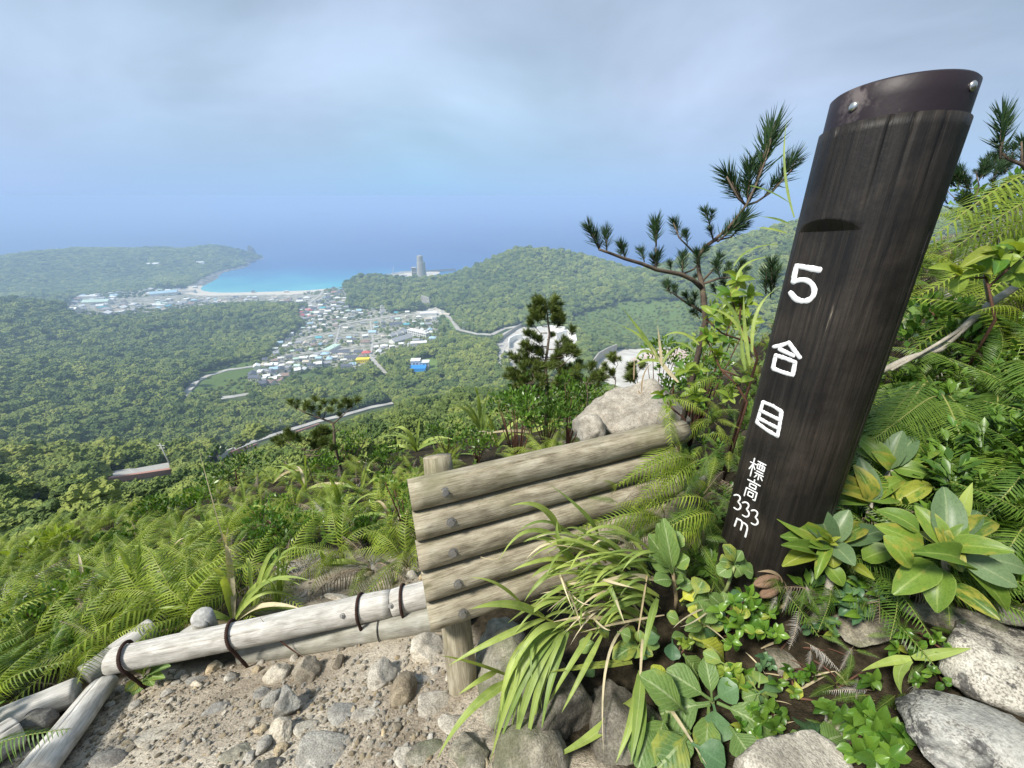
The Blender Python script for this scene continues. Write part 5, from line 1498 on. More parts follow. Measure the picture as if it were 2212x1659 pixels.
# painted characters on the flat face: each stroke is a raised ribbon of paint
paint = flat_mat('white_paint', (0.80, 0.80, 0.79), 0.6, 0.06, 60, 0.3)
pn, pp = face, PB + face * (RP * chord)
def on_face(u, v):
    d = Vector(ray(u, v)); return d * (pp.dot(pn) / d.dot(pn))
def painted(name, label, strokes, w, zf=None):
    m = MB()
    for st in strokes:
        pts = [on_face(*(zf(*p) if zf else p)) for p in st]
        fine = []
        for a, b in zip(pts[:-1], pts[1:]):
            k = max(2, int((b - a).length / 0.004))
            for j in range(k): fine.append(a.lerp(b, j / k))
        fine.append(pts[-1])
        if len(st) > 4:
            for _ in range(2): fine = [fine[0]] + [(fine[i - 1] + fine[i] * 2 + fine[i + 1]) / 4 for i in range(1, len(fine) - 1)] + [fine[-1]]
        v_, f_ = [], []
        e = (fine[-1] - fine[-2]).normalized(); b = (fine[1] - fine[0]).normalized()
        fine = [fine[0] - b * w * 0.35] + fine + [fine[-1] + e * w * 0.35]
        for i, p in enumerate(fine):
            tg = (fine[min(i + 1, len(fine) - 1)] - fine[max(i - 1, 0)]).normalized()
            nn = pn.cross(tg).normalized()
            ww = w / 2 * (1 + 0.26 * noise.noise(p * 190) + 0.2 * noise.noise(p * 520))
            if i in (0, len(fine) - 1): ww *= 0.6
            off = pn * 0.0008
            hgt_ = pn * (0.0004 + 0.0002 * noise.noise(p * 300))
            for q in (p + nn * ww + off - pn * 0.002, p + nn * ww * 0.85 + off + hgt_, p - nn * ww * 0.85 + off + hgt_, p - nn * ww + off - pn * 0.002): v_.append(q - PB)
        for i in range(len(fine) - 1):
            for k in range(3): f_.append((i * 4 + k, i * 4 + k + 1, i * 4 + 5 + k, i * 4 + 4 + k))
        f_ += [(0, 1, 2, 3), tuple(len(v_) - 1 - k for k in range(4))]
        m.add(v_, f_)
    o = m.build(name, [paint], sp_)
    orient(o.data); o['label'] = label
    return o
def za(x, y): return 1417 + 0.25 * x, 553 + 0.25 * y
def zb(x, y): return 1555.2 + 0.2969 * x, 864 + 0.2969 * y
painted('painted_character', 'white painted numeral 5', [[(1218, 85), (1415, 122)], [(1215, 85), (1200, 150), (1186, 225)],
        [(1186, 225), (1240, 205), (1300, 208), (1350, 240), (1372, 290), (1362, 345), (1320, 385), (1262, 393), (1205, 372), (1163, 318)]], 0.0135, za)
painted('painted_character', 'white painted character reading go', [[(1148, 748), (1085, 772), (1018, 785)], [(1148, 748), (1195, 815), (1243, 878)], [(1068, 806), (1188, 862)],
        [(1036, 860), (1022, 915), (1012, 970)], [(1012, 972), (1090, 1003), (1180, 1030)], [(1180, 1030), (1192, 975), (1202, 920)], [(1202, 918), (1120, 885), (1036, 858)]], 0.0115, za)
painted('painted_character', 'white painted character reading me', [[(925, 1262), (1010, 1295), (1085, 1345)], [(1085, 1345), (1070, 1450), (1050, 1555)], [(925, 1262), (898, 1350), (872, 1440)], [(872, 1440), (960, 1505), (1050, 1558)],
        [(908, 1338), (1070, 1418)], [(888, 1402), (1055, 1490)]], 0.0105, za)
def cf(O, ex, ey): return lambda x, y: zb(O[0] + ex[0] * x + ey[0] * y, O[1] + ex[1] * x + ey[1] * y)
painted('painted_character', 'small white painted character, upper one of the height line', [[(0, .28), (.4, .28)], [(.2, 0), (.2, 1)], [(.2, .3), (.02, .66)], [(.22, .36), (.38, .56)], [(.46, .06), (1, .06)], [(.5, .2), (.96, .2)], [(.96, .2), (.96, .44)],
        [(.96, .44), (.5, .44)], [(.5, .44), (.5, .2)], [(.65, .06), (.65, .44)], [(.81, .06), (.81, .44)], [(.52, .58), (.94, .58)], [(.44, .71), (1, .71)], [(.73, .71), (.73, 1)], [(.58, .8), (.47, .96)], [(.86, .8), (1, .94)]], 0.0036, cf((232, 415), (105, 52), (-32, 128)))
painted('painted_character', 'small white painted character, lower one of the height line', [[(.5, -.02), (.5, .12)], [(.03, .13), (.97, .13)], [(.27, .25), (.73, .25)], [(.73, .25), (.73, .42)], [(.73, .42), (.27, .42)], [(.27, .42), (.27, .25)],
        [(.1, 1), (.1, .55)], [(.1, .55), (.9, .55)], [(.9, .55), (.9, .97)], [(.9, .97), (.76, .97)], [(.32, .68), (.68, .68)], [(.68, .68), (.68, .88)], [(.68, .88), (.32, .88)], [(.32, .88), (.32, .68)]], 0.0038, cf((205, 560), (95, 50), (-38, 132)))
three = [(103, 694), (128, 687), (152, 706), (142, 734), (124, 742), (150, 757), (153, 786), (128, 802), (103, 784)]
for dx, dy in ((0, 0), (62, 54), (126, 112)):
    painted('painted_character', 'white painted numeral 3', [[(x + dx, y + dy) for x, y in three]], 0.0048, zb)
painted('painted_character', 'white painted letter m', [[(126, 862), (106, 918)], [(124, 868), (150, 872), (165, 890), (158, 920), (150, 946)], [(160, 890), (190, 902), (202, 925), (194, 960), (184, 996)]], 0.0055, zb)
# ------------------------------------------------------------------ plants: leaf, frond, blade and needle shapes
def leaf_mesh(name, prof, mats, fold=0.10, curl=0.12, wavy=0.0, nl=7, seed=1):
    """Unit leaf: length 1 along +Y, full width 1 along X, folded along the rib and curled down to the tip."""
    v_, f_, uv = [], [], []
    xs = (-1, -0.5, 0, 0.5, 1)
    for i in range(nl + 1):
        t_ = i / nl
        w = prof(t_) * 0.5
        zc = curl * (4 * t_ * (1 - t_)) * 0.5 - curl * t_ * t_ * 0.5
        for k, x in enumerate(xs):
            wv = wavy * math.sin(t_ * 15 + seed + (0 if x < 0 else 2)) * abs(x)
            ww = w * (1 + (wavy * 1.3 * math.sin(t_ * 19 + seed * 2 + x) if abs(x) == 1 else 0))
            v_.append((x * ww, t_, zc + abs(x) * fold * (w * 2) + wv * 0.35)); uv.append((0.5 + x * 0.5, t_))
    for i in range(nl):
        for k in range(4):
            a = i * 5 + k; f_.append((a, a + 1, a + 6, a + 5))
    return make_mesh(name, v_, f_, mats, uv, True)
def pr_ellip(t): return max(0.03, math.sin(math.pi * min(1, t ** 0.85 * 0.985 + 0.006)) ** 0.62)
def pr_obov(t): return max(0.06, (0.10 + 0.04 * t if t < 0.25 else 0.11 + 0.89 * math.sin(math.pi * 0.5 * min(1, (t - 0.25) / 0.42)) ** 1.1) * (1 if t < 0.72 else math.sqrt(max(0.0, 1 - ((t - 0.72) / 0.285) ** 2))))
def pr_lance(t): return max(0.02, math.sin(math.pi * min(1, t ** 0.7 * 0.99 + 0.005)) ** 0.9)

FERN_M = leaf_mat('fern_green', (0.085, 0.155, 0.018), (0.300, 0.385, 0.050), 0.5, 0.3, 0.35, rib=0.25)
FERN_D = leaf_mat('fern_deep_green', (0.040, 0.100, 0.016), (0.140, 0.235, 0.034), 0.45, 0.35, 0.3, rib=0.3)
FERN_B = leaf_mat('fern_mid_green', (0.050, 0.115, 0.016), (0.165, 0.255, 0.036), 0.5, 0.3, 0.3, rib=0.3)
FERN_X = leaf_mat('fern_withered', (0.10, 0.075, 0.055), (0.27, 0.225, 0.18), 0.9, 0.1, 0.12, rib=0.2)
FERN_W = leaf_mat('fern_bleached', (0.28, 0.26, 0.235), (0.50, 0.48, 0.45), 0.9, 0.1, 0.12, rib=0.1)
RACHIS = flat_mat('fern_stalk', (0.24, 0.24, 0.07), 0.6, 0.2, 20)
STALKX = flat_mat('dead_stalk', (0.28, 0.21, 0.13), 0.85, 0.2, 20)
RHODO = leaf_mat('glossy_leaf', (0.055, 0.125, 0.022), (0.180, 0.275, 0.040), 0.42, 0.35, 0.26, rib=0.55, rib_col=(0.30, 0.38, 0.10), edge=0.35, vein=0.0, blotch=(0.30, 0.29, 0.05), blotch_scale=2.2)
RHODO_Y = leaf_mat('yellowing_leaf', (0.16, 0.22, 0.028), (0.32, 0.35, 0.055), 0.42, 0.35, 0.3, rib=0.5, rib_col=(0.5, 0.5, 0.2), blotch=(0.13, 0.22, 0.03), blotch_scale=3.0)
RHODO_G = leaf_mat('bluish_leaf', (0.075, 0.135, 0.060), (0.145, 0.215, 0.10), 0.42, 0.38, 0.2, rib=0.5, rib_col=(0.28, 0.33, 0.17))
BROAD = leaf_mat('broad_leaf', (0.085, 0.165, 0.050), (0.195, 0.300, 0.075), 0.5, 0.35, 0.28, rib=0.75, rib_col=(0.36, 0.44, 0.22), vein=0.3, blotch=(0.27, 0.31, 0.06), blotch_scale=2.0)
BROAD_Y = leaf_mat('broad_leaf_yellow', (0.36, 0.42, 0.05), (0.54, 0.56, 0.07), 0.5, 0.35, 0.3, rib=0.6, rib_col=(0.6, 0.62, 0.3), vein=0.3)
SMALL = leaf_mat('small_leaf', (0.040, 0.125, 0.016), (0.155, 0.275, 0.035), 0.32, 0.5, 0.25, rib=0.25)
SMALL_B = leaf_mat('blue_green_leaf', (0.045, 0.115, 0.055), (0.11, 0.20, 0.085), 0.42, 0.4, 0.2, rib=0.2)
SHRUB_M = leaf_mat('shrub_leaf', (0.030, 0.085, 0.014), (0.125, 0.225, 0.030), 0.38, 0.4, 0.25, rib=0.0)
SPRING = leaf_mat('fresh_leaf', (0.12, 0.21, 0.025), (0.30, 0.39, 0.06), 0.42, 0.4, 0.35, rib=0.4)
BLADE = leaf_mat('grass_blade', (0.140, 0.230, 0.050), (0.370, 0.455, 0.110), 0.48, 0.35, 0.32, rib=0.55, rib_col=(0.42, 0.47, 0.22), edge=0.15)
BLADE_D = leaf_mat('dry_blade', (0.36, 0.29, 0.17), (0.60, 0.53, 0.37), 0.8, 0.15, 0.2, rib=0.2)
BLADE_B = leaf_mat('blotched_blade', (0.13, 0.18, 0.03), (0.26, 0.31, 0.06), 0.5, 0.3, 0.25, rib=0.4, blotch=(0.045, 0.035, 0.02), blotch_scale=14)
NEEDLE = leaf_mat('pine_needle', (0.013, 0.036, 0.014), (0.038, 0.078, 0.024), 0.5, 0.3, 0.12, rib=0)
NEEDLE_O = leaf_mat('pine_needle_olive', (0.052, 0.085, 0.018), (0.140, 0.180, 0.036), 0.5, 0.3, 0.15, rib=0)
BARK = flat_mat('pine_bark', (0.13, 0.10, 0.075), 0.9, 0.4, 30, 0.15, 0, 0.6)
BARK_G = flat_mat('grey_bark', (0.33, 0.30, 0.245), 0.8, 0.3, 40, 0.2, 0, 0.5)
TWIG = flat_mat('brown_twig', (0.12, 0.06, 0.04), 0.75, 0.3, 40, 0.2, 0, 0.4)

def frond_mesh(name, mats, seed, pairs=26, W=0.30, arch=0.16, droop=0.10, dead=False, fine=False):
    """Unit fern frond along +Y: a stalk and two rows of narrow pinnae."""
    rr = random.Random(seed); m = MB()
    def rach(t_): return Vector((0.02 * math.sin(t_ * 3 + seed), t_, arch * math.sin(math.pi * t_ ** 0.85)))
    pts = [rach(k / 9) for k in range(10)]
    m.tube(pts, [0.0065 * (1 - 0.8 * k / 9) + 0.001 for k in range(10)], 5, True, 1)
    start = 0.16
    for i in range(pairs):
        t_ = start + (0.985 - start) * (i + 0.5) / pairs
        q = (t_ - start) / (1 - start)
        ln = W * (0.55 + 0.45 * min(1, q / 0.25)) * (1 - q ** 2.2 * 0.93) * rr.uniform(0.9, 1.05)
        if dead: ln *= rr.uniform(0.5, 1.0)
        wd = 0.98 * (1 - start) / pairs * (0.42 if dead else 0.54 if pairs < 25 else 0.66) * (0.7 + 0.3 * (1 - q))
        c = rach(t_); tg = (rach(min(1, t_ + 0.02)) - rach(max(0, t_ - 0.02))).normalized()
        for sgn in (-1, 1):
            ang = R(68 - 26 * q) + rr.uniform(-0.07, 0.07)
            out = Vector((sgn, 0, 0))
            d = (out * math.sin(ang) + tg * math.cos(ang)).normalized()
            nrm = out.cross(tg) * sgn
            if nrm.z < 0: nrm = -nrm
            segs = 7 if fine else 5
            cd = (droop * rr.uniform(1.2, 4.0) + 0.15 if dead else droop * rr.uniform(0.7, 1.3))
            bend = rr.uniform(0.02, 0.10)
            vs, us = [], []
            for k in range(segs + 1):
                s_ = k / segs
                p = c + d * (ln * s_) - nrm * (cd * ln * 2.2 * s_ * s_) + tg * (bend * ln * s_ * s_)
                if dead: p += Vector((0, 0.05 * math.sin(5 * s_ + i) * ln, 0))
                w_ = wd * (1 - s_ ** 2.5) * 0.5 + 0.0008
                if k % 2 and not dead: w_ *= 0.62 if fine else 0.8
                wv = tg * w_
                up_ = nrm * w_ * 0.35
                vs += [p - wv + up_, p + wv + up_]; us += [(0.0, s_), (1.0, s_)]
            m.add(vs, [(2 * k, 2 * k + 1, 2 * k + 3, 2 * k + 2) for k in range(segs)], us, 0)
    return m.mesh(name, mats, True)
FR = [frond_mesh('frond', [FERN_M, RACHIS], k, 20 + 2 * (k % 3), 0.20 + 0.02 * (k % 3), 0.24 + 0.06 * (k % 2), 0.24 + 0.10 * (k % 3)) for k in range(6)]
FRD = [frond_mesh('frond', [FERN_D, RACHIS], 20 + k, 32, 0.19, 0.16 + 0.05 * k, 0.18 + 0.06 * k) for k in range(3)]
FRX = [frond_mesh('frond', [FERN_X, STALKX], 30 + k, 22, 0.24, 0.2, 0.25, True) for k in range(3)]
FRW = [frond_mesh('frond', [FERN_W, STALKX], 40 + k, 22, 0.20, 0.15, 0.2, True) for k in range(2)]
FRBIG = [frond_mesh('frond', [FERN_B, RACHIS], 50 + k, 36, 0.29, 0.10, 0.14, False, True) for k in range(3)]
FRSM = [frond_mesh('frond', [FERN_D, RACHIS], 60 + k, 28, 0.17, 0.08, 0.08, False) for k in range(2)]

LEAF_R = [leaf_mesh('leaf', pr_ellip, [m_], 0.10, c_, 0.01, 7, k) for k, (m_, c_) in enumerate(((RHODO, 0.16), (RHODO, 0.26), (RHODO_G, 0.12), (RHODO_Y, 0.2)))]
LEAF_B = [leaf_mesh('leaf', pr_obov, [m_], 0.08, c_, 0.045, 8, k) for k, (m_, c_) in enumerate(((BROAD, 0.12), (BROAD, 0.22), (BROAD_Y, 0.18), (SMALL_B, 0.15)))]
LEAF_S = [leaf_mesh('leaf', pr_ellip, [m_], 0.12, 0.15, 0.0, 4, k) for k, m_ in enumerate((SMALL, SMALL_B, SPRING, SHRUB_M))]
LEAF_SY = leaf_mesh('leaf', pr_ellip, [RHODO_Y], 0.12, 0.15, 0.0, 4, 9)

def PC(u, v, s, m=0.012):
    """As P, but kept just above the ground."""
    return P(u, v, min(s, hit(u, v)[1] - m))

def leafv(mesh, name, p0, p1, width, parent, tilt=0.0, upw=0.75):
    d = (Vector(p0) + Vector(p1)).normalized()
    n = -d * 0.7 + Vector((0, 0, upw)) + Vector((rnd.uniform(-1, 1), rnd.uniform(-1, 1), rnd.uniform(-1, 1))) * tilt
    return place(mesh, name, p0, p1, n, width, parent)

def blade_mesh(name, pts, w, mat, nseg=12, twist=0.0, fold=0.35, seed=0):
    """A grass blade along a bent line: a folded ribbon that narrows to its tip."""
    pts = [Vector(p) for p in pts]
    def bez(t_):
        if len(pts) == 3: a, b, c = pts; return a * (1 - t_) ** 2 + b * 2 * t_ * (1 - t_) + c * t_ * t_
        a, b, c, d = pts; return a * (1 - t_) ** 3 + b * 3 * t_ * (1 - t_) ** 2 + c * 3 * t_ * t_ * (1 - t_) + d * t_ ** 3
    v_, f_, uv = [], [], []
    for i in range(nseg + 1):
        t_ = i / nseg
        p = bez(t_); tg = (bez(min(1, t_ + 0.02)) - bez(max(0, t_ - 0.02))).normalized()
        n = (-p.normalized() * 0.75 + Vector((0, 0, 0.65)))
        n = (n - tg * n.dot(tg)).normalized()
        n = Matrix.Rotation(twist * (t_ - 0.3) + 0.3 * math.sin(seed + t_ * 4), 3, tg) @ n
        x = tg.cross(n)
        ww = w * 0.5 * (min(1, 0.45 + t_ * 2.2) * (1 - t_ ** 2.6) + 0.015)
        v_ += [p - x * ww, p - n * ww * fold, p + x * ww]; uv += [(0, t_), (0.5, t_), (1, t_)]
    for i in range(nseg):
        a = i * 3; f_ += [(a, a + 1, a + 4, a + 3), (a + 1, a + 2, a + 5, a + 4)]
    return v_, f_, uv
def blade(parent, pts, w, mat, seed=0, twist=0.4, name='blade'):
    v_, f_, uv = blade_mesh(name, pts, w, mat, 12, twist, 0.35, seed)
    off = Vector(parent.location)
    return obj(name, make_mesh(name, [Vector(p) - off for p in v_], f_, [mat], uv, True), parent)

def tuft_mesh(name, mats, seed, n=90, ln=0.55, spread=0.42, wd=0.016, lower=0.35):
    """Unit pine shoot along +Y with needles all round, pointing forward."""
    rr = random.Random(seed); m = MB()
    m.tube([(0, 0, 0), (0, 0.5, 0.01), (0, 0.92, 0)], [0.022, 0.017, 0.010], 5, True, 1)
    for i in range(n):
        t_ = lower * rr.random() + (1 - lower) * rr.random() ** 0.7 if i % 4 else rr.uniform(0.75, 0.95)
        a = rr.uniform(0, 2 * math.pi)
        sp = spread * (1.15 - 0.5 * t_) * rr.uniform(0.75, 1.25)
        d = Vector((math.cos(a) * math.sin(sp), math.cos(sp), math.sin(a) * math.sin(sp)))
        L = ln * rr.uniform(0.75, 1.1)
        p0 = Vector((0, t_ * 0.9, 0)); p1 = p0 + d * L * 0.55 - Vector((0, 0, 0.0)); p2 = p0 + d * L + Vector((0, L * 0.05, 0))
        x = d.cross(Vector((rr.uniform(-1, 1), rr.uniform(-1, 1), rr.uniform(-1, 1)))).normalized() * wd * 0.5
        m.add([p0 - x, p0 + x, p1 + x, p1 - x, p2], [(0, 1, 2, 3), (3, 2, 4)], [(0, 0), (1, 0), (1, .6), (0, .6), (.5, 1)], 0)
    return m.mesh(name, mats, True)
TUFT = [tuft_mesh('needle_tuft', [NEEDLE, BARK], k, 125, 0.46, 0.60, 0.017, 0.25) for k in range(4)]
TUFT_O = [tuft_mesh('needle_tuft', [NEEDLE_O, BARK], 10 + k, 110, 0.62, 0.85, 0.036, 0.5) for k in range(4)]

# ------------------------------------------------------------------ ferns on the slope
def near_region(u, v):
    if v > 1290 and u < 700: return 'on the slope beside the bleached log edging'
    if u < 480: return 'at the left of the fern-covered slope'
    if u < 760: return 'in the middle of the fern-covered slope'
    if u < 905: return 'on the slope just left of the log fence'
    if u < 1300: return 'on the brow of the slope beyond the log fence'
    return 'on the bank behind the waymarker post'

def make_fern(base, size, n, label, group, rr, dead_p=0.12, meshes=FR, lean=Vector((0, 0, 0)), cat='fern', tilt0=0.35):
    e = empty('fern', base, label, cat, group)
    a0 = rr.uniform(0, 6.28)
    for k in range(n):
        a = a0 + 2 * math.pi * k / n + rr.uniform(-0.4, 0.4)
        L = size * rr.uniform(0.75, 1.15)
        el = rr.uniform(tilt0, tilt0 + 0.6)
        d = Vector((math.cos(a) * math.cos(el), math.sin(a) * math.cos(el), math.sin(el))) + lean
        tip = Vector(base) + d.normalized() * L
        dead = rr.random() < dead_p
        if dead: tip.z -= L * 0.3
        fo = place(rr.choice(FRX if rr.random() < 0.75 else FRW) if dead else rr.choice(meshes), 'frond', base, tip, Vector((0, 0, 1)), L * rr.uniform(0.85, 1.15), e)
        if dead: fo['label'] = 'withered grey-brown frond'
    return e

SLOPE = [(-30, 1180), (60, 1158), (230, 1098), (420, 1035), (640, 985), (800, 950), (900, 925), (1080, 868), (1270, 850), (1290, 930), (1200, 990), (985, 1010), (900, 1060), (915, 1190),
         (820, 1215), (690, 1200), (560, 1250), (430, 1315), (410, 1355), (240, 1395), (110, 1450), (-30, 1520)]
fern_rr = random.Random(42)
CLEAR = [(505, 1345, 60, 60), (300, 1330, 40, 50), (545, 1330, 40, 40), (445, 1170, 35, 40), (590, 1045, 30, 30), (740, 1135, 50, 45), (845, 1140, 35, 45), (1075, 965, 45, 40), (1150, 935, 45, 40), (625, 1160, 75, 60), (820, 1010, 25, 25), (700, 1220, 30, 30), (180, 1290, 30, 35), (360, 1225, 30, 35), (660, 1060, 30, 30), (900, 975, 28, 28), (1040, 915, 28, 28), (530, 1130, 30, 30), (780, 1065, 30, 30), (600, 1090, 35, 30), (90, 1330, 60, 40), (330, 1120, 35, 30), (420, 1095, 35, 30), (250, 1190, 35, 30), (700, 1020, 35, 30), (830, 995, 35, 25), (560, 1190, 40, 35), (780, 1160, 40, 35), (170, 1400, 45, 40), (1030, 970, 35, 25)]
FERN_MARKS = [('the largest grass tuft', 505, 1300), ('the stake stub', 440, 1345), ('the rounded bright shrub', 625, 1140), ('the wind-bent pine', 700, 950), ('the fence post top', 945, 985), ('the bare slope', 680, 1230), ('the pale grass tuft', 740, 1120), ('the upper left grass tuft', 445, 1160), ('the left end of the log edging', 250, 1420),
              ('the leafy shrub at the left edge', 90, 1330), ('the dark pyramid rock', 95, 1540), ('the young pine tree', 1182, 850), ('the dense dark shrub', 1232, 890), ('the tall grass tuft by the boulder', 1150, 930), ('the small shrub on the left brow', 100, 1185), ('the dark brow shrub', 500, 1015), ('the fence end', 890, 1130), ('the long dry stalk', 440, 1100),
              ('the low brow shrub', 960, 935), ('the left grass tuft among ferns', 300, 1310), ('the left picture edge', -20, 1300), ('the brow at far left', 60, 1185), ('the low dark shrub', 170, 1390), ('the shrub under the left brow', 250, 1180), ('the left edge grass tuft', 180, 1290), ('the upper left dark shrub', 330, 1110), ('the small bright brow shrub', 420, 1085), ('the short log under ferns', 185, 1445), ('the log behind the rock', 100, 1520), ('the shrub below the brow', 700, 1010), ('the dark-leaved shrub', 780, 1150), ('the small rail shrub', 1030, 960)]
def fern_label(u, v, s, dead, marks, alt):
    b_ = beside(u, v, marks)
    w = 'partly withered fern' if dead else 'bright green fern'
    z_ = 'large ' if s < 2.4 else 'small distant ' if s > 4.5 else ''
    return unique('%s %s' % (w, b_[0]), '%s %s' % (w, b_[1]), '%s%s %s' % (z_, w, b_[0]), '%s%s %s, %s' % (z_, w, b_[0], b_[1]), '%s%s %s and %s' % (z_, w, b_[1], b_[2]), '%s between %s and %s' % (w, b_[0].split(' ', 2)[-1] if ' of ' in b_[0][:10] else b_[0].split(' ', 1)[-1], b_[1].split(' ', 2)[-1] if ' of ' in b_[1][:10] else b_[1].split(' ', 1)[-1]), '%s%s %s' % (z_, w, b_[2]), '%s %s' % (w, alt))
spots = []
tries = 0
while len(spots) < 270 and tries < 12000:
    tries += 1
    u, v = fern_rr.uniform(-30, 1290), fern_rr.uniform(850, 1560)
    if not bool(in_poly(np.array([u]), np.array([v]), SLOPE)[0]): continue
    p, s = hit(u, v, 0.12)
    if s > 7.4: continue
    z = float(G(p.x, p.y)); b = Vector((p.x, p.y, z))
    if any(abs(u - a) < w_ and -20 < v - b < h_ for a, b, w_, h_ in CLEAR): continue
    sp = 0.125 + 0.036 * s
    if any((b - q[0]).length < sp for q in spots): continue
    spots.append((b, s, u, v))
for b, s, u, v in spots:
    sz = fern_rr.uniform(0.26, 0.42) if s > 2.7 else fern_rr.uniform(0.34, 0.50) if s > 1.9 else fern_rr.uniform(0.28, 0.38)
    e = make_fern(b, sz, fern_rr.choice((6, 7, 8)) if s < 4.5 else 6, '', 'ferns on the slope', fern_rr, 0.15 + 0.25 * (fern_rr.random() < 0.25), FR, Vector((-0.2, -0.15, 0)), 'fern', 0.2)
    nd = sum(1 for c in e.children if c.get('label'))
    e['label'] = fern_label(u, v, s, nd >= 2, FERN_MARKS, near_region(u, v))

# undergrowth between them: not countable
def sprig_mesh(name, seed, mat, n=34, size=0.35, ln=0.27):
    rr = random.Random(seed); m = MB()
    for k in range(n):
        a = rr.uniform(0, 6.28); h = rr.uniform(0.1, 1.0); el = rr.uniform(0.1, 1.1)
        p0 = Vector((math.cos(a) * 0.12 * h, math.sin(a) * 0.12 * h, h * 0.8)); d = Vector((math.cos(a) * math.cos(el), math.sin(a) * math.cos(el), math.sin(el)))
        x = d.cross(Vector((0, 0, 1))).normalized() * ln * 0.21; L = d * ln * rr.uniform(0.7, 1.2)
        q = p0 + L * 0.5 + Vector((0, 0, 0.04))
        m.add([p0, q - x, p0 + L, q + x], [(0, 1, 2), (0, 2, 3)], [(.5, 0), (0, .5), (.5, 1), (1, .5)])
    m.tube([(0, 0, 0), (0.02, 0, 0.8)], [0.012, 0.006], 4)
    return m.mesh(name, [mat], True)
und = [bpy.data.objects.new('undergrowth_shape', me) for me in (FRD[1], FRD[2], FRX[0], sprig_mesh('sprig', 3, SHRUB_M), sprig_mesh('sprig', 4, SMALL), FRD[0])]
upos, uscl, urot, uvar = [], [], [], []
RIGHTB = [(1330, 1010), (1420, 830), (1560, 720), (1700, 560), (2030, 520), (2260, 420), (2260, 1330), (1900, 1270), (1700, 1330), (1540, 1290), (1400, 1240), (1260, 1130)]
U0 = nrs.uniform(-60, 2260, 9000); V0 = nrs.uniform(420, 1600, 9000)
okk = in_poly(U0, V0, SLOPE) | in_poly(U0, V0, RIGHTB)
for u, v in zip(U0[okk], V0[okk]):
    rb_ = u > 1850 and 780 < v < 1190
    p, s = hit(u, v, 0.05)
    if s > 7.6 or nrs.uniform() > min(1.0, 0.32 + 0.07 * s): continue
    k = int(nrs.choice(6, p=[0.27, 0.23, 0.10, 0.14, 0.12, 0.14] if not rb_ else [0.12, 0.1, 0, 0.6, 0.08, 0.1]))
    upos.append((p.x, p.y, float(G(p.x, p.y)) + 0.0)); L = nrs.uniform(0.16, 0.30)
    uscl.append((L, L, L) if k in (0, 1, 2, 5) else (L * 0.6,) * 3)
    urot.append((nrs.uniform(0.3, 0.9), nrs.uniform(-0.3, 0.3), nrs.uniform(0, 6.28)) if k in (0, 1, 2, 5) else (nrs.uniform(-0.3, 0.3), nrs.uniform(-0.3, 0.3), nrs.uniform(0, 6.28)))
    uvar.append(k)
# the same tangle goes on outside the picture, left and right
for _ in range(5200):
    left = nrs.uniform() < 0.42
    x, y = (nrs.uniform(-6.5, -1.55), nrs.uniform(-0.9, 3.0)) if left else (nrs.uniform(0.95, 6.5), nrs.uniform(-1.1, 5.0))
    z = float(G(x, y)); d_ = float(np.dot((x, y, z), FWD))
    if d_ > 0.05:
        u, v, _d = proj((x, y, z))
        if -20 < u < 2232 and v < 1690: continue
    if left and y < 0.2 and x > -2.6: continue
    k = int(nrs.choice(6, p=[0.22, 0.2, 0.08, 0.2, 0.15, 0.15])); L = nrs.uniform(0.22, 0.42)
    upos.append((x, y, z)); uvar.append(k)
    uscl.append((L, L, L) if k in (0, 1, 2, 5) else (L * 0.6,) * 3)
    urot.append((nrs.uniform(0.3, 0.9), nrs.uniform(-0.3, 0.3), nrs.uniform(0, 6.28)) if k in (0, 1, 2, 5) else (nrs.uniform(-0.3, 0.3), nrs.uniform(-0.3, 0.3), nrs.uniform(0, 6.28)))
ug = scatter_obj('undergrowth', upos, uscl, urot, np.array(uvar, np.int32), und)
tag(ug, 'low tangle of ferns and leafy sprigs covering the slope', None, None, 'stuff')

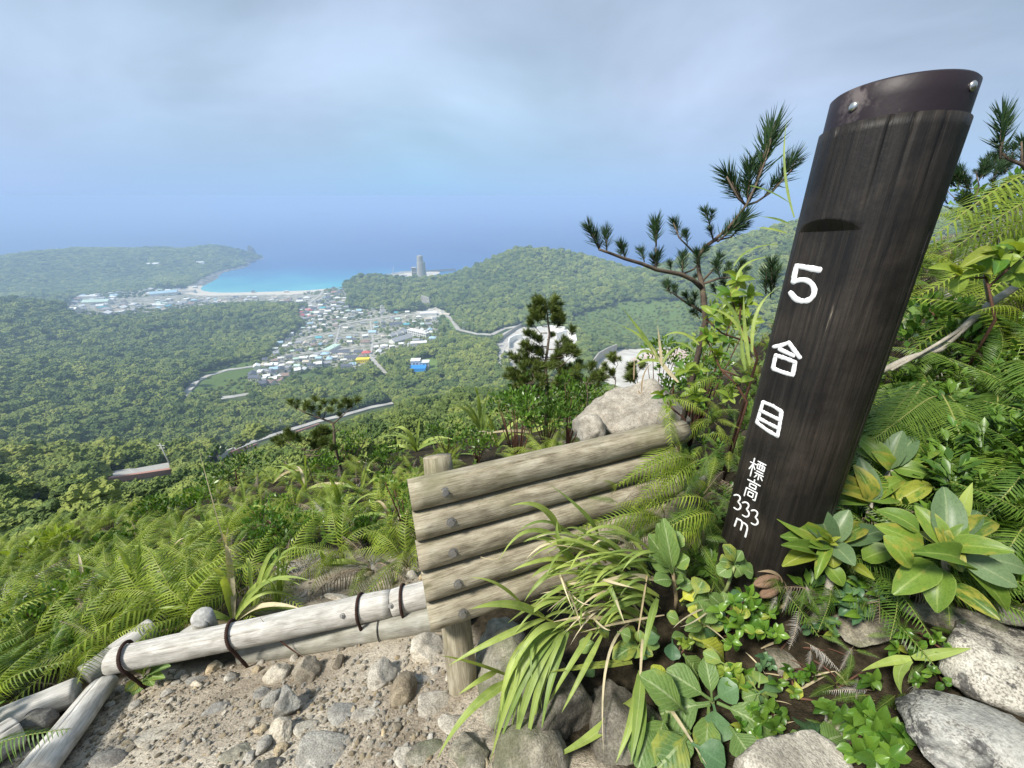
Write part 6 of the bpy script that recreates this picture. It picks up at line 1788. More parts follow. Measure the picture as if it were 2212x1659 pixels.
# ------------------------------------------------------------------ shrubs on the slope
def shrub(u, v, s, wpx, hpx, label, leaf=0.05, n=420, mat=SHRUB_M, cat='shrub', name='shrub', group=None, fixed=False):
    s_ = hit(u, v + hpx * 0.5)[1]; s = s if fixed else min(s_, s * 1.4) if s_ > s * 0.6 else s_
    leaf *= 1.0; c = P(u, v, s); rx, rz = wpx * s / FPX * 0.5, hpx * s / FPX * 0.5
    base = Vector((c.x, c.y, min(float(G(c.x, c.y)), c.z - rz * 0.9)))
    e = empty(name, base, label, cat, group)
    rr = random.Random(int(u * 3 + v)); m = MB()
    ctrs = [Vector((rr.uniform(-0.75, 0.75), rr.uniform(-0.75, 0.75), rr.uniform(-0.6, 0.8))) for _ in range(16)]
    for k in range(n):
        q = rr.choice(ctrs); d = Vector((rr.gauss(0, 1), rr.gauss(0, 1), rr.gauss(0, 1) + 0.5)).normalized()
        p0 = Vector(((q.x + d.x * 0.33) * rx, (q.y + d.y * 0.33) * rx, (q.z + d.z * 0.3) * rz)) + c - base
        dd = (d + Vector((0, 0, 0.5)) + Vector((rr.uniform(-.6, .6), rr.uniform(-.6, .6), rr.uniform(-.4, .6)))).normalized()
        L = leaf * rr.uniform(0.7, 1.25); x = dd.cross(Vector((rr.uniform(-1, 1), rr.uniform(-1, 1), 0.4))).normalized() * L * 0.22
        mid = p0 + dd * L * 0.55
        m.add([p0, mid - x, p0 + dd * L, mid + x], [(0, 1, 2), (0, 2, 3)], [(.5, 0), (0, .5), (.5, 1), (1, .5)])
    f = m.build('foliage', [mat], e); f['kind'] = 'stuff'
    m = MB()
    for q in ctrs[:8]:
        t_ = Vector((q.x * rx, q.y * rx, q.z * rz)) + c - base
        m.tube([(0, 0, -0.03), t_ * 0.5 + Vector((0, 0, 0.03)), t_], [0.009, 0.006, 0.003], 5)
    m.build('stem', [TWIG], e)
    return e
shrub(625, 1140, 2.6, 150, 120, 'round bright green shrub among the ferns left of the fence', 0.035, 900, SMALL)
shrub(868, 1090, 2.0, 70, 190, 'small-leaved shrub right behind the left end of the fence', 0.032, 420, SMALL)
shrub(1232, 875, 3.0, 120, 110, 'dense dark shrub left of the big boulder', 0.05, 900, SHRUB_M)
shrub(1185, 872, 4.5, 190, 75, 'dense low shrub hiding the foot of the young pine tree', 0.075, 620, SHRUB_M, fixed=True)
shrub(1120, 880, 4.2, 100, 55, 'olive shrub left of the foot of the young pine tree', 0.06, 350, SMALL, fixed=True)
shrub(500, 1015, 5.2, 130, 60, 'dark shrub on the brow at the left of the small pine', 0.08, 420, SHRUB_M)
shrub(745, 965, 5.0, 110, 45, 'dark low shrub on the brow right of the small pine', 0.08, 320, SHRUB_M)
shrub(960, 935, 4.4, 90, 50, 'low shrub on the brow above the fence post', 0.07, 300, SHRUB_M)
shrub(90, 1330, 2.3, 160, 80, 'leafy shrub half hidden by ferns at the left edge', 0.04, 500, SHRUB_M)
shrub(100, 1185, 5.0, 80, 50, 'small shrub on the brow at the left edge', 0.09, 240, SPRING)
shrub(600, 1090, 3.0, 80, 60, 'little shrub above the round bright green shrub', 0.04, 300, SMALL)
shrub(1440, 770, 3.1, 120, 60, 'leafy bush behind the boulder and before the gravel yard', 0.06, 380, SHRUB_M)
shrub(1530, 800, 1.9, 130, 110, 'small-leaved bush left of the waymarker post', 0.035, 650, SMALL)
shrub(1560, 700, 2.2, 110, 120, 'bush of yellowish leaves left of the waymarker post', 0.045, 420, SPRING)
shrub(2160, 440, 2.9, 170, 110, 'soft green bush at the upper right edge', 0.06, 600, SMALL)
shrub(1330, 900, 2.4, 90, 60, 'low leafy shrub hugging the left foot of the big boulder', 0.04, 350, SHRUB_M)
shrub(1470, 860, 2.0, 90, 80, 'leafy shrub hugging the right side of the big boulder', 0.04, 420, SMALL)
shrub(1110, 880, 3.5, 110, 45, 'low shrub under the young pine tree', 0.06, 320, SHRUB_M)
shrub(1290, 850, 3.6, 90, 40, 'small shrub between the young pine tree and the boulder', 0.06, 260, SHRUB_M)
for su, sv, ss, sw, sh_, sl, sm in ((330, 1110, 4.0, 90, 50, 'dark low shrub on the upper left of the fern slope', SHRUB_M), (420, 1085, 4.2, 80, 45, 'small bright shrub on the upper left of the fern slope', SMALL), (250, 1180, 3.3, 80, 50, 'leafy shrub between the left ferns and the brow', SHRUB_M), (700, 1010, 4.4, 80, 45, 'small shrub below the wind-bent pine', SMALL),
    (830, 985, 4.2, 80, 40, 'dark shrub on the brow left of the fence post', SHRUB_M), (560, 1180, 2.8, 90, 60, 'dark shrub left of the rounded bright shrub', SHRUB_M), (780, 1150, 2.5, 80, 60, 'dark-leaved shrub above the big white rock', SHRUB_M), (170, 1390, 2.0, 100, 60, 'low dark shrub among the ferns at lower left', SHRUB_M), (1030, 960, 3.8, 80, 40, 'small shrub behind the top rail', SHRUB_M)):
    shrub(su, sv, ss, sw, sh_, sl, 0.014 * ss + 0.006, 420, sm)
shrub(2090, 720, 1.9, 160, 120, 'bush of dark leaves right of the waymarker post', 0.05, 500, SHRUB_M)

# ------------------------------------------------------------------ broad-bladed grass on the slope
def grass_fan(u, v, n, Lpx, wpx, label, spread=1.0, up=0.9, group='grass tufts on the slope', lift=0.0, bias=0.0, mat=BLADE):
    p, s = hit(u, v)
    if lift: p = P(u, v, lift); s = lift
    e = empty('grass_tuft', p, label, 'grass', group)
    rr = random.Random(int(u * 7 + v))
    Lpx *= 1.35
    for k in range(n):
        a = math.pi * (0.5 + spread * (rr.random() - 0.5)) + bias
        L = Lpx * rr.uniform(0.6, 1.1)
        du, dv = math.cos(a) * L, -math.sin(a) * L * up
        s1, s2 = s * rr.uniform(0.9, 1.03), s * rr.uniform(0.84, 1.05)
        mid = P(u + du * 0.35, v + dv * 0.75 - L * 0.05, s1); tip = P(u + du, v + dv * rr.uniform(0.55, 1.0) + L * 0.12 * abs(math.cos(a)), s2)
        blade(e, [p, mid, tip], wpx * rr.uniform(0.6, 1.1) * s / FPX, BLADE_D if rr.random() < 0.1 else mat, k, 0.5)
    return e
grass_fan(505, 1345, 11, 170, 15, 'largest broad-bladed grass tuft behind the log edging', 1.15, 0.95, bias=0.25)
grass_fan(300, 1330, 8, 130, 13, 'broad-bladed grass tuft among the ferns left of the largest tuft', 0.7, 1.0)
grass_fan(545, 1330, 5, 150, 12, 'grass tuft leaning right beside the bare slope', 0.5, 1.0, bias=-0.45)
grass_fan(600, 1312, 7, 105, 8, 'thin upright grass tuft on the bare slope', 0.25, 1.0)
grass_fan(445, 1170, 7, 75, 9, 'grass tuft on the upper left of the fern slope', 0.9, 0.9)
grass_fan(590, 1045, 6, 60, 7, 'grass tuft near the brow left of the small pine', 0.9, 0.9)
grass_fan(740, 1135, 9, 100, 10, 'pale grass tuft above the bare slope', 1.2, 0.9)
grass_fan(845, 1140, 6, 75, 9, 'grass tuft just left of the fence end', 0.9, 0.9)
grass_fan(1075, 965, 10, 95, 9, 'grass tuft behind the middle of the top rail', 1.1, 0.9)
grass_fan(1150, 935, 9, 95, 10, 'tall grass tuft behind the top rail near the boulder', 1.0, 0.9)
grass_fan(980, 985, 6, 60, 7, 'grass tuft right of the fence post top', 1.0, 0.8)
grass_fan(820, 1010, 5, 50, 6, 'grass tuft on the brow above the fence end', 1.0, 0.8)
for gx_, gy_, gl_ in ((180, 1290, 'grass tuft near the left edge of the fern slope'), (360, 1225, 'grass tuft above the left grass tufts'), (660, 1060, 'grass tuft below the wind-bent pine'), (900, 975, 'grass tuft left of the fence post top'), (1040, 915, 'grass tuft on the brow right of the fence post'), (530, 1130, 'grass tuft left of the rounded bright shrub'), (780, 1065, 'grass tuft between the bright shrub and the fence')):
    grass_fan(gx_, gy_, 7, 80 if gy_ < 1200 else 105, 9, gl_, 1.0, 0.95)
grass_fan(700, 1220, 5, 70, 8, 'drooping grass tuft at the top of the bare slope', 1.2, 0.8)
e = empty('grass_stalk', hit(522, 1305)[0], 'long thin dry grass stalk rising above the slope', 'grass')
blade(e, [hit(522, 1305)[0], P(470, 1130, 2.0), P(428, 965, 2.05)], 2.6 * 2.0 / FPX, BLADE_D, 1, 0.1, 'stalk')
for (a, b, c, lb) in (((560, 1165), (545, 1100), (540, 1060), 'dark bare twig standing in the ferns'), ((655, 1420), (590, 1380), (560, 1330), 'brown stem bent over behind the log edging')):
    p0 = hit(*a)[0]; s = proj(p0)[2]
    e = empty('twig', p0, lb, 'twig'); blade(e, [p0, P(b[0], b[1], s * 0.98), P(c[0], c[1], s * 0.98)], 0.006, TWIG, 2, 0.1, 'stem')
# rosette plant under the log edging
p, s = hit(318, 1468)
e = empty('rosette_plant', p, 'small bright green rosette plant under the left end of the log edging', 'plant')
for (a, b), w in zip(((272, 1492), (308, 1430), (334, 1430), (362, 1437), (352, 1462), (330, 1478), (290, 1500)), (20, 20, 15, 16, 14, 16, 18)):
    leafv(LEAF_B[0], 'leaf', p + Vector((0, 0, 0.02)), P(a, b, s * 0.95), w * 1.25 * s / FPX, e, 0.15)

# ------------------------------------------------------------------ pines
def pine(name, base, label, limbs, tufts, s, meshes, tw, group=None, cat='pine tree', mat=BARK, jit=0.05):
    """limbs: polylines of (u, v, ds, radius px); tufts: (u0, v0, u1, v1, ds)."""
    e = empty(name, base, label, cat, group)
    rr = random.Random(len(tufts) * 7 + len(limbs))
    for k, l in enumerate(limbs):
        m = MB(); m.tube([P(u, v, s + ds) - Vector(base) for u, v, ds, r in l], [0.75 * r * s / FPX for *_, r in l], 7)
        m.build('trunk' if k == 0 else 'branch', [mat], e)
    for u0, v0, u1, v1, ds in tufts:
        j = rr.uniform(-jit, jit)
        a, b = P(u0, v0, s + ds + j), P(u1, v1, s + ds + j + rr.uniform(-0.06, 0.04))
        L = (b - a).length
        place(rr.choice(meshes), 'needle_tuft', a, a + (b - a) * 0.80, Vector((rr.uniform(-1, 1), rr.uniform(-1, 1), 1)), tw * (0.7 * L + 0.03), e, tw * (0.7 * L + 0.03))
    return e
def q4(x, y): return 1209.6 + .25 * x, 216 + .25 * y
def L4(pts, r0, r1, ds0=0.0, ds1=0.0):
    n = len(pts); return [q4(*p) + (ds0 + (ds1 - ds0) * k / (n - 1), r0 + (r1 - r0) * k / (n - 1)) for k, p in enumerate(pts)]
S_P = 1.95
tf4 = [((340, 1295), (205, 1010)), ((405, 1320), (395, 1060)), ((350, 1300), (290, 1090)), ((570, 1380), (500, 1180)), ((520, 1360), (560, 1220)), ((830, 1265), (828, 960)), ((830, 1250), (800, 1040)), ((1030, 1195), (965, 985)), ((1040, 1200), (1090, 1100)), ((1100, 1250), (1080, 1110)),
       ((1300, 1090), (1230, 900)), ((1290, 1080), (1330, 920)), ((1325, 1205), (1285, 1070)), ((1590, 895), (1370, 520)), ((1580, 890), (1430, 640)), ((1620, 890), (1650, 430)), ((1625, 880), (1600, 640)), ((1700, 720), (1890, 80)), ((1760, 500), (1870, 220)), ((1680, 760), (1760, 420)),
       ((1640, 880), (1740, 700)), ((1840, 785), (2080, 420)), ((1760, 840), (1900, 640)), ((1360, 1225), (1700, 930)), ((1400, 1200), (1560, 990)), ((1480, 1180), (1640, 1040)), ((825, 1480), (860, 1260)), ((830, 1470), (790, 1300)), ((730, 1400), (680, 1250)), ((1060, 1505), (1060, 1260)), ((960, 1475), (940, 1370)),
       ((1180, 1400), (1290, 1230)), ((1200, 1450), (1170, 1250)), ((1340, 1490), (1400, 1300)), ((1380, 1530), (1330, 1360)), ((1540, 1510), (1590, 1350)), ((1560, 1540), (1640, 1420)), ((1830, 1600), (1830, 1310)), ((1850, 1620), (1880, 1400)), ((930, 1650), (930, 1540)), ((1010, 1690), (980, 1590)), ((1150, 1550), (1190, 1500)), ((1450, 1500), (1470, 1380))]
tufts4 = [q4(*a) + q4(*b) + (0.0,) for a, b in tf4]
def q2(x, y): return 1417 + .25 * x, 553 + .25 * y
tf2 = [((130, 330), (70, 200)), ((150, 320), (170, 230)), ((300, 430), (230, 290)), ((330, 420), (340, 290)), ((380, 470), (270, 380)), ((400, 460), (420, 330)), ((520, 330), (480, 220)), ((380, 540), (290, 450)), ((420, 530), (500, 420)), ((950, 330), (960, 60)), ((990, 360), (1000, 160)), ((560, 240), (640, 90)), ((700, 260), (720, 90)), ((620, 300), (560, 190))]
tufts4 += [q2(*a) + q2(*b) + (0.05,) for a, b in tf2]
limbs4 = [[q2(430, 560) + (0.05, 9), q2(410, 360) + (0.0, 8), q4(1230, 1620) + (0.0, 7.5), q4(1200, 1480) + (0.0, 6), q4(1190, 1340) + (0.0, 4.5)],
          L4([(1230, 1630), (1150, 1555), (1040, 1505), (830, 1465), (700, 1412), (560, 1372), (430, 1322), (340, 1292)], 7, 3, 0, -0.25),
          L4([(1250, 1270), (1330, 1215), (1450, 1110), (1540, 1000), (1610, 910), (1700, 720), (1790, 480), (1860, 180)], 5.5, 2, 0, -0.1),
          L4([(1610, 910), (1540, 850), (1440, 660)], 3.5, 2, -0.05, -0.1), L4([(1600, 915), (1700, 880), (1840, 785), (1990, 620), (2050, 480)], 3.5, 1.8, -0.05, 0.05), L4([(1330, 1220), (1480, 1185), (1640, 1000)], 3, 1.5),
          L4([(1170, 1330), (1100, 1260), (1030, 1190), (980, 1060)], 3, 1.5), L4([(1060, 1505), (1160, 1460), (1210, 1390)], 3, 2), L4([(1230, 1590), (1380, 1540), (1560, 1530)], 4, 2), L4([(1235, 1560), (1340, 1450), (1400, 1400)], 3.5, 2), L4([(1325, 1210), (1290, 1080)], 2.5, 1.5), L4([(830, 1465), (828, 1250)], 2.5, 1.5),
          [q2(300, 430) + (0.05, 3), q2(200, 360) + (0.0, 2.5), q2(130, 310) + (0.0, 2)], [q2(400, 480) + (0.05, 5), q2(300, 420) + (0.05, 3)], L4([(1250, 1280), (1195, 1340), (1195, 1420)], 5.5, 5.5)]
b4 = P(*q2(430, 560), S_P + 0.05); b4.z = float(G(b4.x, b4.y)); limbs4[0] = [(lambda q: (q[0], q[1], q[2] - S_P, 9))(proj(b4))] + limbs4[0]
pine('pine_tree', b4, 'dark pine sapling stretching its branches against the sky left of the post', limbs4, tufts4, S_P, TUFT, 1.35)

def gen_pine(name, u, v_top, v_base, s, wpx, label, n, meshes, seed, tw=1.1, shape=1.0, tl=30, mat=BARK):
    """A whole young pine: trunk, whorls of limbs and olive tufts."""
    rr = random.Random(seed); H = v_base - v_top
    base = P(u, v_base, s); gz_ = float(G(base.x, base.y)); b0 = Vector((base.x, base.y, min(gz_, base.z)))
    limbs = [[(lambda q: (q[0], q[1], q[2] - s, H * 0.03))(proj(b0)), (u, v_base, 0, H * 0.026), (u - 4, v_base - H * 0.35, 0, H * 0.02), (u + 5, v_base - H * 0.65, 0, H * 0.014), (u - 2, v_top + H * 0.06, 0, 1.5)]]
    tufts = []
    for k in range(n):
        t_ = rr.random()
        yb = v_base - H * (0.0 + 0.96 * t_)
        wid = wpx * 0.5 * (1 - t_ * 0.85) ** shape * rr.uniform(0.1, 1.0)
        sg = rr.choice((-1, 1)); ds = rr.uniform(-1, 1) * wid * s / FPX * 0.8
        xe, ye = u + sg * wid, yb - wid * rr.uniform(0.05, 0.45)
        if k % 2 == 0: limbs.append([(u, yb + 6, 0, 1.7), (u + sg * wid * 0.5, yb + 6, ds * 0.5, 1.2), (xe, ye, ds, 0.8)])
        for j in range(rr.choice((2, 3, 4))):
            x0, y0 = xe + rr.uniform(-0.45, 0.1) * sg * wid * (j > 0) , ye + rr.uniform(-6, 8)
            tufts.append((x0, y0, x0 + sg * tl * rr.uniform(0.0, 0.8), y0 - tl * rr.uniform(0.5, 1.0), ds))
    tufts += [(u - 2, v_top + H * 0.1, u - 6, v_top, 0), (u, v_top + H * 0.12, u + 12, v_top + 8, 0)]
    return pine(name, b0, label, limbs, tufts, s, meshes, tw, None, 'pine tree', mat, 0.03)
gen_pine('pine_tree', 1182, 645, 865, 5.0, 160, 'bushy young pine tree standing on the brow in front of the village', 92, TUFT_O, 3, 1.35, 0.7, 23)
gen_pine('pine_tree', 1150, 800, 850, 4.6, 130, 'low olive pine scrub at the foot of the young pine tree', 16, TUFT_O, 5, 1.2, 0.5, 22)
gen_pine('pine_tree', 1330, 768, 822, 2.9, 70, 'little pine seedling poking up behind the boulder', 5, TUFT_O, 8, 1.1, 0.8, 22)
gen_pine('pine_tree', 1378, 780, 830, 2.9, 60, 'second little pine seedling behind the top of the boulder', 5, TUFT_O, 9, 1.1, 0.8, 20)
gen_pine('pine_tree', 1270, 790, 850, 3.1, 90, 'spreading pine seedling left of the boulder', 7, TUFT_O, 12, 1.1, 0.7, 20)
# wind-bent little pine on the brow
sB = 6.0
def z2(x, y): return 484 + .25 * x, 518.4 + .25 * y
lb_ = [[z2(955, 1760) + (0, 4.0), z2(950, 1640) + (0, 4), z2(940, 1580) + (0, 3.2), z2(860, 1550) + (0, 2.6), z2(720, 1500) + (0, 2), z2(600, 1440) + (0, 1.2)], [z2(945, 1590) + (0, 2.6), z2(1010, 1530) + (0, 1.8), z2(1110, 1440) + (0, 1)], [z2(860, 1550) + (0, 1.8), z2(880, 1450) + (0, 1)], [z2(960, 1660) + (0, 2), z2(1010, 1620) + (0, 1)]]
tfb = []
rrb = random.Random(8)
for x, y in ((590, 1450), (620, 1470), (680, 1490), (640, 1440), (730, 1480), (780, 1470), (790, 1420), (850, 1480), (880, 1440), (900, 1500), (930, 1450), (960, 1420), (980, 1480), (1020, 1440), (1040, 1420), (1060, 1470), (1110, 1450), (1130, 1430), (830, 1530), (1000, 1540), (760, 1510), (940, 1500), (1080, 1430), (700, 1460)):
    a = z2(x, y); tfb.append(a + (a[0] + rrb.uniform(-10, 10), a[1] - rrb.uniform(12, 22), rrb.uniform(-0.25, 0.25)))
bb = P(*z2(955, 1760), sB); bb.z = min(bb.z, float(G(bb.x, bb.y)))
lb_[0] = [(lambda q: (q[0], q[1], q[2] - sB, 4.5))(proj(bb))] + lb_[0]
pine('pine_tree', bb, 'small wind-bent pine with a flat crown on the brow of the slope', lb_, tfb, sB, TUFT_O, 1.5)
gen_pine('pine_tree', 660, 945, 985, 5.2, 160, 'low spreading pine below the wind-bent pine', 14, TUFT_O, 21, 1.3, 0.4, 22)
# pines at the upper right
tr_ = [((2050, 600), (2075, 170)), ((2060, 520), (2110, 260)), ((2055, 590), (2000, 440)), ((2212, 640), (2190, 400)), ((2120, 610), (2160, 470)), ((2070, 600), (2120, 480)), ((2180, 620), (2280, 440))]
def q1(x, y): return 1520.6 + .3125 * x, 155.5 + .3125 * y
lr_ = [[q1(2420, 900) + (0.1, 7), q1(2300, 760) + (0.05, 6), q1(2200, 640) + (0, 5), q1(2100, 600) + (0, 4), q1(2060, 560) + (0, 3), q1(2070, 300) + (0, 2)], [q1(2200, 640) + (0, 3), q1(2195, 480) + (0, 2)]]
br = P(*q1(2420, 900), 2.3); br.z = min(br.z, float(G(br.x, br.y)) + 0.05)
lr_[0] = [(lambda q: (q[0], q[1], q[2] - 2.2, 8))(proj(br))] + lr_[0]
pine('pine_tree', br, 'pine shoots standing against the sky at the upper right edge', lr_, [q1(*a) + q1(*b) + (0.0,) for a, b in tr_], 2.2, TUFT, 1.1)
gen_pine('pine_tree', 2110, 365, 470, 2.8, 180, 'fluffy green pine right of the post top', 22, TUFT, 31, 1.25, 0.35, 46)
# ------------------------------------------------------------------ the big grass clump in front of the fence
def z7(x, y): return 950.4 + .3646 * x, 1036.8 + .3646 * y
gb = hit(1400, 1285)[0]
clump = empty('grass_clump', gb, 'large drooping pampas-like grass clump in front of the fence', 'grass')
def bl7(b, m_, t_, wz, sb, sm, st, mat=BLADE, k=0, tw=0.5, name='blade'):
    return blade(clump, [PC(*z7(*b), sb), PC(*z7(2 * m_[0] - (b[0] + t_[0]) / 2, 2 * m_[1] - (b[1] + t_[1]) / 2), sm, 0.04), PC(*z7(*t_), st, 0.03)], wz * 0.3646 * sm / FPX, mat, k, tw, name)
BL = [((720, 880), (480, 1020), (330, 1560), 42), ((720, 880), (500, 1090), (295, 1680), 46), ((730, 890), (560, 1150), (415, 1690), 50), ((740, 890), (600, 1170), (500, 1680), 42), ((720, 870), (540, 930), (370, 1280), 32), ((760, 900), (660, 1180), (600, 1500), 36),
      ((900, 900), (770, 1100), (640, 1330), 30), ((960, 915), (840, 1150), (720, 1380), 28), ((620, 815), (420, 735), (180, 765), 42), ((620, 820), (320, 950), (50, 1100), 32), ((480, 730), (330, 610), (170, 580), 16), ((460, 1175), (190, 1350), (-20, 1660), 44), ((340, 1130), (230, 1190), (110, 1270), 30), ((700, 880), (440, 1080), (360, 1420), 38), ((710, 890), (530, 1120), (340, 1600), 40), ((735, 900), (640, 1100), (520, 1560), 36),
      ((720, 330), (600, 160), (410, 155), 32), ((740, 370), (520, 300), (350, 480), 24), ((800, 470), (640, 350), (490, 370), 34), ((800, 480), (620, 470), (420, 540), 30), ((800, 500), (650, 510), (540, 580), 28), ((810, 500), (640, 560), (500, 720), 30), ((940, 330), (850, 190), (640, 20), 22), ((1000, 420), (850, 300), (740, 290), 24),
      ((1130, 500), (980, 350), (780, 330), 26), ((1130, 500), (920, 400), (700, 330), 30), ((900, 560), (730, 630), (600, 720), 28), ((850, 520), (720, 400), (695, 240), 34), ((1300, 690), (1080, 610), (830, 650), 30), ((1250, 690), (1060, 750), (940, 850), 28), ((820, 470), (840, 640), (830, 880), 30), ((1290, 700), (1240, 860), (1200, 1070), 34), ((970, 540), (1010, 640), (1090, 850), 28),
      ((1190, 1130), (1170, 1400), (1130, 1680), 50), ((1180, 1150), (1140, 1400), (1040, 1680), 42), ((1170, 1380), (1220, 1540), (1310, 1680), 42), ((1150, 1300), (920, 1500), (640, 1660), 52), ((1180, 1200), (1200, 1450), (1150, 1690), 40)]
for k, (b, m_, t_, w) in enumerate(BL):
    low = max(t_[1], b[1]) > 1100
    sb = 1.12 if b[1] < 700 else 1.06
    if b[0] > 1100 and b[1] > 1000: sb = 1.02
    bl7(b, m_, t_, w * 1.3, sb, sb - 0.10, (0.98 if low else sb - 0.08) - 0.02 * (k % 3), BLADE, k, 0.5)
o = bl7((1140, 1080), (900, 1100), (640, 1140), 38, 1.05, 1.0, 0.98, BLADE_B, 3); o['label'] = 'blotched brown and green blade'
for k, (b, m_, t_, w) in enumerate((((1000, 905), (720, 860), (480, 730), 18), ((450, 1180), (220, 1090), (0, 1040), 20), ((1330, 800), (1050, 850), (830, 905), 14))):
    o = bl7(b, m_, t_, w, 1.12, 1.05, 1.02, BLADE_B if k < 2 else BLADE_D, k, 0.1, 'stalk')
DRY = [((1205, 900), (1190, 1100), (1180, 1420), 18), ((1120, 850), (985, 1100), (970, 1620), 18), ((1200, 1150), (1360, 1350), (1580, 1690), 30), ((640, 430), (770, 680), (835, 880), 14), ((690, 480), (730, 620), (800, 800), 12), ((1010, 590), (1040, 700), (1095, 850), 20), ((1640, 730), (1480, 800), (1380, 880), 12),
       ((1640, 735), (1520, 830), (1420, 870), 10), ((240, 455), (310, 470), (360, 450), 8), ((1230, 550), (1190, 800), (1170, 930), 12), ((900, 570), (1000, 600), (1150, 640), 22), ((860, 760), (950, 860), (1010, 890), 14), ((700, 560), (800, 700), (900, 740), 10), ((1540, 840), (1620, 890), (1700, 960), 10), ((560, 1400), (650, 1560), (690, 1660), 16), ((730, 1200), (740, 1420), (690, 1530), 10)]
for k, (b, m_, t_, w) in enumerate(DRY):
    o = bl7(b, m_, t_, w, 1.12, 1.0, 0.98, BLADE_D, k, 0.6); o['label'] = 'dry straw-coloured blade'
gr_ = random.Random(77)
for k in range(92):
    bx, by = gr_.uniform(860, 1330), gr_.uniform(420, 880)
    L = gr_.uniform(220, 520); a = gr_.uniform(-0.5, 0.75)
    tx, ty = bx - L * math.cos(a), by + L * math.sin(a) * 0.6
    mx_, my_ = bx - L * 0.45, by - L * gr_.uniform(0.10, 0.35) + L * 0.25 * math.sin(a)
    bl7((bx, by), (mx_, my_), (tx, ty), gr_.uniform(15, 34), gr_.uniform(1.10, 1.18), gr_.uniform(1.02, 1.09), gr_.uniform(1.0, 1.06), BLADE if gr_.random() > 0.14 else BLADE_D, k, 0.6)
for k in range(16):
    bx, by = gr_.uniform(640, 800), gr_.uniform(840, 940); tx, ty = gr_.uniform(300, 640), gr_.uniform(1250, 1640)
    bl7((bx, by), ((bx + tx) / 2 - 40 - gr_.random() * 30, (by + ty) / 2 - 130), (tx, ty), gr_.uniform(16, 34), 1.09, 1.0, gr_.uniform(0.93, 1.0), BLADE, k, 0.6)

# ------------------------------------------------------------------ broad-leaved plants
def plant_leaves(e, c, s, leaves, meshes, zf, ratio=None, stalk=None, dz=0.05, k0=0):
    for k, it in enumerate(leaves):
        b, t_, w = it[:3]
        mesh = meshes[it[3]] if len(it) > 3 else meshes[(k + k0) % 2]
        p0, p1 = PC(*zf(*b), s + rnd.uniform(-0.012, 0.012), 0.05), PC(*zf(*t_), s + rnd.uniform(-dz, dz * 0.6), 0.025)
        wpx = w * 0.3646 * s / FPX
        o = leafv(mesh, 'leaf', p0, p1, wpx, e, 0.22)
        if mesh is LEAF_B[2]: o['label'] = 'yellow broad leaf'
        if mesh is LEAF_R[3] or mesh is LEAF_SY: o['label'] = 'yellowing leaf'
def stem(e, pts, r0, r1, mat, name='stem'):
    m = MB(); n = len(pts); m.tube([Vector(p) - e.location for p in pts], [r0 + (r1 - r0) * k / (n - 1) for k in range(n)], 7)
    return m.build(name, [mat], e)
GSTEM = flat_mat('green_stem', (0.22, 0.26, 0.10), 0.6, 0.2, 30)
s = 1.0
e = empty('broadleaf_plant', hit(1535, 1530)[0], 'large broad-leaved rosette plant at the bottom between grass and white rock', 'plant')
c1 = (1612, 1310)
plant_leaves(e, None, s, [(c1, (1345, 1130), 165), (c1, (1575, 1060), 110), ((1625, 1300), (1758, 1225), 125, 3), ((1600, 1325), (1300, 1380), 250, 1), ((1618, 1325), (1655, 1545), 150, 3), ((1640, 1320), (1985, 1490), 160), ((1590, 1340), (1570, 1670), 140), ((1715, 1460), (1850, 1650), 170, 0), ((1460, 1390), (1215, 1165), 170, 1),
                          ((1480, 1490), (1300, 1700), 200), ((1300, 1430), (1440, 1690), 190), ((1260, 1400), (1180, 1690), 170), ((1490, 1560), (1690, 1690), 160, 3), ((1700, 1100), (1560, 1020), 80, 0), ((1340, 1380), (1260, 1650), 180, 0)], LEAF_B, z7)
stem(e, [hit(1535, 1530)[0] - Vector((0, 0, 0.02)), P(*z7(1612, 1330), s + 0.05), P(*z7(1612, 1305), s)], 0.010, 0.006, GSTEM)
m = MB()
for k in range(14):
    p = P(*z7(1590 + gr_.uniform(-25, 25), 1540 + gr_.uniform(-35, 35)), 0.94); m.tube([p - e.location, p - e.location + Vector((0.002, -0.002, 0.006))], [0.0028, 0.0018], 6)
m.build('flower_buds', [RHODO_Y], e)
e = empty('broadleaf_plant', hit(1470, 1400)[0], 'broad-leaved plant under the yellow leaf beside the grass roots', 'plant'); s = 1.08
plant_leaves(e, None, s, [((1485, 930), (1700, 1055), 130, 2), ((1375, 940), (1375, 1065), 90, 3), ((1480, 940), (1380, 930), 60), ((1420, 1010), (1530, 1150), 130, 0), ((1500, 1080), (1490, 1190), 80), ((1600, 900), (1540, 720), 110, 0), ((1460, 750), (1620, 700), 130, 1), ((1430, 850), (1350, 800), 80), ((1300, 930), (1250, 880), 70), ((1500, 700), (1560, 590), 110, 0), ((900, 960), (860, 1180), 90, 3), ((950, 960), (820, 1000), 80), ((1050, 900), (1130, 930), 80, 1), ((1000, 950), (940, 850), 70)], LEAF_B, z7)
stem(e, [hit(1470, 1400)[0], P(*z7(1490, 1000), s + 0.03), P(*z7(1485, 930), s)], 0.006, 0.004, GSTEM)
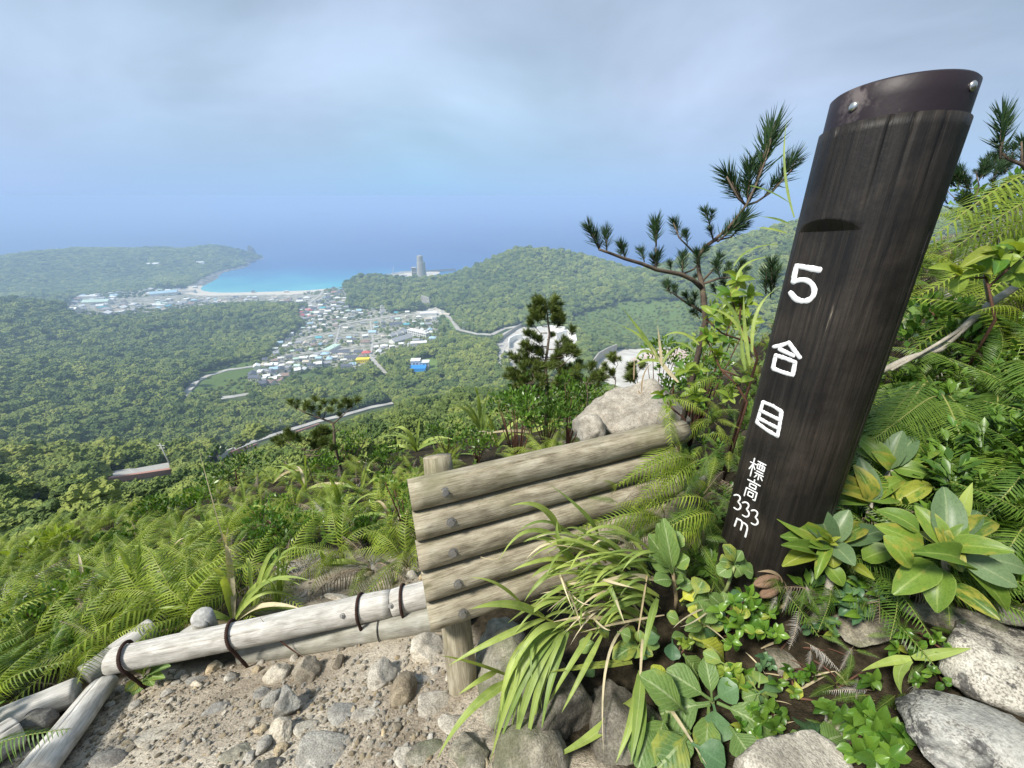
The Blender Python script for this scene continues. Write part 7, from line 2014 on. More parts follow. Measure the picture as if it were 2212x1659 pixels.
for k, (lab, c_) in enumerate((('low broad leaves under the grass roots', (1180, 980)), ('broad leaves sprouting between grass roots and bent stem', (1560, 850)), ('broad leaves in the shade left of the seed pod', (1680, 760)), ('broad leaves spilling over the dark rock', (1330, 1230)), ('broad leaves at the right of the large rosette', (1880, 1250)))):
    e = empty('broadleaf_plant', hit(*z7(*c_))[0], lab, 'plant'); s_ = min(1.1, hit(*z7(*c_))[1] - 0.02)
    for j in range(9):
        a_, L_ = 2 * math.pi * j / 9 + gr_.uniform(-.3, .3), gr_.uniform(90, 170)
        plant_leaves(e, None, s_, [((c_[0] + gr_.uniform(-20, 20), c_[1] + gr_.uniform(-20, 20)), (c_[0] + math.cos(a_) * L_, c_[1] + math.sin(a_) * L_ * 0.8), L_ * 0.6, (0, 1, 3, 0, 1, 0, 2, 1, 3)[j] if j != 6 or k % 2 else 0)], LEAF_B, z7)
e = empty('broadleaf_plant', hit(1460, 1330)[0], 'upright pale green broad-leaved stem in front of the post foot', 'plant'); s = 1.12
cU = (1385, 570)
plant_leaves(e, None, s, [(cU, (1245, 330), 120), (cU, (1330, 255), 110), ((1370, 470), (1300, 270), 110, 1), ((1375, 440), (1410, 310), 100), ((1375, 520), (1470, 460), 95, 0), (cU, (1250, 450), 110), ((1385, 600), (1280, 590), 90, 1), ((1395, 600), (1440, 590), 60, 0), ((1420, 720), (1530, 640), 95, 2), ((1400, 650), (1490, 605), 80, 1), ((1390, 540), (1460, 560), 90)], LEAF_B, z7)
stem(e, [hit(1460, 1330)[0], P(*z7(1400, 700), s + 0.02), P(*z7(1380, 540), s), P(*z7(1360, 400), s)], 0.007, 0.004, STALKX)
e = empty('broadleaf_plant', hit(1545, 1310)[0], 'small grey-green leaf whorl on a bent stem at the post foot', 'plant'); s = 1.08
cW = (1745, 500)
plant_leaves(e, None, s, [(cW, (1660, 480), 90), (cW, (1690, 390), 85), (cW, (1785, 420), 60), (cW, (1830, 490), 90), (cW, (1860, 555), 100), (cW, (1650, 555), 90, 1), (cW, (1720, 430), 70), (cW, (1790, 570), 90)], LEAF_B, z7, dz=0.03)
stem(e, [hit(1545, 1310)[0], P(*z7(1700, 640), s + 0.02), P(*z7(cW[0], cW[1] + 10), s)], 0.005, 0.004, GSTEM)
def z3(x, y): return 1434.2 + .3515 * x, 1252.8 + .3515 * y
e = empty('broadleaf_plant', hit(*z3(930, 1080))[0], 'grey-green cupped rosette plant above the white rock', 'plant'); s = 0.97
cV = (930, 1020)
plant_leaves(e, None, s, [(cV, (860, 850), 130, 3), (cV, (790, 930), 130, 3), (cV, (1000, 960), 140, 3), (cV, (1100, 950), 130, 0), (cV, (820, 1060), 110, 3), ((960, 1060), (900, 900), 120, 3), (cV, (760, 990), 100, 0)], LEAF_B, z3, dz=0.05)

# ------------------------------------------------------------------ glossy-leaved shrubs right of the post
def z8(x, y): return 1555.2 + .2969 * x, 864 + .2969 * y
def whorl(label, c, s, tips, stem_pts, wz=135, buds=(), gl=None, ymin=None):
    s = min(s, hit(*z8(*c))[1] - 0.17)
    b = P(*z8(*stem_pts[0][:2]), stem_pts[0][2]); b.z = min(b.z, float(G(b.x, b.y)) + 0.02)
    e = empty('glossy_shrub', b, label, 'shrub', 'glossy-leaved shrubs beside the post')
    cc = P(*z8(*c), s)
    for k, it in enumerate(tips):
        t_ = it[:2]; kind = it[2] if len(it) > 2 else (0 if k % 2 else 1); w = (it[3] if len(it) > 3 else wz) * .2969 * s / FPX
        base = z8(*(it[4] if len(it) > 4 else (c[0] + rnd.uniform(-12, 12), c[1] + rnd.uniform(-12, 12))))
        L = math.hypot(t_[0] - c[0], t_[1] - c[1])
        ds = rnd.uniform(-0.05, 0.03) + (0.03 if t_[1] < c[1] else -0.04)
        o = leafv(LEAF_R[kind], 'leaf', PC(*base, s, 0.12), PC(*z8(*t_), s + ds, 0.10), w, e, 0.28, 0.6)
        if kind == 3: o['label'] = 'yellowing leaf'
    stem(e, [b] + [PC(*z8(*q[:2]), q[2], 0.02) for q in stem_pts[1:]] + [cc], 0.013, 0.006, BARK_G)
    if buds:
        for bx in buds: leafv(LEAF_SY, 'leaf', P(*z8(*bx[0]), s - 0.02), P(*z8(*bx[1]), s - 0.04), 32 * .2969 * s / FPX, e, 0.3)['label'] = 'fresh yellow leaf'
    return e
whorl('glossy-leaved shrub farthest up beside the post, with a tall pale leaf in its middle', (1245, 505), 1.22, [(985, 245), (1325, 222, 2), (1430, 253, 2), (1615, 330), (1555, 548), (1440, 478, 2, 90), (1110, 300, 2), (1560, 440, 0, 110), (1130, 380, 1, 110), (975, 350, 0, 110), (1400, 600, 1, 100)], [(1100, 900, 1.2), (1180, 640, 1.22)])
whorl('glossy-leaved shrub in the middle of the group, in front of the post', (1095, 745), 1.13, [(765, 545), (835, 532, 0), (1022, 418, 2), (1000, 478, 1), (1188, 608, 1, 80), (1342, 555), (1315, 697), (785, 735, 1, 90), (1232, 672, 0, 60), (1545, 590, 3, 130, (1240, 770)), (722, 615, 1, 90), (965, 690, 3, 80), (1080, 560, 2)], [(1100, 1150, 1.15), (1080, 900, 1.13)])
whorl('glossy-leaved shrub nearest the post foot, on a pale bent stem', (800, 1045), 1.02, [(447, 868, 3), (522, 768, 2), (688, 742, 2), (940, 800, 2), (1192, 938, 2, 150, (900, 1060)), (460, 990, 0), (470, 1190, 3, 120, (680, 1120)), (830, 1220, 3), (975, 1197, 2), (1278, 1075, 0, 140, (1040, 1160)), (1108, 1290, 3, 70, (985, 1210)), (905, 1352, 1, 120, (770, 1200)), (700, 1280, 1, 80), (480, 1050, 0, 100, (680, 1110)), (1080, 900, 1, 120)],
      [(690, 1590, 1.04), (780, 1440, 1.03), (805, 1300, 1.02), (850, 1180, 1.02)], 140, [((800, 1040), (775, 965)), ((800, 1040), (875, 995)), ((790, 1045), (705, 1010)), ((800, 1045), (860, 1055)), ((795, 1040), (745, 985))])
whorl('largest glossy-leaved shrub at the right with broad drooping leaves', (1650, 1065), 0.98, [(1640, 628, 2, 190), (1430, 768), (1650, 812, 1, 110), (1890, 795, 2), (2028, 850), (2130, 1090), (1945, 985, 3, 80), (1272, 1402, 0, 190, (1560, 1190)), (1575, 1530, 1, 180, (1600, 1220)), (2172, 1358, 2, 170, (1760, 1140)), (2130, 1545, 0, 150, (1760, 1180)), (2240, 1230, 2, 150, (1950, 1150)), (1145, 910, 0, 150, (1480, 1060)), (1160, 790, 1, 150, (1450, 960)), (1400, 1225, 0, 150, (1190, 985)), (1500, 1090, 1, 170, (1720, 1200)), (1450, 950, 3, 100), (1580, 880, 1, 90), (1800, 900, 0, 100), (2030, 1590, 0, 120, (1690, 1340)), (1760, 1240, 1, 120), (1740, 960, 2, 90)],
      [(1600, 1500, 1.05), (1640, 1250, 1.0)], 145)
# bamboo-like leaf and cane in front of the largest shrub
e = empty('grass_shoot', P(*z8(1640, 1090), 0.97), 'pale grass shoot with two broad blades in the largest glossy shrub', 'grass')
for a, b, c, w in (((1750, 900), (1760, 780), (1838, 600), 90), ((1760, 890), (1880, 980), (1950, 1210), 70)): blade(e, [P(*z8(*a), 0.93), P(*z8(*b), 0.92), P(*z8(*c), 0.92)], w * .2969 * .92 / FPX, BLADE, 1, 0.2)
blade(e, [P(*z8(1640, 1090), 0.97), P(*z8(1700, 1000), 0.94), P(*z8(1760, 880), 0.93)], 0.009, BLADE_D, 2, 0.1, 'stalk')

# ------------------------------------------------------------------ small-leaved ground plants
def sprigs(name, label, cs, zf, s, leaf_z, meshes, n=6, scale=.3515, cat='plant', yl=0.0, stemm=TWIG):
    b = P(*zf(*cs[0]), s + 0.03); b.z = min(b.z, float(G(b.x, b.y)) + 0.03)
    e = empty(name, b, label, cat); rr = random.Random(int(cs[0][0]))
    m = MB()
    for c in cs:
        ss = min(s + rr.uniform(-0.03, 0.03), hit(*zf(*c))[1] - rr.uniform(0.03, 0.07)); cc = P(*zf(*c), ss)
        m.tube([Vector((0, 0, 0)), (cc - b) * 0.5 + Vector((0, 0, 0.01)), cc - b], [0.003, 0.0025, 0.0018], 5)
        for k in range(n):
            a = 2 * math.pi * k / n + rr.uniform(-0.4, 0.4); L = leaf_z * rr.uniform(0.7, 1.15)
            t_ = (c[0] + math.cos(a) * L, c[1] + math.sin(a) * L * 0.85)
            me = LEAF_SY if rr.random() < yl else rr.choice(meshes)
            leafv(me, 'leaf', cc, P(*zf(*t_), ss + rr.uniform(-0.02, 0.015)), L * 0.55 * scale * ss / FPX, e, 0.35)
    m.build('stem', [stemm], e)
    return e
sprigs('ground_shrub', 'low shrub with small shiny leaves below the seed pod', [(430, 130), (520, 90), (560, 150), (400, 260), (470, 290), (420, 380), (620, 310), (700, 330), (580, 230), (520, 180), (340, 190), (640, 200), (450, 210), (560, 320)], z3, 1.03, 72, [LEAF_S[0]], 6, yl=0.12)
sprigs('ground_shrub', 'low blue-green shrub with spoon-shaped leaves under the glossy shrub', [(1110, 80), (1190, 40), (1310, 110), (1100, 130), (1200, 210), (1180, 110), (1260, 60), (1370, 60), (1140, 170), (1250, 170)], z3, 1.02, 78, [LEAF_S[1], LEAF_S[1], LEAF_S[0]], 7)
sprigs('ground_shrub', 'bushy plant with pointed dark leaves at the bottom right of the picture', [(1230, 820), (1180, 900), (1290, 930), (1400, 930), (1380, 1020), (1250, 1040), (1300, 1110), (1400, 1090), (1180, 1060), (1460, 960), (1330, 880)], z3, 0.90, 120, [LEAF_S[0], LEAF_S[0], LEAF_S[3]], 6)
sprigs('ground_shrub', 'dark leafy sprig right of the black soil', [(1010, 790), (960, 780), (1290, 610), (1260, 630), (1100, 830)], z3, 0.98, 85, [LEAF_S[3]], 5)
sprigs('ground_shrub', 'small bright sprig beside the broad leaves', [(430, 560), (420, 610), (500, 590), (370, 560), (460, 640)], z3, 1.02, 75, [LEAF_S[0], LEAF_S[2]], 6)
sprigs('ground_shrub', 'dim blue-green sprig in the shade of the bank', [(620, 480), (660, 520), (600, 520)], z3, 1.06, 55, [LEAF_S[1]], 6)
sprigs('ground_shrub', 'tiny pale sprig under the yellow leaf', [(110, 380), (150, 390)], z3, 1.02, 50, [LEAF_S[2]], 5)
for lb, cs_, lz_, ms_ in (('leafy mat over the black soil left of the corner boulder', [(760, 560), (840, 600), (700, 640), (800, 690), (900, 560)], 62, [LEAF_S[0], LEAF_S[3]]), ('leafy mat above the white rock', [(640, 780), (720, 840), (600, 860), (680, 900)], 70, [LEAF_S[3]]),
                     ('small-leaved mat beside the bent pale stem', [(980, 280), (1050, 260), (900, 300), (1040, 340)], 55, [LEAF_S[1], LEAF_S[3]]), ('leafy mat under the largest glossy shrub', [(1480, 330), (1560, 420), (1660, 360), (1420, 420), (1740, 440)], 70, [LEAF_S[3], LEAF_S[0]]),
                     ('leafy mat between corner boulder and lichen boulder', [(1640, 560), (1720, 640), (1560, 620), (1760, 560)], 60, [LEAF_S[0], LEAF_S[3]]), ('leafy sprigs along the right edge of the large rosette', [(540, 800), (470, 900), (560, 950), (520, 700)], 68, [LEAF_S[0]])):
    sprigs('ground_shrub', lb, cs_, z3, 1.0, lz_, ms_, 6, yl=0.04)
# dry seed pod
def pod(parent, c, ax, L, r):
    m = MB()
    for k in range(3):
        a = 2 * math.pi * k / 3; x = ax.cross(Vector((0, 0, 1))).normalized(); y = ax.cross(x)
        o_ = (x * math.cos(a) + y * math.sin(a)) * r * 0.42
        m.tube([c - parent.location + ax * (L * (t_ - 0.5)) + o_ * math.sin(math.pi * t_) for t_ in (0.02, 0.15, 0.35, 0.6, 0.85, 0.98)], [r * q for q in (0.1, 0.42, 0.62, 0.62, 0.4, 0.08)], 10)
    return m.build('pod', [flat_mat('pod_brown', (0.20, 0.125, 0.08), 0.65, 0.3, 60, 0.3, 0, 0.5)], parent)
sb_ = empty('seed_pod', PC(*z7(1950, 640), 1.05), 'dry brown split seed pod at the foot of the post', 'seed pod')
pod(sb_, PC(*z7(1935, 600), 1.05, .05), Vector((1, 0.15, 0.2)).normalized(), 0.080, 0.0165); pod(sb_, PC(*z7(1955, 660), 1.05, .04), Vector((0.8, 0.1, 0.5)).normalized(), 0.066, 0.0145)
blade(sb_, [PC(*z7(2030, 610), 1.06), PC(*z7(2000, 520), 1.05), PC(*z7(1880, 545), 1.04)], 0.012, STALKX, 1, 0.3, 'stalk')
blade(sb_, [PC(*z7(2010, 760), 1.06), PC(*z7(2090, 720), 1.05), PC(*z7(2040, 600), 1.04)], 0.008, STALKX, 1, 0.3, 'stalk')
# scrap of red and white tape
e = MB(); a, b = PC(*z8(795, 785), 1.13, .06), PC(*z8(900, 800), 1.14, .06)
d = (b - a); upv = Vector((0.1, -0.3, 0.95)); upv = (upv - d.normalized() * upv.dot(d.normalized())).normalized() * 0.0085
nrm_ = d.cross(upv).normalized() * 0.0006
e.add([-upv + a - a, d - upv, d, Vector((0, 0, 0)), nrm_ - upv, d - upv + nrm_, d + nrm_, nrm_], [(0, 1, 2, 3), (7, 6, 5, 4), (0, 4, 5, 1)], None, 0)
e.add([Vector((0, 0, 0)), d, d + upv * 0.7, upv * 0.7, nrm_, d + nrm_, d + upv * 0.7 + nrm_, upv * 0.7 + nrm_], [(0, 1, 2, 3), (7, 6, 5, 4), (2, 6, 7, 3)], None, 1)
o = e.build('tape_scrap', [flat_mat('tape_red', (0.35, 0.02, 0.03), 0.4, 0.1), flat_mat('tape_white', (0.62, 0.62, 0.6), 0.4, 0.1)], None, False, a)
tag(o, 'scrap of red and white marking tape tied behind the post', 'tape')
# curled yellow dead leaf and twigs in the black soil
e = empty('fallen_leaf', P(*z3(830, 640), 1.02), 'curled yellow fallen leaf on the black soil', 'leaf')
leafv(LEAF_B[2], 'blade', PC(*z3(790, 590), 1.02, .03), PC(*z3(835, 730), 1.0, .02), 0.022, e, 0.4)
tw = random.Random(3)
for k in range(26):
    a = (tw.uniform(480, 1150), tw.uniform(420, 1050)); L = tw.uniform(80, 240); an = tw.uniform(-0.9, 0.9)
    p0, p1 = hit(*z3(*a)), hit(*z3(a[0] + L * math.cos(an), a[1] + L * math.sin(an)))
    e = empty('twig', p0[0], unique(*['thin dry twig %s' % q for q in beside(*z3(*a), [('the white rock', 1690, 1600), ('the corner boulder', 2000, 1540), ('the fallen yellow leaf', 1725, 1480), ('the bushy pointed-leaf plant', 1890, 1590), ('the small grey stone', 1690, 1425), ('the cupped rosette', 1760, 1600)])], 'thin dry twig lying in the dark litter at the bottom right'), 'twig', 'dry twigs in the litter')
    up = Vector((0, 0, 0.008 + 0.012 * tw.random()))
    blade(e, [p0[0] + up, (p0[0] + p1[0]) / 2 + up * 1.8, p1[0] + up], tw.uniform(0.002, 0.006), BLADE_D if tw.random() < 0.6 else TWIG, k, 0.3, 'stem')

# ------------------------------------------------------------------ ferns by the post and on the right
def frond_at(e, a, b, s0, s1, meshes, zf=None, w=1.0, rr=random.Random(4), label=None, up=None):
    a, b = (zf(*a), zf(*b)) if zf else (a, b)
    p0, p1 = PC(*a, s0, 0.02), PC(*b, s1, 0.035); L = (p1 - p0).length
    n = up or (-(p0 + p1).normalized() * 0.55 + Vector((rr.uniform(-.25, .25), rr.uniform(-.2, .2), 0.8)))
    o = place(rr.choice(meshes), 'frond', p0, p1, n, L * w, e)
    if label: o['label'] = label
    return o
def z6b(x, y): return 1209.6 + .1979 * x, 743 + .1979 * y
def fern_thing(u, v, s, label, group=None):
    b = PC(u, v, s, 0.0); b.z = min(b.z, max(float(G(b.x, b.y)), b.z - 0.3))
    return empty('fern', b, label, 'fern', group)
e = fern_thing(1480, 960, 1.75, 'yellow-green fern hanging over the right end of the top rail')
for a, b, s0, s1 in (((1770, 390), (1230, 640), 1.65, 1.6), ((1150, 640), (1230, 1230), 1.55, 1.38), ((1300, 560), (1060, 830), 1.62, 1.5), ((1100, 760), (1330, 1180), 1.5, 1.4)): frond_at(e, a, b, s0 - 0.18, s1 - 0.14, FR, z6b, 0.85)
e = fern_thing(1540, 980, 1.55, 'bright feathery fern left of the post middle')
for a, b in (((1670, 850), (1320, 1090)), ((1880, 1190), (1500, 1010)), ((1160, 620), (1660, 810)), ((1680, 850), (1830, 1130)), ((1700, 830), (1560, 560)), ((1690, 850), (1950, 720)), ((1860, 1180), (1840, 1400)), ((1700, 840), (1960, 920))): frond_at(e, a, b, 1.5, 1.42 + rnd.uniform(-.05, .05), FRSM + FR[:2], z6b, 0.95)
e = fern_thing(1470, 1100, 1.4, 'fern drooping over the lower rails beside the post')
for a, b in (((1330, 1180), (620, 1560)), ((1690, 1230), (1610, 1560)), ((1560, 1130), (1390, 1400)), ((560, 1650), (480, 1480)), ((1600, 1650), (1180, 1560))): frond_at(e, a, b, 1.28, 1.2, FR, z6b, 0.9)
fr3 = random.Random(15)
for k in range(3):
    e3 = fern_thing((1500, 1420, 1540)[k], (1010, 1130, 1120)[k], 1.3, ('fern covering the right ends of the rails', 'fern covering the lower rails above the grass clump', 'fern between the rail ends and the post')[k])
    for j in range(8):
        a0, L_ = fr3.uniform(1.9, 4.3), fr3.uniform(110, 190)
        u0, v0_ = (1500, 1420, 1540)[k] + fr3.uniform(-20, 20), (1010, 1130, 1120)[k] + fr3.uniform(-20, 20)
        frond_at(e3, (u0, v0_), (u0 + math.cos(a0) * L_, v0_ - math.sin(a0) * L_ * 0.6 + L_ * 0.15), 1.24, 1.17, FR + FRD + (FRX if j % 3 == 0 else []), None, 0.95)
for a, b in (((1150, 1380), (860, 1660)), ((1620, 1440), (1300, 1680)), ((1250, 1100), (1350, 1400)), ((1800, 1400), (1560, 1640)), ((1700, 1600), (1850, 1500))): frond_at(e, a, b, 1.3, 1.22, FRX + FRW, z6b, 1.0, label='withered brown frond')
e = fern_thing(1440, 1150, 1.3, 'feathery fern in front of the lower post reaching over the grass')
for a, b, m_ in (((1010, 250), (780, 330), FR), ((1060, 210), (1330, 240), FRSM), ((1130, 160), (1390, 300), FRSM), ((1320, 160), (1490, 330), FRSM), ((1490, 330), (1760, 380), FRSM), ((1510, 345), (1700, 650), FRSM), ((1050, 130), (880, 110), FRSM), ((1100, 200), (1020, 330), FR), ((1450, 300), (1250, 420), FRD), ((1150, 260), (1190, 420), FRD)): frond_at(e, a, b, 1.24, 1.18, m_, z7, 0.9)
for a, b in (((1330, 200), (1480, 60)), ((1520, 220), (1400, 80)), ((1480, 200), (1500, 310)), ((1100, 120), (1250, 20)), ((1560, 150), (1620, 60)), ((1300, 120), (1180, 30))): frond_at(e, a, b, 1.27, 1.22, FRX + FRW, z7, 1.1, label='withered grey frond')
# right of the post
for a, b, lb in (((2230, 965), (2050, 1135), 'broad fern frond sweeping in low from the right edge'), ((2040, 850), (2085, 1015), 'broad fern frond hanging straight down right of the post'), ((2030, 860), (1880, 945), 'broad fern frond touching the right side of the post'), ((2230, 880), (2095, 945), 'broad fern frond pointing left above the largest glossy shrub'),
                 ((2120, 800), (2230, 880), 'broad fern frond pointing right under the pale branch'), ((2240, 1080), (2130, 1230), 'broad fern frond behind the drooping glossy leaves'), ((1965, 850), (1890, 1010), 'narrow fern frond close behind the post'), ((2150, 840), (2160, 970), 'broad fern frond between the two longest at the right'), ((2240, 990), (2195, 1150), 'broad fern frond at the very right edge')):
    e = fern_thing(a[0], a[1], 1.36, lb)
    frond_at(e, a, b, 1.32, 1.2, FRBIG, None, 1.1)
for k, (a, b, s0, s1, lb) in enumerate((((2215, 972), (2060, 1125), 1.45, 1.30, 'large fern frond arching in at the right edge'), ((2035, 845), (2082, 1000), 1.6, 1.42, 'large fern right of the post with a drooping midrib'), ((2050, 870), (1868, 935), 1.55, 1.42, 'large fern brushing the post from the right'),
                                          ((2215, 850), (2090, 930), 1.6, 1.5, 'large fern behind the one at the right edge'), ((2240, 1090), (2120, 1250), 1.4, 1.25, 'lower large fern at the right edge'), ((2140, 800), (2240, 900), 1.7, 1.55, 'large fern at the right edge below the pale branch'),
                                          ((1990, 830), (1870, 1000), 1.6, 1.5, 'dark fern tucked right behind the post'))):
    e = fern_thing(a[0], a[1], s0 + 0.1, lb)
    frond_at(e, a, b, s0, s1, FRBIG, None, 1.15)
    frond_at(e, (a[0] + 20, a[1] + 10), (b[0] + rnd.uniform(40, 110), b[1] + rnd.uniform(-90, -30)), s0 + 0.1, s1 + 0.15, FRBIG, None, 1.1)
    frond_at(e, (a[0] + 10, a[1] + 20), (b[0] + rnd.uniform(-40, 60), b[1] + rnd.uniform(20, 70)), s0 + 0.12, s1 + 0.12, FRD, None, 1.1)
for k, (a, b, s0, s1, lb) in enumerate((((2230, 425), (2010, 525), 2.0, 1.85, 'long bright fern frond against the sky right of the post'), ((2230, 470), (2030, 568), 1.9, 1.8, 'bright fern under the long frond right of the post'), ((2150, 620), (1985, 640), 1.85, 1.75, 'fern beside the right side of the post'),
                                          ((2230, 620), (2080, 700), 1.8, 1.65, 'fern under the yellow leaf at the right'), ((2120, 690), (1960, 770), 1.85, 1.7, 'fern above the pale branch'), ((2230, 720), (2120, 800), 1.75, 1.6, 'fern right of the pale branch'), ((2230, 540), (2120, 590), 2.0, 1.9, 'fern at the right edge above the yellow leaf'), ((2090, 500), (2010, 470), 2.2, 2.1, 'upper fern beside the post top'))):
    e = fern_thing(a[0], a[1], s0 + 0.1, lb)
    frond_at(e, a, b, s0, s1, FR, None, 1.1)
    frond_at(e, (a[0] - 5, a[1] + 15), (b[0] + rnd.uniform(10, 60), b[1] + rnd.uniform(20, 60)), s0, s1 + 0.05, FR, None, 1.1)
    frond_at(e, (a[0] - 5, a[1] + 10), (b[0] + rnd.uniform(40, 110), b[1] + rnd.uniform(-50, 10)), s0 + 0.05, s1 + 0.15, FR + FRD, None, 1.1)
    if k % 2 == 0: frond_at(e, (a[0] - 20, a[1] + 30), (b[0] + 40, b[1] + 60), s0 + 0.03, s1 + 0.05, FRX + FRW, None, 1.1, label='withered grey frond')
for lb, frs in (('pair of small ferns hanging over the corner boulder', (((1520, 660), (1670, 1080)), ((1600, 690), (1780, 1020)), ((1630, 670), (1880, 800)), ((1500, 640), (1610, 500)))), ('small fern at the right edge of the corner boulder', (((1940, 800), (2230, 950)), ((1960, 810), (2100, 880)))),
                ('small fern beside the bent pale stem', (((850, 40), (960, 210)), ((860, 40), (840, 180)), ((1000, 330), (1160, 450)), ((950, 340), (1110, 400)))), ('small dark fern above the black soil', (((1150, 430), (1130, 620)), ((1340, 240), (1620, 390)), ((1230, 350), (1420, 340)), ((1160, 430), (1330, 480)))),
                ('small fern sprouting above the dark bushy plant', (((1270, 700), (1030, 745)), ((1420, 700), (1300, 810)), ((1300, 730), (1130, 830)), ((1480, 690), (1420, 800))))):
    e = fern_thing(*z3(*frs[0][0]), 1.0, lb)
    for a, b in frs: frond_at(e, a, b, 0.97, 0.93, FRSM, z3, 0.95)
    frond_at(e, (frs[0][0][0] + 20, frs[0][0][1] - 20), (frs[0][1][0] - 60, frs[0][1][1] - 60), 0.99, 0.96, FRW, z3, 1.0, label='withered white frond')
for lb, c_, n in (('small fern in the black soil left of the corner boulder', (1050, 640), 5), ('tiny fern at the foot of the glossy shrubs', (1450, 330), 6), ('little fern behind the cupped rosette', (1000, 900), 5), ('small fern between seed pod and blue-green shrub', (950, 230), 5), ('small fern under the largest glossy shrub', (1780, 330), 6)):
    e = fern_thing(*z3(*c_), 1.0, lb)
    for j in range(n):
        a_ = 2 * math.pi * j / n + rnd.uniform(-.4, .4); L_ = rnd.uniform(120, 200)
        frond_at(e, c_, (c_[0] + math.cos(a_) * L_, c_[1] + math.sin(a_) * L_ * 0.8), 0.96, 0.93, FRSM + (FRW if j == 1 else []), z3, 0.95)
e = fern_thing(*z3(850, 150), 1.06, 'bleached dead fern hanging beside the bent pale stem')
for a, b in (((840, 150), (760, 430)), ((860, 380), (1090, 570)), ((900, 420), (880, 560)), ((700, 100), (640, 190)), ((790, 40), (720, 200)), ((1000, 450), (940, 560)), ((1190, 600), (1180, 730))): frond_at(e, a, b, 1.04, 1.0, FRW, z3, 1.1)
# random ferns filling the right bank
BANK_MARKS = [('the big boulder', 1380, 880), ('the post shaft', 1700, 800), ('the tall leafy shrub', 1600, 700), ('the pale bare branch', 2050, 740), ('the yellow leaf', 2112, 562), ('the fluffy green pine', 2110, 440), ('the top rail end', 1480, 925), ('the dark pine sapling', 1520, 640), ('the right picture edge', 2240, 760), ('the gravel yard bush', 1440, 790), ('the post top', 1990, 480), ('the soft green bush', 2170, 460)]
fr2 = random.Random(91); n_ = 0; sp2 = []
while n_ < 58:
    u, v = fr2.uniform(1300, 2260), fr2.uniform(480, 1240)
    if not bool(in_poly(np.array([u]), np.array([v]), RIGHTB)[0]): continue
    if v > 940 or (1540 < u < 1780 and v > 860) or (u > 1840 and v > 740): continue
    p, s = hit(u, v, 0.1)
    if s > 5: continue
    b = Vector((p.x, p.y, float(G(p.x, p.y))))
    if any((b - q).length < 0.16 for q in sp2): 
        n_ += 0.2; continue
    sp2.append(b); n_ += 1
    side_ = 'right of' if u > 1800 else 'left of'
    make_fern(b, fr2.uniform(0.28, 0.42), 6, fern_label(u, v, s, False, BANK_MARKS, 'on the bank %s the waymarker post' % side_), 'ferns on the bank by the post', fr2, 0.18, FR + FRD, Vector((-0.1, -0.25, 0.05)))

# ------------------------------------------------------------------ leafy shrub left of the post, pale branch on the right
def leafy(label, limbs, whorls, s, leafpx, mat_i=2, bark=TWIG, r=0.006, group=None):
    b = P(*limbs[0][0], s + 0.05); b.z = min(b.z, float(G(b.x, b.y)) + 0.03)
    e = empty('leafy_shrub', b, label, 'shrub', group); rr = random.Random(int(limbs[0][0][0]))
    for k, l in enumerate(limbs):
        pts = ([b] if k == 0 else []) + [P(*q, s) for q in l]
        stem(e, pts, r if k == 0 else r * 0.7, r * 0.5, bark, 'stem' if k == 0 else 'branch')
    for (u, v, n) in whorls:
        cc = P(u, v, s + rr.uniform(-0.04, 0.04))
        for k in range(n):
            a = 2 * math.pi * k / n + rr.uniform(-0.4, 0.4); L = leafpx * rr.uniform(0.7, 1.2)
            leafv(LEAF_SY if rr.random() < 0.05 else LEAF_S[mat_i if rr.random() < 0.75 else 0], 'leaf', cc, P(u + math.cos(a) * L, v + math.sin(a) * L * 0.7 - L * 0.15, s + rr.uniform(-0.06, 0.04)), L * 0.45 * s / FPX, e, 0.35)
    return e
leafy('tall leafy shrub with reddish stems close left of the post', [[(1636, 775), (1625, 742), (1597, 703), (1577, 633)], [(1625, 742), (1560, 720), (1525, 690)], [(1597, 703), (1600, 660), (1590, 620)]],
      [(1590, 608, 7), (1577, 640, 5), (1560, 690, 6), (1615, 700, 6), (1540, 680, 5), (1600, 665, 5), (1530, 735, 6), (1575, 740, 5), (1620, 640, 4)], 1.62, 34)
leafy('second leafy shrub with a leaning stem left of the post', [[(1614, 868), (1590, 830), (1557, 798), (1524, 728)], [(1557, 798), (1600, 815)]], [(1601, 826, 6), (1525, 725, 5), (1550, 770, 6), (1510, 800, 6), (1575, 860, 5), (1480, 800, 6), (1495, 850, 5)], 1.6, 28)
leafy('young leafy stem rising over the right end of the top rail', [[(1480, 905), (1455, 885), (1440, 868)]], [(1432, 858, 5), (1510, 870, 6), (1500, 845, 5), (1445, 880, 4)], 1.55, 24)
leafy('shrub with yellow-green leaves and one yellow leaf at the right edge', [[(2150, 690), (2135, 620), (2125, 580)], [(2135, 620), (2190, 570), (2230, 540)], [(2130, 600), (2060, 600)]], [(2120, 590, 5), (2160, 560, 6), (2200, 550, 6), (2070, 598, 4), (2190, 590, 5)], 1.45, 52, 2)
e = empty('yellow_leaf', P(2112, 562, 1.42), 'thick yellow leaf at the right edge of the bank', 'leaf')
leafv(LEAF_R[3], 'blade', P(2140, 552, 1.43), P(2080, 572, 1.40), 30 * 1.4 / FPX, e, 0.2); leafv(LEAF_R[3], 'blade', P(2150, 545, 1.44), P(2100, 548, 1.42), 22 * 1.4 / FPX, e, 0.3)
b = P(2260, 640, 1.6)
e = empty('bare_branch', b, 'pale bare branch reaching in from the right behind the post', 'branch')
stem(e, [b, P(2212, 608, 1.6), P(2140, 655, 1.6), (P(2085, 705, 1.6)), P(2030, 755, 1.6), P(1960, 775, 1.6), P(1895, 806, 1.62)], 0.016, 0.012, BARK_G, 'limb')
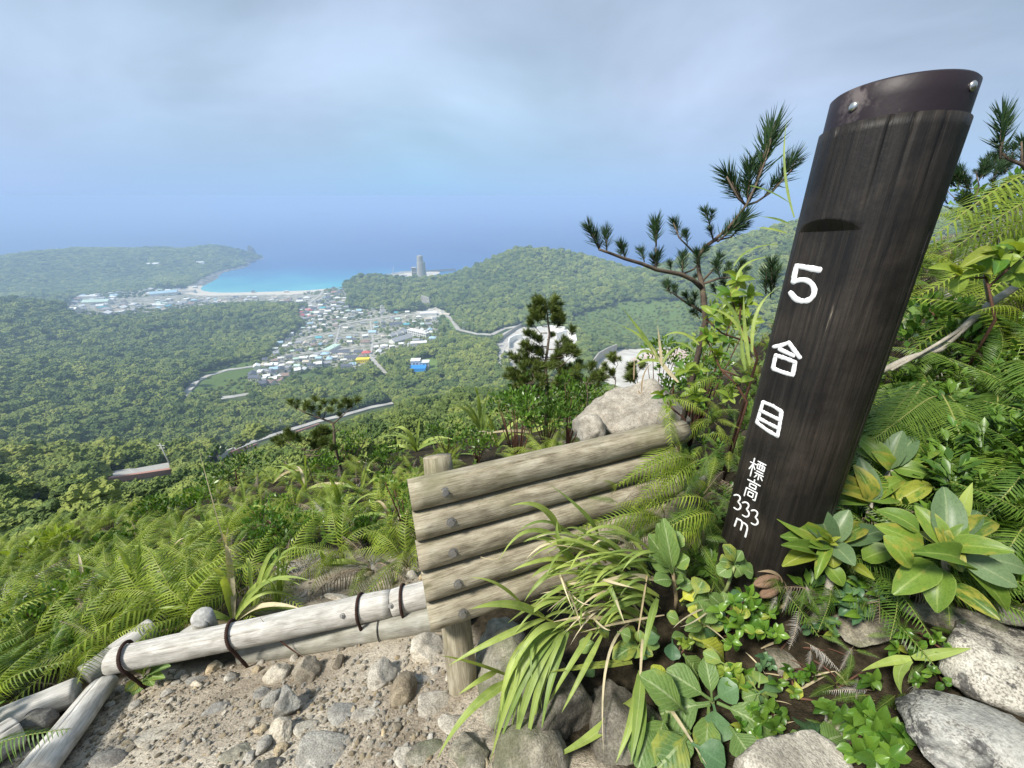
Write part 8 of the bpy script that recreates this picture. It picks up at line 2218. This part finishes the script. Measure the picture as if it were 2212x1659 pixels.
stem(e, [P(2085, 705, 1.6), P(2030, 740, 1.58), P(1975, 772, 1.58), P(1925, 800, 1.6)], 0.008, 0.005, BARK_G, 'branch')
stem(e, [P(2140, 655, 1.6), P(2130, 610, 1.55), P(2128, 580, 1.5)], 0.009, 0.006, BARK_G, 'branch')

# grass by the boulder and by the post
e = empty('grass_shoot', P(1466, 825, 2.2), 'grass cane with arching blades above the boulder', 'grass')
for pts, w, mt in ((((1466, 826), (1425, 785), (1404, 745)), 9, BLADE_D), (((1412, 765), (1385, 745), (1372, 780)), 7, BLADE), (((1425, 782), (1395, 770), (1370, 790)), 7, BLADE), (((1404, 748), (1395, 728), (1340, 660)), 8, BLADE), (((1420, 780), (1410, 730), (1335, 700)), 9, BLADE), (((1430, 790), (1440, 755), (1475, 745)), 7, BLADE), (((1430, 790), (1425, 740), (1420, 700)), 6, BLADE_D)):
    blade(e, [P(u, v, 2.15) for u, v in pts], w * 2.15 / FPX, mt, 3, 0.4)
e = empty('grass_stalk', P(1388, 850, 2.3), 'two brown dead grass stalks arching over the boulder', 'grass')
for pts in (((1386, 848), (1385, 800), (1409, 784)), ((1369, 820), (1369, 795), (1371, 775)), ((1387, 850), (1378, 850), (1380, 840))): blade(e, [P(u, v, 2.25) for u, v in pts], 3.5 * 2.2 / FPX, STALKX, 2, 0.2, 'stalk')
e = empty('grass_shoot', P(1715, 470, 1.55), 'thin pale grass blades fanning out left of the post top', 'grass')
for pts, w in ((((1716, 470), (1682, 366), (1700, 255)), 5), (((1705, 483), (1672, 468), (1640, 468)), 5), (((1700, 504), (1665, 490), (1630, 492)), 5), (((1620, 401), (1665, 408), (1708, 440)), 5), (((1585, 575), (1610, 525), (1690, 528)), 5), (((1590, 605), (1600, 560), (1660, 555)), 6)):
    blade(e, [P(u, v, 1.5) for u, v in pts], w * 1.5 / FPX, BLADE, 3, 0.4)
e = empty('grass_shoot', P(1625, 720, 1.5), 'long grass blades among the leafy shrub left of the post', 'grass')
for pts, w in ((((1600, 720), (1590, 640), (1510, 628)), 7), (((1610, 740), (1590, 670), (1520, 664)), 7), (((1620, 790), (1604, 700), (1607, 635)), 8), (((1625, 760), (1620, 660), (1672, 628)), 8), (((1610, 800), (1600, 750), (1602, 720)), 8), (((1510, 745), (1470, 700), (1430, 730)), 6), (((1500, 760), (1470, 730), (1440, 745)), 5)):
    blade(e, [P(u, v, 1.5) for u, v in pts], w * 1.5 / FPX, BLADE, 3, 0.4)
e = empty('grass_shoot', hit(*z3(1500, 640))[0], 'green grass shoot with two wide blades over the corner boulder', 'grass')
for pts, w in ((((1530, 480), (1700, 450), (1890, 420)), 60), (((1520, 480), (1370, 490), (1215, 560)), 50), (((1520, 490), (1400, 540), (1460, 700)), 60)):
    blade(e, [PC(*z3(*q), 0.9, 0.08) for q in pts], w * .3515 * 0.9 / FPX, BLADE, 5, 0.3)
blade(e, [hit(*z3(1500, 640))[0], P(*z3(1530, 560), 0.95), P(*z3(1530, 480), 0.9)], 0.006, BLADE, 5, 0.1, 'stalk')
# ------------------------------------------------------------------ the air
hz = MB()
hz.add([(-46000, -46000, -348), (46000, -46000, -348), (46000, 46000, -348), (-46000, 46000, -348), (-46000, -46000, 4), (46000, -46000, 4), (46000, 46000, 4), (-46000, 46000, 4)],
       [(3, 2, 1, 0), (4, 5, 6, 7), (0, 1, 5, 4), (1, 2, 6, 5), (2, 3, 7, 6), (3, 0, 4, 7)])
t = NT('haze')
pvn = t.node('ShaderNodeVolumePrincipled')
pvn.inputs['Color'].default_value = (0.475, 0.64, 0.88, 1)
pvn.inputs['Density'].default_value = 0.00033
pvn.inputs['Anisotropy'].default_value = 0.0
t.link(pvn.outputs[0], t.out.inputs['Volume'])
haze = hz.build('haze', [t.m], smooth=False)
tag(haze, 'thin sea haze filling the valley air', None, None, 'stuff')
